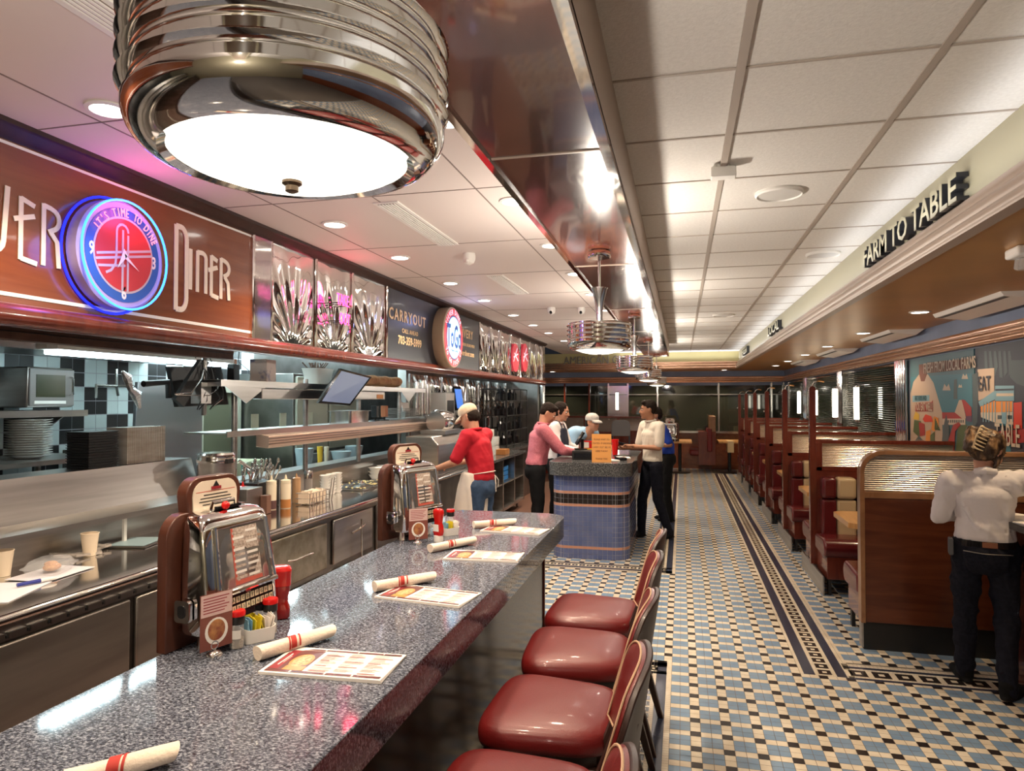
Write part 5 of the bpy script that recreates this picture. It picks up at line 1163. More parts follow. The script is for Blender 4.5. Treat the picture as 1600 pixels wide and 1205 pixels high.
m = MB(); m.add([p*.88+nn*.0075 for p in q], [(3, 2, 1, 0), (0, 1, 2, 3)], scr); m.build('screen', t, smooth=False)
m = MB(); m.tube([(0, 0, -.02), (-.06, 0, -.03), (-.15, 0, .0), (-.19, 0, .03)], .018, black); m.build('arm', t)
# swing arm with black monitors, cables and foil wrapped printer head
t = thing('kitchen_monitor', 'two black monitors seen from behind on a ceiling pole', 'monitor', (-3.2, 3.95, 1.9)); o_ = Matrix.Translation((3.2, -3.95, -1.9))
m = MB(); m.T = o_; m.lathe([(.017, 1.62), (.017, 2.12)], steel_dk, (-3.12, 4.0, 0), 12); m.box(-3.16, -3.08, 3.92, 4.02, 1.70, 1.84, steel); m.build('ceiling_pole', t)
m = MB(); m.T = o_; q = [U(308, 562, X=-3.15), U(322, 566, X=-3.15), U(282, 636, X=-3.15), U(268, 624, X=-3.15)]; m.plate((-3.15, 0, 0), (0, 1, 0), (0, 0, 1), [(a.y, a.z) for a in q], .03, black); m.build('tilted_monitor', t, smooth=False)
m = MB(); m.T = o_; q = [U(258, 573, X=-3.3), U(340, 573, X=-3.3), U(352, 632, X=-3.3), U(272, 636, X=-3.3)]; m.plate((-3.3, 0, 0), (0, 1, 0), (0, 0, 1), [(a.y, a.z) for a in q], .03, black); m.build('flat_monitor', t, smooth=False)
m = MB(); m.T = o_; q = [U(224, 600, X=-3.2), U(262, 597, X=-3.2)]; m.tube([q[0], q[1], U(264, 622, X=-3.2)], .02, black); m.build('arm', t)
m = MB(); m.T = o_
rnd = random.Random(2)
for k in range(9):
    a = U(rnd.uniform(300, 345), rnd.uniform(560, 600), X=-3.1); b = U(rnd.uniform(270, 350), rnd.uniform(615, 640), X=-3.1); c_ = (a+b)/2+Vector((.02, rnd.uniform(-.12, .12), rnd.uniform(-.12, -.02)))
    m.tube([a, (a+c_)/2+Vector((0, .03, 0)), c_, (b+c_)/2, b], .004, black if k % 3 else chrome_soft, 6)
for a, b in (((303, 530), (306, 560)), ((330, 535), (336, 580)), ((375, 540), (402, 590))): m.tube([U(*a, X=-3.15), U(a[0]-3, (a[1]+b[1])/2, X=-3.15), U(*b, X=-3.15)], .003, black, 6)
m.build('cables', t)
t = thing('foil_sheet', 'crumpled foil wrapped handle hanging in the kitchen', 'foil', (-3.3, 3.45, 1.8)); m = MB(); q = [U(191, 580, X=-3.3), U(199, 590, X=-3.3), U(204, 607, X=-3.3), U(212, 616, X=-3.3), U(218, 638, X=-3.3)]; m.T = Matrix.Translation(-Vector((-3.3, 3.45, 1.8))); m.tube(q, [.008, .03, .02, .035, .01], mat('foil', (.75, .77, .8), .25, 1, bump=1.0, bscale=60), 7); m.build('foil', t, smooth=False)
# urn
t = thing('soup_urn', 'round stainless lidded urn on the counter behind the jukebox', 'urn', (-3.02, 4.0, .911)); m = MB(); m.lathe([(.115, 0), (.12, .01), (.12, .40)], steel, n=36); m.build('body', t)
m = MB(); m.lathe([(.124, .40), (.126, .42), (.122, .428), (.124, .45), (.117, .462), (.03, .47)], chrome_soft, n=36); m.build('lid', t); m = MB(); m.box(.105, .13, -.06, .0, .395, .425, black); m.build('latch', t); m = MB(); m.tube([(.1, .1, .40), (.14, .17, .34)], .012, chrome_soft); m.lathe([(.02, 0), (.02, .34)], chrome_soft, (.02, .155, 0), 12); m.build('side_pipe', t)
# squeeze bottles etc on the counter
def squeeze(x, y, h, body, tip, label, r=.032, low=None):
    t = thing('squeeze_bottle', label, 'bottle', (x, y, .911), 0, 'squeeze bottles on the back counter'); m = MB(); m.lathe([(r*.95, 0), (r, .006), (r, h*.72), (r*.9, h*.77)], body, n=20); m.build('bottle', t)
    if low: m = MB(); m.lathe([(r*1.005, .004), (r*1.01, h*.27)], low, n=20); m.build('sauce', t)
    m = MB(); m.lathe([(r*.98, h*.76), (r*.98, h*.84), (r*.3, h*.87), (r*.12, h)], tip, n=18); m.build('nozzle_cap', t)
milky = mat('milky squeeze plastic', (.66, .58, .45), .35); tanp = mat('tan sauce', (.40, .24, .13), .35); plum = mat('brown sauce', (.10, .05, .05), .3); amber = mat('amber sauce', (.38, .16, .05), .3); offw = mat('cream cap', (.72, .65, .50), .35)
squeeze(-2.97, 4.56, .25, milky, offw, 'tall cream squeeze bottle with brown sauce, nearest the camera', .038, plum); squeeze(-2.90, 4.64, .25, milky, offw, 'tall cream squeeze bottle with amber sauce beside the first', .038, amber); squeeze(-2.98, 4.92, .23, tanp, tanp, 'tan squeeze bottle in the wire rack', .034); squeeze(-3.1, 4.62-.22, .22, mat('orange sauce', (.70, .30, .10), .35), redcap, 'orange squeeze bottle with red cap beside the urn', .036, None)
t = thing('steel_shaker', 'steel topped glass shaker behind the wire rack', 'shaker', (-2.98, 5.10, .911)); m = MB(); m.lathe([(.035, 0), (.035, .17)], mat('shaker glass', (.3, .28, .27), .1, alpha=.75), n=20); m.build('glass', t); m = MB(); m.lathe([(.037, .17), (.037, .22), (.03, .235)], chrome_soft, n=20); m.build('lid', t)
t = thing('utensil_bin', 'black bin crammed with steel cutlery on the back counter', 'bin', (-3.12, 4.62, .911)); m = MB(); m.box(-.09, .09, -.14, .14, 0, .20, black); m.build('bin', t, bevel=.006); rnd = random.Random(4)
for k in range(26):
    m = MB(); a = Vector((rnd.uniform(-.07, .07), rnd.uniform(-.12, .12), .15)); b = a+Vector((rnd.uniform(-.03, .06), rnd.uniform(-.08, .08), rnd.uniform(.12, .2))); m.tube([a, b], .005, chrome_soft, 6); m.ell(b, (.012, .012, .022), chrome_soft, n=8, k=6); m.build('utensil', t)
t = thing('napkin_dispenser', 'open steel cutlery box behind the squeeze bottles', 'box', (-3.0, 4.30, .911)); m = MB(); m.box(-.07, .07, -.09, .09, 0, .19, steel); m.build('case', t, bevel=.004)
boxat('jar', 'small jar with white label and brown content by the squeeze bottles', 'jar', 415, 801, -2.90, .055, .055, .13, mat('jar brown', (.14, .07, .05), .3), z=.911)
t = thing('wire_rack', 'chrome wire rack filled with cream packets', 'rack', (-2.84, 4.93, .911)); m = MB()
for z in (.01, .05, .09): m.tube([(-.06, -.15, z), (.06, -.15, z), (.06, .15, z), (-.06, .15, z)], .003, chrome_soft, 6, closed=True)
for a in range(7): m.tube([(.06, -.15+a*.05, 0), (.06, -.15+a*.05, .09)], .003, chrome_soft, 6)
for y in (.15, .19): m.tube([(.06, y, 0), (.07, y+.03, .18)], .004, chrome_soft, 6)
m.build('wire_frame', t); m = MB()
for k in range(9): m.obox((0, -.13+k*.03, .055), .09, .02, .09, mat('cream packet', (.70, .58, .45), .5), (rnd.uniform(-.3, .3), rnd.uniform(-.2, .2), 0))
m.build('packets', t, smooth=False)
for c in range(3):
    for k in range(7):
        m = MB(); m.lathe([(.028, 0), (.045, .03), (.047, .03), (.03, .0)], china, n=18); tag(m.build('ramekin', loc=(-2.95+.0*c, 5.32+c*.105, .911+k*.024)), 'white ramekin, %s from the bottom of the %s stack' % (['1st', '2nd', '3rd', '4th', '5th', '6th', '7th'][k], ['near', 'middle', 'far'][c]), 'bowl', 'stacked white ramekins')
# griddle tools, bread by cook
t = thing('grill_insert', 'sunken steel griddle plate with scattered crumbs', 'griddle', (-2.98, 6.0, .911)); m = MB(); m.box(-.2, .22, -.34, .36, 0, .012, steel_dk); m.box(-.17, .19, -.31, .33, .011, .014, black); m.build('plate', t, bevel=.003); m = MB()
for k in range(60): m.ell((rnd.uniform(-.18, .2), rnd.uniform(-.3, .32), .016), (.012, .01, .006), mat('crumbs', (.62, .52, .25), .7), n=6, k=4)
m.build('crumbs', t)
t = thing('metal_ladle', 'metal frame and lid lying on the griddle', 'pan lid', (-2.88, 5.86, .927)); m = MB(); m.lathe([(.12, 0), (.10, .01), (.02, .03), (.015, .05)], chrome_soft, n=20); m.build('lid', t)
toast = mat('toast', (.62, .42, .20), .7, nscale=30, ncol=(.75, .60, .36))
for k in range(9):
    m = MB(); m.prism(rrect(-.055, .055, -.05, .05, .02), 0, .02, toast); tag(m.build('bread_slice', loc=(-2.72-.09*(k % 3)+.01*(k//3), 6.38+.05*(k//3)+.10*(k % 2), .912+.021*(k//3)), rotz=k*.4), 'toasted bread slice, %s in the pile by the cook' % ORD[k], 'bread', 'toast slices by the cook')
for k in range(6):
    m = MB(); m.lathe([(.05, 0), (.085, .045), (.088, .045), (.055, .0)], china, n=20); tag(m.build('bowl', loc=(-3.08, 6.62+.2*(k//3), .911+.035*(k % 3))), 'white bowl, %s in the stacks under the far pass ledge' % ORD[k], 'bowl', 'white bowls at the pass')
t = thing('warming_oven', 'large brushed steel warming oven behind the cook', 'oven', (-2.76, 7.55, .911)); m = MB(); m.prism([(-.16, 0), (.22, 0), (.22, .33), (.14, .42), (-.16, .42)], -.55, .50, steel, 'y'); m.build('body', t, bevel=.01); m = MB(); m.prism([(.0, .0), (.23, 0), (.23, .30), (.11, .41), (.0, .41)], .50, .80, steel, 'y'); m.build('control_box', t, bevel=.006); m = MB(); m.box(.229, .234, .54, .74, .17, .27, blackgl); m.box(.229, .236, .52, .76, .0, .13, black); m.build('display', t, smooth=False)
t = thing('fruit', 'small pale melon on the counter in front of the cook', 'fruit', (-2.62, 6.65, .911)); m = MB(); m.ell((0, 0, .04), (.05, .05, .04), toast); m.build('fruit', t)
# slicer and monitor on upper shelf of service wall
t = thing('slicer', 'rounded steel slicing machine on top of the oven', 'machine', (-2.74, 7.66, 1.333)); m = MB(); m.box(-.15, .15, -.3, .25, 0, .05, steel); m.lathe([(.12, -.2), (.14, -.15), (.13, .1), (.05, .14)], chrome_soft, (0, 0, .14), 28, axis='y'); m.build('body', t, bevel=.004); m = MB(); m.lathe([(.12, .15), (.13, .2), (.05, .23)], black, (0, 0, .13), 24, axis='y'); m.build('motor', t)
t = thing('wall_shelf', 'steel wall shelf over the warming oven', 'shelf', (-3.1, 8.6, 1.50)); m = MB(); m.box(-.17, .12, -.85, .75, 0, .02, steel); m.box(.11, .12, -.85, .75, 0, .05, steel); m.prism([(-.18, 0), (.1, 0), (-.18, -.2)], -.3, -.29, steel, 'y'); m.prism([(-.18, 0), (.1, 0), (-.18, -.2)], .6, .61, steel, 'y'); m.build('deck', t, smooth=False)
t = thing('pos_screen', 'blue lit order screen standing on the wall shelf', 'screen', (-3.05, 8.95, 1.522)); bscr = mat('blue screen', (.02, .08, .3), .2, emit=(.06, .22, .75), es=1.0)
m = MB(); m.obox((0, .25, .23), .03, .32, .34, blackgl, (0, -.15, 0)); m.build('bezel', t); m = MB(); m.obox((.02, .25, .225), .004, .28, .27, bscr, (0, -.15, 0)); m.build('screen', t); m = MB(); m.box(-.06, .06, .15, .35, 0, .06, white); m.build('base', t)
t = thing('receipt_printer', 'white and dark grey printer beside the blue screen', 'printer', (-3.05, 8.60, 1.522)); m = MB(); m.box(-.12, .10, -.18, .16, 0, .30, white); m.build('case', t, bevel=.01); m = MB(); m.box(.10, .105, -.14, .12, .02, .20, black); m.build('front_panel', t, smooth=False)
for k, (y, h) in enumerate(((7.9, .42), (8.08, .45), (8.26, .40))):
    for j in range(1): m = MB(); m.lathe([(.05, 0), (.05, h)], chrome_soft, n=20); tag(m.build('cup_dispenser', loc=(-3.15, y, 1.521)), ['upright steel cup tube nearest the pass', 'upright steel cup tube, middle of three', 'upright steel cup tube nearest the blue screen'][k], 'dispenser', 'steel cup tubes')
# glasses and bottles on drinks counter
for k in range(16):
    m = MB(); m.lathe([(.028, 0), (.036, .13), (.034, .13), (.026, .008)], glassm, n=16, caps=False); tag(m.build('drinking_glass', loc=(-2.70-.085*(k % 2), 9.75+.09*((k//2) % 4), .911+.14*(k//8))), 'clear drinking glass, number %d in the double tier behind the cook' % (k+1), 'glass', 'stacked drinking glasses')
for k, (x, y, b, c_, l) in enumerate(((-2.7, 9.0, white, black, 'white bottle with dark cap beside the drinking glasses'), (-2.6, 8.45, redcap, white, 'red and white bottle behind the cook'), (-2.6, 8.75, redcap, white, 'second red and white bottle behind the cook'))):
    t = thing('bottle', l, 'bottle', (x, y, .911)); m = MB(); m.lathe([(.05, 0), (.052, .16), (.02, .20)], b, n=18); m.build('body', t); m = MB(); m.lathe([(.021, .20), (.021, .24)], c_, n=14); m.build('cap', t)
boxat('butter_tub', 'amber tub with white lid near the drinking glasses', 'tub', 785, 708, -2.62, .25, .16, .08, amber, z=.911)
for k, (y, z, w_, h, mt) in enumerate(((9.3, 1.18, .3, .16, clear), (9.2, 1.10, .2, .1, paper), (9.6, 1.12, .22, .12, toast), (9.95, 1.14, .2, .12, white))):
    m = MB(); m.box(-.1, .1, -w_/2, w_/2, 0, h, mt); tag(m.build('container', loc=(-3.1, y+.3*k, 1.13), bevel=.008), ['clear container on the narrow rail behind the cook', 'cream carton on the narrow rail behind the cook', 'tan carton on the narrow rail behind the cook', 'white carton on the narrow rail behind the cook'][k], 'container')
m = MB(); m.box(-3.26, -2.98, 9.1, 11.0, 1.11, 1.13, steel); tag(m.build('rail_shelf', smooth=False), 'narrow steel rail shelf behind the cook', 'shelf')
# black bottle rack beyond
t = thing('wine_rack', 'tall black wire rack of dark bottles at the end of the drinks counter', 'rack', (-3.0, 11.8, .915)); m = MB()
for y in (-.8, -.3, .2, .7):
    for x in (-.2, .2): m.tube([(x, y, -.0), (x, y, 1.0)], .01, black, 6)
for z in (.05, .3, .55, .8, 1.0): m.tube([(-.2, -.8, z), (.2, -.8, z), (.2, .7, z), (-.2, .7, z)], .008, black, 6, closed=True)
m.build('wire_frame', t); m = MB()
m.box(-.25, .25, -.8, .8, -.05, -.0, granite_dk); m.box(-.25, .25, -.8, .8, -.91, -.05, steel_dk); m.build('rack_base', t, smooth=False)
m = MB(); m.build('x', t) if False else None
for k in range(24):
    m = MB(); y = -.72+.24*(k % 6); z = .05+.25*(k//6); m.lathe([(.05, 0), (.052, .12), (.02, .16), (.018, .21)], blackgl, (random.uniform(-.08, .12), y, z), 12); tag(m.build('dark_bottle', loc=(-3.0, 11.8, .915)), 'dark bottle in the black wire rack, row %d, place %d' % (k//6+1, k % 6+1), 'bottle', 'dark bottles in the wire rack')
# items at left on near back counter
cup_m = mat('paper cup', (.72, .60, .45), .6)
def papercup(u, v, label):
    p = U(u, v, Z=.911); p.x = max(p.x, -3.08); p = U(u, v+6, X=-3.02) if p.x <= -3.05 else p
    t = thing('paper_cup', label, 'cup', (p.x, p.y, .911), 0, 'cream paper cups'); m = MB(); m.lathe([(.030, 0), (.030, .004), (.043, .115), (.040, .115), (.028, .01)], cup_m, n=28); m.build('cup', t, angle=60); m = MB(); m.tube([(.043*math.cos(a), .043*math.sin(a), .1155) for a in [2*PI*k/24 for k in range(24)]], .0022, cup_m, 6, closed=True); m.build('rolled_rim', t)
papercup(140, 868, 'cream paper cup standing on the blue lit steel counter'); papercup(4, 900, 'cream paper cup cut off by the left edge')
t = thing('takeout_box', 'clear plastic takeout box with a muffin inside', 'takeout box', (-2.88, 2.63, .918), R(20)); m = MB(); m.loft([(0, 0, 0, .07, .085), (0, 0, .028, .082, .10), (0, 0, .030, .092, .11), (0, 0, .032, .092, .11), (0, 0, .034, .08, .098), (0, 0, .06, .066, .08), (0, 0, .064, .055, .07)], mat('clear clamshell', (.8, .82, .84), .06, alpha=.22), 28, 5); m.build('clear_shell', t, angle=40)
m = MB(); m.ell((.01, 0, .022), (.035, .045, .018), mat('cake', (.36, .14, .05), .7, nscale=60, ncol=(.55, .30, .12))); m.ell((.0, .01, .036), (.028, .03, .012), MT['cake']); m.build('muffin', t)
for k, (x, y, r, a, b) in enumerate(((-2.78, 2.32, 20, .11, .16), (-2.86, 2.62, 5, .11, .14))): m = MB(); m.box(-a, a, -b, b, 0, .002, mat('white paper sheet', (.72, .70, .74), .6)); tag(m.build('paper_sheet', loc=(x, y, .911+k*.003), rotz=R(r), smooth=False), ['white paper sheet under the marker on the steel counter', 'white paper sheet under the takeout box'][k], 'paper')
t = thing('marker_pen', 'blue and white marker lying on the papers', 'marker', (-2.76, 2.45, .925), R(70)); m = MB(); m.lathe([(.008, -.07), (.009, .02)], mat('navy plastic', (.02, .03, .22), .3), n=12, axis='x'); m.build('barrel', t); m = MB(); m.lathe([(.0085, .02), (.008, .07), (.003, .085)], white, n=12, axis='x'); m.build('cap', t)
t = thing('wrapped_cutlery', 'clear wrapped cutlery packets with a yellow condiment cup', 'packet', (-3.05, 3.02, .912)); m = MB(); 
for k in range(5): m.obox((rnd.uniform(-.03, .05), -.12+k*.06, .012), .05, .14, .012, mat('crinkled film', (.6, .55, .5), .12, alpha=.55, bump=1, bscale=50), (rnd.uniform(-.3, .3), rnd.uniform(-.2, .2), rnd.uniform(-.6, .6)))
m.build('film_packets', t, smooth=False); m = MB(); m.lathe([(.018, 0), (.025, .03)], mat('yellow cup', (.72, .58, .25), .4), n=16); m.build('condiment_cup', t)
for k, (y, x) in enumerate(((3.30, -3.0), (3.62, -2.92))): m = MB(); m.box(-.12, .12, -.14, .14, 0, .008, steel_dk); m.box(-.1, .1, -.12, .12, .008, .010, mat('clipboard blue', (.28, .40, .44), .3)); tag(m.build('order_pad', loc=(x, y, .912), rotz=R(12), smooth=False), ['dark edged clipboard on the steel counter under the ledge', 'second dark edged clipboard nearer the jukebox'][k], 'clipboard')
m = MB(); m.box(-3.09, -3.075, 3.28, 3.30, .912, 1.07, white); tag(m.build('steel_bracket', smooth=False), 'pale upright bracket under the steel ledge', 'bracket')
# dining glow reflected on near counter: kitchen beyond the pass
# exhaust hood + beam + fluorescent tubes
t = thing('exhaust_hood', 'long stainless exhaust hood hanging over the cook line', 'hood', (-4.1, 4.2, 2.05)); m = MB(); m.prism([(-.5, 0), (.35, 0), (.42, .08), (.42, .5), (-.5, .5)], -3.2, .9, steel, 'y'); m.build('hood_canopy', t, smooth=False); m = MB(); m.box(.40, .44, -3.2, .9, -.03, .02, chrome_soft); m.build('drip_rail', t)
m = MB(); m.tube([(.425, .55, .12), (.425, .50, .1), (.425, .53, .06), (.425, .58, .11), (.425, .6, .15)], .005, brass := mat('brass', (.6, .42, .2), .3, 1), 6); m.build('hook', t)
m = MB(); m.box(-3.05, -2.97, YN+1, 4.1, 2.0, 2.085, wood('brown beam', (.07, .03, .018), (.13, .06, .035), .5)); m.box(-2.97, -2.965, 1.6, 4.1, 2.035, 2.038, black); struct(m, 'trim_beam', smooth=False)
for k, (x, y0, y1, z) in enumerate(((-3.66, 3.3, 4.95, 2.045), (-4.25, 5.2, 7.0, 2.3), (-4.0, 6.2, 8.4, 2.60), (-3.6, 4.4, 6.0, 2.60), (-3.8, 9.0, 11.0, 2.6))):
    t = thing('strip_light', 'cool white fluorescent strip, %s over the kitchen' % ORD[k], 'ceiling light', (x, (y0+y1)/2, z), 0, 'kitchen strip lights'); L_ = (y1-y0)/2
    m = MB(); m.box(-.08, .08, -L_, L_, -.02, .02, white); m.build('housing', t, smooth=False); m = MB()
    for xx in (-.04, .04): m.lathe([(.014, -L_+.03), (.014, L_-.03)], E_tube2 if k == 0 else E_tube, (xx, 0, -.035), 10, axis='y')
    m.build('tube', t)
# shelf, microwave, plates
p = U(80, 640, X=-4.2)
t = thing('wall_shelf', 'steel kitchen wall shelf carrying the microwave', 'shelf', (-4.35, 3.3, 1.64)); m = MB(); m.box(-.24, .26, -.9, .72, 0, .012, steel); m.box(.25, .262, -.9, .72, -.03, .014, steel); m.prism([(-.24, 0), (.22, 0), (-.24, -.3)], .6, .61, steel_dk, 'y'); m.prism([(-.24, 0), (.22, 0), (-.24, -.3)], -.3, -.29, steel_dk, 'y'); m.build('deck', t, smooth=False)
t = thing('microwave', 'grey commercial microwave with olive window on the kitchen shelf', 'microwave', (-4.35, 3.78, 1.653)); m = MB(); m.box(-.22, .20, -.175, .175, .02, .29, steel); m.build('case', t, bevel=.01); m = MB(); m.box(.20, .215, -.17, .17, .03, .28, mat('grey plastic', (.20, .18, .17), .4)); o = m.build('door', t, bevel=.006); m = MB(); m.box(.215, .218, -.125, .095, .09, .24, mat('olive window', (.035, .038, .018), .3)); m.build('window', o, smooth=False); m = MB(); m.tube([(.21, .135, .10), (.24, .135, .11), (.24, .135, .22), (.21, .135, .23)], .008, chrome_soft); m.build('handle', o)
m = MB(); m.box(.216, .219, -.14, .10, .045, .065, paper); m.build('control_strip', t, smooth=False)
def stackp(name, label, cat, x, y, z, r, n, dz, grp):
    for k in range(n):
        m = MB(); m.lathe([(r*.55, 0), (r*.6, .004), (r, dz*1.3), (r*.97, dz*1.35), (r*.55, .008)], china, n=28); tag(m.build(name, loc=(x, y, z+k*dz)), label % (ORD[k] if k < 12 else '%dth' % (k+1)), cat, grp)
stackp('dinner_plate', 'white dinner plate, %s from the bottom of the tall stack under the microwave', 'plate', -4.15, 3.62, 1.345, .135, 16, .0155, 'dinner plates under the microwave')
stackp('side_plate', 'white side plate, %s from the bottom of the stack left of the microwave', 'plate', -4.25, 3.13, 1.656, .10, 9, .0165, 'side plates on the kitchen shelf')
t = thing('prep_table', 'steel prep table carrying the tall plate stack', 'table', (-4.2, 3.3, 0)); m = MB(); m.box(-.35, .3, -1.2, .75, 1.31, 1.34, steel); m.build('tabletop', t, smooth=False)
for sx in (-.3, .25):
    for sy in (-1.1, .7): m = MB(); m.lathe([(.02, 0), (.02, 1.31)], steel, (sx, sy, 0), 10); m.build('leg', t)
t = thing('fryer', 'pale grey fryer and steel bins below the checkered tiles', 'fryer', (-4.2, 4.5, 0)); m = MB(); m.box(-.3, .25, -.3, .35, 0, 1.10, steel); m.build('body', t, bevel=.01); m = MB(); m.box(-.3, -.2, -.3, .35, 1.1, 1.35, steel_dk); m.build('splash_back', t, bevel=.005)
m = MB(); m.tube([(.2, -.1, 1.12), (.3, -.1, 1.3)], .01, chrome_soft); m.tube([(.2, .1, 1.12), (.3, .12, 1.28)], .01, chrome_soft); m.build('basket_handle', t)
t = thing('fryer', 'second steel fryer farther along the cook line', 'fryer', (-4.2, 5.5, 0)); m = MB(); m.box(-.3, .25, -.4, .45, 0, 1.15, mat('cream panel', (.50, .50, .34), .5)); m.build('body', t, bevel=.01)
t = thing('wall_faucet', 'steel pot filler arm on the checkered tile wall', 'faucet', (-4.55, 4.75, 1.86)); m = MB(); m.tube([(0, 0, .12), (0, 0, -.02), (.0, .02, -.10)], .012, chrome_soft); m.tube([(0, 0, -.02), (.1, -.3, -.02), (.1, -.3, -.12)], .012, chrome_soft); m.tube([(0, 0, -.02), (.1, .3, -.02), (.1, .33, -.14)], .012, chrome_soft); m.build('pipe', t)
t = thing('equipment_cabinet', 'tall plain steel equipment cabinet in front of the checkered tiles', 'equipment', (-4.0, 4.65, 0)); m = MB(); m.prism([(-.35, 1.0), (.42, 1.0), (.42, 1.86), (-.30, 1.86)], 0, .03, mat('grey steel sheet', (.26, .27, .28), .38, .8), 'x'); m.build('panel', t, bevel=.004); m = MB(); m.box(-.04, .0, -.3, .38, 0, 1.45, steel_dk); m.build('cabinet_body', t, smooth=False)
# stacks of trays on the ledge
bt = mat('black tray', (.015, .016, .018), .45); wt = mat('translucent tray', (.50, .48, .44), .45, nscale=5, ncol=(.36, .30, .25), aniso=(1, 1, 6))
for k in range(14):
    m = MB(); m.box(-.075, .075, -.10, .10, 0, .010, bt); m.box(-.08, .08, -.105, .105, .010, .0135, bt); tag(m.build('black_tray', loc=(-3.29, 3.27, 1.337+k*.0148), smooth=False), 'black plastic tray, %s from the bottom of the stack on the pass ledge' % (ORD[k] if k < 12 else '%dth' % (k+1)), 'tray', 'stacked black trays')
for k in range(22):
    m = MB(); m.obox((0, -.15+k*.0143, .11), .15, .011, .22, wt); tag(m.build('lid_sheet', loc=(-3.29, 3.60, 1.337), smooth=False), 'translucent plastic lid, %s in the upright row on the pass ledge' % (ORD[k] if k < 12 else '%dth' % (k+1)), 'lid', 'upright plastic lids')
# refrigerators and a lit kitchen window beyond
t = thing('refrigerator', 'tall pale steel refrigerator with two doors behind the pass shelf', 'refrigerator', (-4.17, 6.9, 0)); m = MB(); m.box(-.4, .28, -.55, .95, 0, 2.0, steel_dk); m.build('cabinet', t, bevel=.005)
pale = mat('pale fridge door', (.42, .42, .34), .35, .3)
for a, b in ((-.52, .12), (.16, .92)):
    m = MB(); m.box(.28, .31, a, b, 1.18, 1.97, pale); o = m.build('door', t, bevel=.008); m = MB(); m.box(.28, .31, a, b, .5, 1.15, steel); o = m.build('drawer', t, bevel=.008); m = MB(); m.tube([(.31, a+.1, .95), (.34, a+.12, .95), (.34, b-.2, .98), (.31, b-.18, .98)], .012, chrome_soft); m.build('handle', o)
for k, (u, v) in enumerate(((398, 660), (442, 658), (484, 656))):
    q = U(u, v, X=-2.99 if k > 5 else -3.3); m = MB(); m.box(0, .002, -.05, .05, 0, .11, mat('order slip', (.62, .66, .52), .6)); tag(m.build('order_slip', loc=(-3.30, q.y, 1.503), smooth=False), ['white order slip standing on the lower deck nearest the urn', 'white order slip, second on the lower deck', 'white order slip, third on the lower deck beside the post'][k], 'paper', 'order slips')
t = thing('pass_through_window', 'lit doorway frame with olive glass behind the monitors', 'door', (-4.52, 6.0, 0)); m = MB(); 
for a, b, c_, d in ((-.32, -.26, .9, 1.86), (.26, .32, .9, 1.86), (-.32, .32, 1.80, 1.86), (-.32, .32, .9, .98)): m.box(0, .04, a, b, c_, d, pale)
m.build('frame', t, smooth=False); m = MB(); m.box(.0, .01, -.26, .26, .98, 1.8, mat('olive glass', (.09, .09, .06), .15)); m.build('pane', t, smooth=False)
# kitchen table level behind the pass: cold light prep counter with tubs
t = thing('prep_counter', 'cool lit steel prep counter just behind the pass', 'counter', (-3.6, 6.0, 0)); m = MB(); m.box(-.18, .17, -1.9, 1.9, 1.02, 1.05, steel); m.build('worktop', t, bevel=.003); m = MB(); m.box(-.15, .12, -1.85, 1.85, .1, 1.02, steel_dk); m.build('base', t, smooth=False)
gtub = mat('blue grey tub', (.34, .42, .45), .35); 
for k, (y, w_, h, mt, nm, l, c_) in enumerate(((6.05, .18, .20, gtub, 'food_tub', 'pale blue food tub behind the pass', 'tub'), (6.35, .06, .2, mat('mustard', (.75, .45, .04), .4), 'mustard_bottle', 'yellow mustard container behind the pass', 'bottle'), (6.48, .05, .19, offw, 'white_bottle', 'cream bottle next to the mustard container', 'bottle'), (6.8, .22, .12, gtub, 'mixing_bowl', 'steel mixing bowl at the far pass', 'bowl'), (7.1, .2, .16, gtub, 'food_tub', 'second pale food tub toward the far pass', 'tub'), (5.1, .05, .14, mat('teal bottle', (.02, .35, .27), .4), 'teal_bottle', 'teal bottle behind the second post', 'bottle'), (5.6, .2, .03, kwhite, 'cutting_board', 'pale cutting board lying behind the pass', 'board'))):
    m = MB(); m.lathe([(w_*.36, 0), (w_*.5, h*.9), (w_*.5, h)], mt, n=20) if 'board' not in nm else m.box(-.12, .12, -.2, .2, 0, .02, mt); tag(m.build(nm, loc=(-3.58, y, 1.052)), l, c_)
# ================================================================ PEOPLE
def remesh(mb, mt, name, parent, voxel=.012, smooth=4, wr=0, wscale=(9, 9, 4), wseed=0):
    """grow one continuous skin over overlapping volumes"""
    me = bpy.data.meshes.new('tmp'); me.from_pydata(mb.v, [], mb.f); o = bpy.data.objects.new('tmp', me); C.objects.link(o)
    r = o.modifiers.new('r', 'REMESH'); r.mode = 'VOXEL'; r.voxel_size = voxel; r.use_smooth_shade = True
    s_ = o.modifiers.new('s', 'SMOOTH'); s_.factor = .6; s_.iterations = smooth
    bpy.context.view_layer.update()
    out = bpy.data.meshes.new_from_object(o.evaluated_get(bpy.context.evaluated_depsgraph_get())); out.name = name
    bpy.data.objects.remove(o); bpy.data.meshes.remove(me)
    out.materials.clear(); out.materials.append(mt)
    if wr:
        for v in out.vertices:
            c = v.co; q = Vector((c.x*wscale[0]+wseed, c.y*wscale[1], c.z*wscale[2]+c.x*6)); a = noise.noise(q); b = noise.noise(q*2.3)
            v.co += v.normal*wr*max(-.15, (1-abs(a)*2.6)+.5*(1-abs(b)*2.4)-.35)
    out.polygons.foreach_set('use_smooth', [True]*len(out.polygons))
    n = bpy.data.objects.new(name, out); C.objects.link(n)
    if parent: n.parent = parent
    return n
def frame(fwd, up):
    f = Vector(fwd).normalized(); u = Vector(up); x = f.cross(u).normalized(); u = x.cross(f); return Matrix((x, f, u)).transposed()
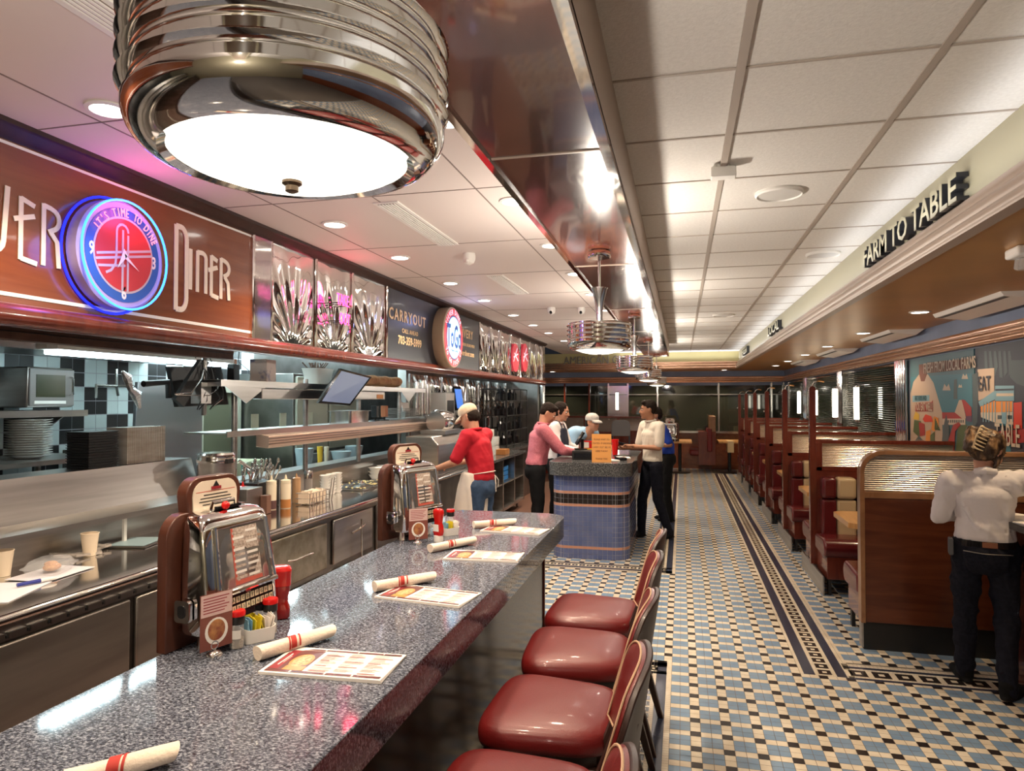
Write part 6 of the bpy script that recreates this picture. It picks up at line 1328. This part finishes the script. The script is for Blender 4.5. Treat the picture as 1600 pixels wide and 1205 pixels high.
def hand(mb, w, d, pn, side, curl=.5, s=1.0):
    """palm from the wrist w along d, palm normal pn; side=+1 puts the thumb on the d x pn side"""
    w = Vector(w); d = Vector(d).normalized(); pn = Vector(pn); pn = (pn-d*pn.dot(d)).normalized(); x = d.cross(pn)*side
    M = Matrix((x, d, pn)).transposed()
    mb.ell(w+d*.045*s, (.041*s, .050*s, .016*s), 0, M); mb.cap(w-d*.02*s, w+d*.03*s, .025*s, .026*s, 0)
    for k, (off, L_) in enumerate(((.030, .072), (.010, .080), (-.010, .075), (-.029, .060))):
        b = w+d*.082*s+x*off*s; c = curl*(1+.15*k); p = b; a = 0
        for j, (fr, rr) in enumerate(((.45, .0098), (.31, .0088), (.24, .0078))):
            a += c*(.55 if j == 0 else .75); q = p+(d*math.cos(a)+pn*math.sin(a))*L_*fr*s; mb.cap(p, q, rr*s, rr*.92*s, 0, 8); p = q
    b = w+d*.025*s+x*.030*s; q = b+(x*.75+d*.65+pn*.25*(1+curl)).normalized()*.042*s; mb.cap(b, q, .013*s, .011*s, 0, 8); mb.cap(q, q+(d*.85+x*.3+pn*.5*curl).normalized()*.032*s, .011*s, .009*s, 0, 8)
def head(mb, c, M, s=1.0):
    P = lambda x, y, z: Vector(c)+M @ (Vector((x, y, z))*s)
    E_ = lambda x, y, z, a, b, d: mb.ell(P(x, y, z), (a*s, b*s, d*s), 0, M)
    E_(0, -.012, .032, .076, .094, .088); E_(0, .012, -.01, .070, .080, .085); E_(0, .03, -.055, .056, .060, .055); E_(0, .072, -.092, .024, .024, .018)
    E_(0, .055, -.03, .058, .042, .040); E_(-.034, .062, -.022, .022, .024, .022); E_(.034, .062, -.022, .022, .024, .022)   # cheeks
    E_(0, .078, .034, .052, .014, .010)                                         # brow
    for k in range(4): E_(0, .088+.0065*k, .018-.013*k, .009+.0016*k, .011, .012)
    E_(-.013, .101, -.026, .009, .010, .007); E_(.013, .101, -.026, .009, .010, .007); E_(0, .112, -.024, .010, .011, .009)
    E_(0, .088, -.052, .023, .012, .006); E_(0, .087, -.062, .019, .012, .007)
    for q in (-1, 1): E_(q*.074, -.010, -.004, .008, .019, .030); E_(q*.080, -.014, .012, .006, .014, .014)
def person(name, label, loc, rz, J, skin, shirt, pants, sleeve='long', hair=None, cap=None, apron=None, female=False, shoe=None, collar=True, voxel=.012, wr=.006, belt=False, thick=1.0, hem=.045):
    t = thing(name, label, 'person', loc, rz)
    V = {k: Vector(v) for k, v in J.items() if isinstance(v, (tuple, list, Vector))}
    HM = (Matrix.Rotation(J.get('yaw', 0), 3, 'Z') @ Matrix.Rotation(J.get('pitch', 0), 3, 'X') @ Matrix.Rotation(J.get('roll', 0), 3, 'Y'))
    # skin
    b = MB(); head(b, V['head'], HM); k = thick
    b.cap(V['neck']-Vector((0, 0, .06)), V['head']+HM @ Vector((0, -.018, -.05)), .056*k, .052*k, 0)
    b.cap(V['neck']-Vector((0, 0, .06)), V['chest'], .055, .06, 0)
    for q in 'LR':
        b.cap(V['neck']-Vector((0, 0, .05)), V['sh'+q], .045, .046, 0); b.cap(V['sh'+q], V['el'+q], .046*k, .038*k, 0); b.cap(V['el'+q], V['wr'+q], .038*k, .024, 0)
    body = remesh(b, skin, 'body', t, .009, 2)
    # hands at a finer grain, joined into the same body mesh
    h = MB()
    for q in 'LR':
        d = V.get('hd'+q, V['wr'+q]-V['el'+q]); hand(h, V['wr'+q], d, V.get('pn'+q, Vector((0, 0, -1))), J.get('ts'+q, 1 if q == 'L' else -1), J.get('curl'+q, .5), .92 if female else 1.0)
    hm = remesh(h, skin, 'hm', None, .0042, 1)
    bm = bmesh.new(); bm.from_mesh(body.data); bm.from_mesh(hm.data); bm.to_mesh(body.data); bm.free(); body.data.polygons.foreach_set('use_smooth', [True]*len(body.data.polygons)); bpy.data.objects.remove(hm)
    # eyes, brows, lips
    for sx in (-1, 1):
        m = MB(); c = V['head']+HM @ Vector((sx*.031, .0765, .010)); m.ell(c, (.0155, .0125, .0085), mat('eye white', (.75, .72, .68), .2), HM); m.ell(c+HM @ Vector((0, .0095, 0)), (.0062, .005, .0068), mat('iris', (.03, .015, .01), .1), HM); m.build('eye', t)
    m = MB()
    for sx in (-1, 1): m.tube([V['head']+HM @ Vector((sx*a, yy, zz)) for a, yy, zz in ((.012, .094, .031), (.03, .091, .036), (.048, .080, .030))], [.0035, .0045, .0025], hair_m, 6)
    m.build('eyebrows', t)
    m = MB(); m.ell(V['head']+HM @ Vector((0, .0985, -.056)), (.019, .0045, .0055), mat('lips', (.40, .14, .11), .4), HM, 12, 6); m.build('lips', t)
    # trousers
    b = MB(); pv = V['pelvis']; w_ = .145 if not female else .155
    b.ell(pv+Vector((0, -.0, .02)), (w_*k+.005, .105*k, .11), 0); b.ell(pv+Vector((0, -.055, -.05)), (.13*k, .085, .10), 0)
    for q in 'LR':
        b.cap(V['hip'+q]+Vector((0, 0, .0)), V['kn'+q], .092*k, .064, 0); b.cap(V['kn'+q], V['an'+q]+Vector((0, 0, -.02)), .064, .050, 0)
    remesh(b, pants, 'trousers', t, .012, 3, wr*.9, (8, 8, 7), 3)
    for q in 'LR':
        m = MB(); a = V['an'+q]; f = V.get('ft'+q, Vector((0, 1, 0))).normalized(); Mf = frame(f, (0, 0, 1)); g = Vector((a.x, a.y, a.z-.08))
        m.ell(g+f*.02+Vector((0, 0, .045)), (.042, .075, .045), 0, Mf); m.ell(g+f*.11+Vector((0, 0, .032)), (.047, .075, .032), 0, Mf); m.ell(g+f*.05+Vector((0, 0, .018)), (.044, .13, .018), 0, Mf); m.cap(a-f*.01, a-f*.01+Vector((0, 0, -.04)), .045, .045, 0)
        remesh(m, shoe or blackcl, 'shoe', t, .008, 2)
    if belt:
        m = MB(); m.loft([(pv.x, pv.y-.004, pv.z+.012, .160*k, .118*k), (pv.x, pv.y-.004, pv.z+.050, .153*k, .115*k)], blackgl, 28, 2.2, caps=False); m.build('belt', t)
    # shirt
    b = MB(); ch = V['chest']; wa = V['waist']
    sw = .165 if not female else .150
    ds = (V['shR']-V['shL']); ax = ds.normalized(); Mt = frame(ax.cross((ch-wa).normalized())*-1, ch-wa)
    b.ell(pv+Vector((0, 0, .06)), (.152*k, .118*k, .10), 0); 
    for a in (0, .25, .5, .75, 1): c = pv.lerp(wa, a)+Vector((0, 0, .05*(1-a))); b.ell(c, ((.150-.006*a)*k, (.116-.002*a)*k, .09), 0, Mt)
    for a in (.2, .4, .6, .8, 1): c = wa.lerp(ch, a); b.ell(c, ((.144+.028*a)*k*(sw/.165), (.112+.012*a)*k, .10), 0, Mt)
    if female: b.ell(ch+Mt @ Vector((-.06, .07, -.03)), (.062, .05, .06), 0, Mt); b.ell(ch+Mt @ Vector((.06, .07, -.03)), (.062, .05, .06), 0, Mt)
    nb = V['neck']
    for q in 'LR':
        b.cap(nb+(V['sh'+q]-nb)*.25-Vector((0, 0, .03)), V['sh'+q], .055*k, .062*k, 0); b.cap(ch.lerp(nb, .45), V['sh'+q]*.8+ch*.2, .08*k, .072*k, 0)
        if sleeve == 'long': b.cap(V['sh'+q], V['el'+q], .064*k, .053*k, 0); b.cap(V['el'+q], V['wr'+q].lerp(V['el'+q], .06), .053*k, .037*k, 0)
        elif sleeve == 'rolled': b.cap(V['sh'+q], V['el'+q], .064*k, .053*k, 0); b.cap(V['el'+q], V['wr'+q].lerp(V['el'+q], .55), .053*k, .046*k, 0)
        else: b.cap(V['sh'+q], V['el'+q].lerp(V['sh'+q], .18), .066*k, .058*k, 0)
    b.cap(ch.lerp(nb, .5), nb+Vector((0, 0, -.01)), .08, .058, 0)
    so = remesh(b, shirt, 'shirt', t, voxel, 3, wr, (7, 7, 5), J.get('seed', 0)); bm = bmesh.new(); bm.from_mesh(so.data); zh = pv.z+hem
    bmesh.ops.delete(bm, geom=[f for f in bm.faces if max(v.co.z for v in f.verts) < zh and abs(f.calc_center_median().x) < .19 and all((f.calc_center_median()-V['wr'+q]).length > .09 for q in 'LR')], context='FACES'); bm.to_mesh(so.data); bm.free()
    if collar:
        m = MB(); d = (V['head']-nb).normalized(); pts = [nb+Vector((.064*math.cos(a), .064*math.sin(a)+.004, .018+.010*math.cos(a-PI/2)*-1)) for a in [2*PI*i/20 for i in range(20)]]
        m.tube(pts, .013, shirt, 8, closed=True, sx=1.0); m.build('collar', t)
    # hair / cap
    hc = V['head']; P = lambda x, y, z: hc+HM @ Vector((x, y, z)); hm_ = hair or hair_m
    b = MB()
    if cap: b.ell(P(0, -.035, -.002), (.080, .078, .070), 0, HM); b.ell(P(0, -.06, -.02), (.070, .052, .055), 0, HM)
    elif female: b.ell(P(0, -.022, .044), (.086, .096, .086), 0, HM); b.ell(P(0, -.045, .0), (.082, .075, .085), 0, HM); b.ell(P(-.062, .01, .01), (.02, .035, .05), 0, HM); b.ell(P(.062, .01, .01), (.02, .035, .05), 0, HM)
    else:
        b.ell(P(0, -.020, .050), (.081, .092, .080), 0, HM); b.ell(P(0, -.048, .012), (.078, .062, .070), 0, HM); b.ell(P(0, .040, .096), (.056, .042, .030), 0, HM)
        for a in range(9): b.ell(P(-.048+.012*a, .052+.008*math.sin(a*2.1), .100+.006*math.sin(a*3)), (.012, .022, .014), 0, HM)
    if J.get('bun'): 
        for a in range(5): b.ell(P(-.045+.006*a, -.125-.004*(a % 2), .075-.028*a), (.042, .038, .030), 0, HM)
        b.ell(P(.075, .0, -.06), (.012, .016, .06), 0, HM)
    if J.get('lowbun'): b.ell(P(0, -.11, -.01), (.035, .035, .035), 0, HM)
    # keep the face free: carve nothing, the hair sits behind the brow line
    hmesh = remesh(b, hm_, 'hair', t, .008, 2, .004, (40, 12, 40))
    if cap:
        b = MB(); b.ell(P(0, -.012, .068), (.088, .102, .070), 0, HM); b.ell(P(0, -.012, .05), (.089, .103, .045), 0, HM); remesh(b, cap, 'cap', t, .007, 3)
        m = MB(); v = []; N = 12
        for i in range(N+1):
            a = PI*(.12+.76*i/N); 
            for r_, zz in ((1.0, .048), (1.5, .036), (1.85, .012)): v.append(P(.082*math.cos(a)*(1 if r_ == 1 else .98), .0+.092*math.sin(a)*(r_ if r_ > 1 else 1), zz-.008*abs(math.cos(a))))
        f = [(i*3+j, i*3+j+1, i*3+j+4, i*3+j+3) for i in range(N) for j in range(2)]
        m.add(v, f, cap); o = m.build('cap_brim', t, angle=80); sm = o.modifiers.new('s', 'SOLIDIFY'); sm.thickness = .005
    if apron: apron(t, V, HM)
    return t
def J_(**k):
    d = dict(pelvis=(0, 0, .93), waist=(0, 0, 1.08), chest=(0, .0, 1.29), neck=(0, -.005, 1.45), head=(0, .03, 1.595), shL=(-.185, 0, 1.405), shR=(.185, 0, 1.405), elL=(-.23, -.02, 1.12), elR=(.23, -.02, 1.12), wrL=(-.24, .05, .88), wrR=(.24, .05, .88),
             hipL=(-.085, 0, .90), hipR=(.085, 0, .90), knL=(-.095, .02, .49), knR=(.095, .02, .49), anL=(-.10, -.03, .085), anR=(.10, -.03, .085)); d.update(k); return d
khaki = mat('khaki cap', (.62, .49, .36), .8); greycap = mat('grey cap', (.52, .49, .46), .8, nscale=30, ncol=(.40, .40, .40))
redpolo = mat('red polo cloth', (.42, .004, .018), .8); pinks = mat('pink check cloth', (.50, .16, .20), .8, nscale=90, ncol=(.42, .10, .13)); whites = mat('white shirt cloth', (.70, .66, .67), .8, bump=.6, bscale=11); creams = mat('cream shirt cloth', (.66, .61, .53), .8, bump=.5, bscale=11); lblue = mat('light blue polo cloth', (.26, .42, .60), .8); royal = mat('royal blue cloth', (.01, .05, .40), .8); apronw = mat('white apron cloth', (.70, .64, .58), .85, bump=.3, bscale=14)
# cook --------------------------------------------------------------
def cook_apron(t, V, HM):
    b = MB(); 
    b.loft([(0, .05, 1.03, .178, .112), (0, .07, .90, .195, .135), (0, .10, .70, .205, .15), (0, .13, .48, .215, .16)], 0, 28, 2.2)
    remesh(b, apronw, 'apron', t, .012, 2, .012, (12, 4, 1.6), 8)
    m = MB(); pv = V['pelvis']
    m.tube([(.155*math.cos(a), .02+.13*math.sin(a)-.02, 1.02-.02*math.sin(a)) for a in [PI*(-1+.1*k)+0 for k in range(11)]], .005, apronw, 6); m.tube([(.05, -.125, 1.0), (.02, -.15, .92), (.04, -.14, .84)], .005, apronw, 6); m.tube([(.045, -.125, 1.0), (.09, -.14, .95), (.10, -.13, .88)], .005, apronw, 6); m.build('apron_strings', t)
    b = MB(); b.ell((0, .10, 1.2), (.12, .04, .14), 0); remesh(b, apronw, 'apron_bib', t, .012, 3)
c = U(738, 700, Y=6.38)
person('person', 'cook in red polo, tan cap and white apron working at the steel counter', (-1.89, 6.42, 0), R(76),
       J_(chest=(0, .05, 1.27), neck=(0, .07, 1.42), head=(0, .14, 1.555), pitch=R(-28), yaw=R(6), shL=(-.18, .05, 1.385), shR=(.18, .05, 1.385), elL=(-.24, .16, 1.13), elR=(.24, .16, 1.13), wrL=(-.20, .42, 1.05), wrR=(.16, .40, 1.08), seed=1, curlL=.6, curlR=.6), skin_a, redpolo, jean_bl, 'short', cap=khaki, apron=cook_apron, thick=1.05, hem=-.06)
# man in pink
person('person', 'dark haired man in pink checked shirt leaning on the register stand', (-1.68, 8.02, 0), R(-72),
       J_(chest=(0, .05, 1.28), waist=(0, .02, 1.08), neck=(0, .08, 1.43), head=(0, .14, 1.565), pitch=R(-34), yaw=R(-8), shL=(-.19, .06, 1.385), shR=(.19, .06, 1.385), elL=(-.23, .28, 1.13), elR=(.23, .28, 1.14), wrL=(-.08, .46, 1.10), wrR=(.08, .46, 1.10), seed=2, curlL=.8, curlR=.8), skin_a, pinks, blackcl, 'long', thick=1.08)
def navy_apron(t, V, HM):
    b = MB(); ch = V['chest']; 
    b.loft([(0, .085, 1.36, .10, .05), (0, .10, 1.2, .14, .055), (0, .10, 1.0, .17, .06), (0, .11, .65, .19, .07)], 0, 24, 2.2)
    remesh(b, mat('navy apron cloth', (.012, .016, .035), .8), 'apron', t, .012, 3, .004)
    m = MB(); m.tube([(-.07, .12, 1.32), (-.065, .07, 1.44), (-.05, -.03, 1.47)], .008, MT['navy apron cloth'], 6); m.tube([(.07, .12, 1.32), (.065, .07, 1.44), (.05, -.03, 1.47)], .008, MT['navy apron cloth'], 6); m.build('apron_strap', t)
person('person', 'woman in white shirt and navy apron behind the man in pink', (-1.60, 8.90, 0), R(-98),
       J_(neck=(0, .03, 1.42), head=(0, .075, 1.575), pitch=R(-14), chest=(0, .02, 1.27), elL=(-.22, .10, 1.12), elR=(.22, .10, 1.12), wrL=(-.12, .33, 1.08), wrR=(.12, .33, 1.08), seed=3, lowbun=True, shL=(-.165, .02, 1.38), shR=(.165, .02, 1.38)), skin_a, whites, blackcl, 'long', female=True, apron=navy_apron)
# leaning man in light blue
def lanyard(t, V, HM):
    m = MB(); m.tube([V['neck']+Vector((-.05, .02, .0)), V['chest']+Vector((-.03, .135, .0)), V['chest']+Vector((0, .12, -.12))], .006, black, 6); m.tube([V['neck']+Vector((.05, .02, .0)), V['chest']+Vector((.03, .135, .0)), V['chest']+Vector((0, .12, -.12))], .006, black, 6); m.build('lanyard', t)
    m = MB(); gp = lambda x, y, z: V['head']+HM @ Vector((x, y, z))
    for sx in (-1, 1): m.tube([gp(sx*.032+.021*math.cos(a), .102, .008+.016*math.sin(a)) for a in [PI*k/7 for k in range(14)]], .002, black, 5, closed=True); m.tube([gp(sx*.053, .10, .010), gp(sx*.08, -.01, .01)], .002, black, 5)
    m.build('eyeglasses', t)
person('person', 'man in light blue polo and grey cap leaning over the register stand', (-1.66, 9.80, 0), R(-128),
       J_(pelvis=(0, -.02, .95), waist=(0, .10, 1.08), chest=(0, .33, 1.22), neck=(0, .50, 1.30), head=(.0, .60, 1.415), pitch=R(-3), yaw=R(4), shL=(-.19, .42, 1.26), shR=(.19, .42, 1.26), elL=(-.26, .44, 1.08), elR=(.26, .46, 1.04), wrL=(-.22, .68, 1.09), wrR=(.20, .70, 1.09), hipL=(-.09, -.02, .91), hipR=(.09, -.02, .91), seed=4), skin_a, lblue, blackcl, 'short', cap=greycap, apron=lanyard, thick=1.26)
# young man
def handheld(t, V, HM): pass
person('person', 'young man with short black hair in cream short sleeved shirt holding a black terminal', (-.36, 8.80, 0), R(124),
       J_(neck=(0, .02, 1.45), head=(0, .055, 1.60), pitch=R(-4), yaw=R(-26), elL=(-.22, .04, 1.14), elR=(.23, .06, 1.13), wrL=(-.02, .25, 1.15), wrR=(.22, .30, 1.12), hdL=(.15, .1, .03), hdR=(.05, .2, .02), pnR=(0, .2, 1), pnL=(0, .3, -1), tsR=-1, anL=(-.10, -.18, .085), anR=(.10, .10, .085), knL=(-.095, -.02, .49), knR=(.095, .09, .49), seed=5, curlR=.9, curlL=.3), skin_b, creams, denim, 'short', thick=.96)
t = thing('card_reader', 'black handheld payment terminal held by the young man', 'terminal', (-.72, 8.74, 1.175), R(100)); m = MB(); m.obox((0, 0, 0), .075, .16, .03, blackgl, (.25, 0, 0)); m.build('body', t, bevel=.006); m = MB(); m.obox((0, .02, .018), .055, .06, .004, scr, (.25, 0, 0)); m.build('screen', t)
person('person', 'person in royal blue shirt and black trousers standing behind the young man', (-.22, 10.1, 0), R(105),
       J_(head=(0, .16, 1.50), neck=(0, .11, 1.38), chest=(0, .07, 1.24), shL=(-.175, .10, 1.345), shR=(.175, .10, 1.345), wrL=(-.16, .22, 1.08), wrR=(.16, .22, 1.08), elL=(-.22, .0, 1.10), elR=(.22, .0, 1.10), seed=6), skin_b, royal, blackcl, 'short')
# waitress
def wait_extras(t, V, HM):
    hc = V['head']; P = lambda x, y, z: hc+HM @ Vector((x, y, z)); claw = mat('tortoise claw clip', (.62, .48, .30), .3)
    m = MB()
    for k in range(7):
        z = .10-.022*k; m.ell(P(.012+.004*math.sin(k), -.150-.004*math.sin(k*.9), z), (.012, .010, .009), claw, n=8, k=6); m.tube([P(.012, -.15, z), P(.036, -.135, z-.004), P(.045, -.11, z-.002)], [.006, .005, .003], claw, 6)
    m.tube([P(.010, -.158, .10), P(.012, -.165, .03), P(.010, -.150, -.04)], .005, claw, 6); m.build('hair_claw', t)
    m = MB(); m.obox((.01, -.124, .882), .075, .006, .032, mat('brown leather patch', (.20, .07, .03), .5), (-.1, 0, 0)); m.build('belt_patch', t, bevel=.002)
    m = MB(); m.prism(rrect(-.19, -.165, .80, .90, .01), -.09, -.02, mat('grey holster', (.10, .10, .11), .4), 'y'); m.build('hip_holster', t, bevel=.004)
    m = MB(); m.tube([(-.12, -.118, .84), (-.03, -.148, .835), (.03, -.148, .835), (.12, -.118, .835)], .003, steel_dk, 5); m.build('pocket_seam', t)
    m = MB(); nb = V['neck']; m.tube([nb+Vector((-.055, .03, -.015)), nb+Vector((-.05, -.045, .01)), nb+Vector((0, -.068, .018)), nb+Vector((.05, -.045, .01)), nb+Vector((.055, .03, -.015))], [.012, .019, .021, .019, .012], whites, 10, sx=.6); m.build('shirt_collar', t)
person('person', 'waitress seen from behind in white shirt with claw clip in highlighted hair', (1.745, 4.66, 0), R(-14),
       J_(pelvis=(0, .0, .85), waist=(0, .0, .98), chest=(0, .01, 1.14), neck=(.005, .01, 1.29), head=(.03, .055, 1.415), pitch=R(-24), yaw=R(-38), roll=R(8), shL=(-.175, .0, 1.235), shR=(.18, .01, 1.25), elL=(-.225, .0, 1.02), wrL=(-.09, .24, 1.02), elR=(.37, .10, 1.19), wrR=(.44, .36, 1.13), hipL=(-.085, 0, .84), hipR=(.085, 0, .84), knL=(-.10, .05, .46), knR=(.10, .0, .46), anL=(-.10, .11, .085), anR=(.09, -.10, .085), ftL=(-.25, 1, 0), ftR=(.55, 1, 0), bun=True, seed=7), skin_a, whites, denim, 'long', hair=hair_hl, female=True, apron=wait_extras, collar=False, voxel=.009, wr=.014, belt=True)
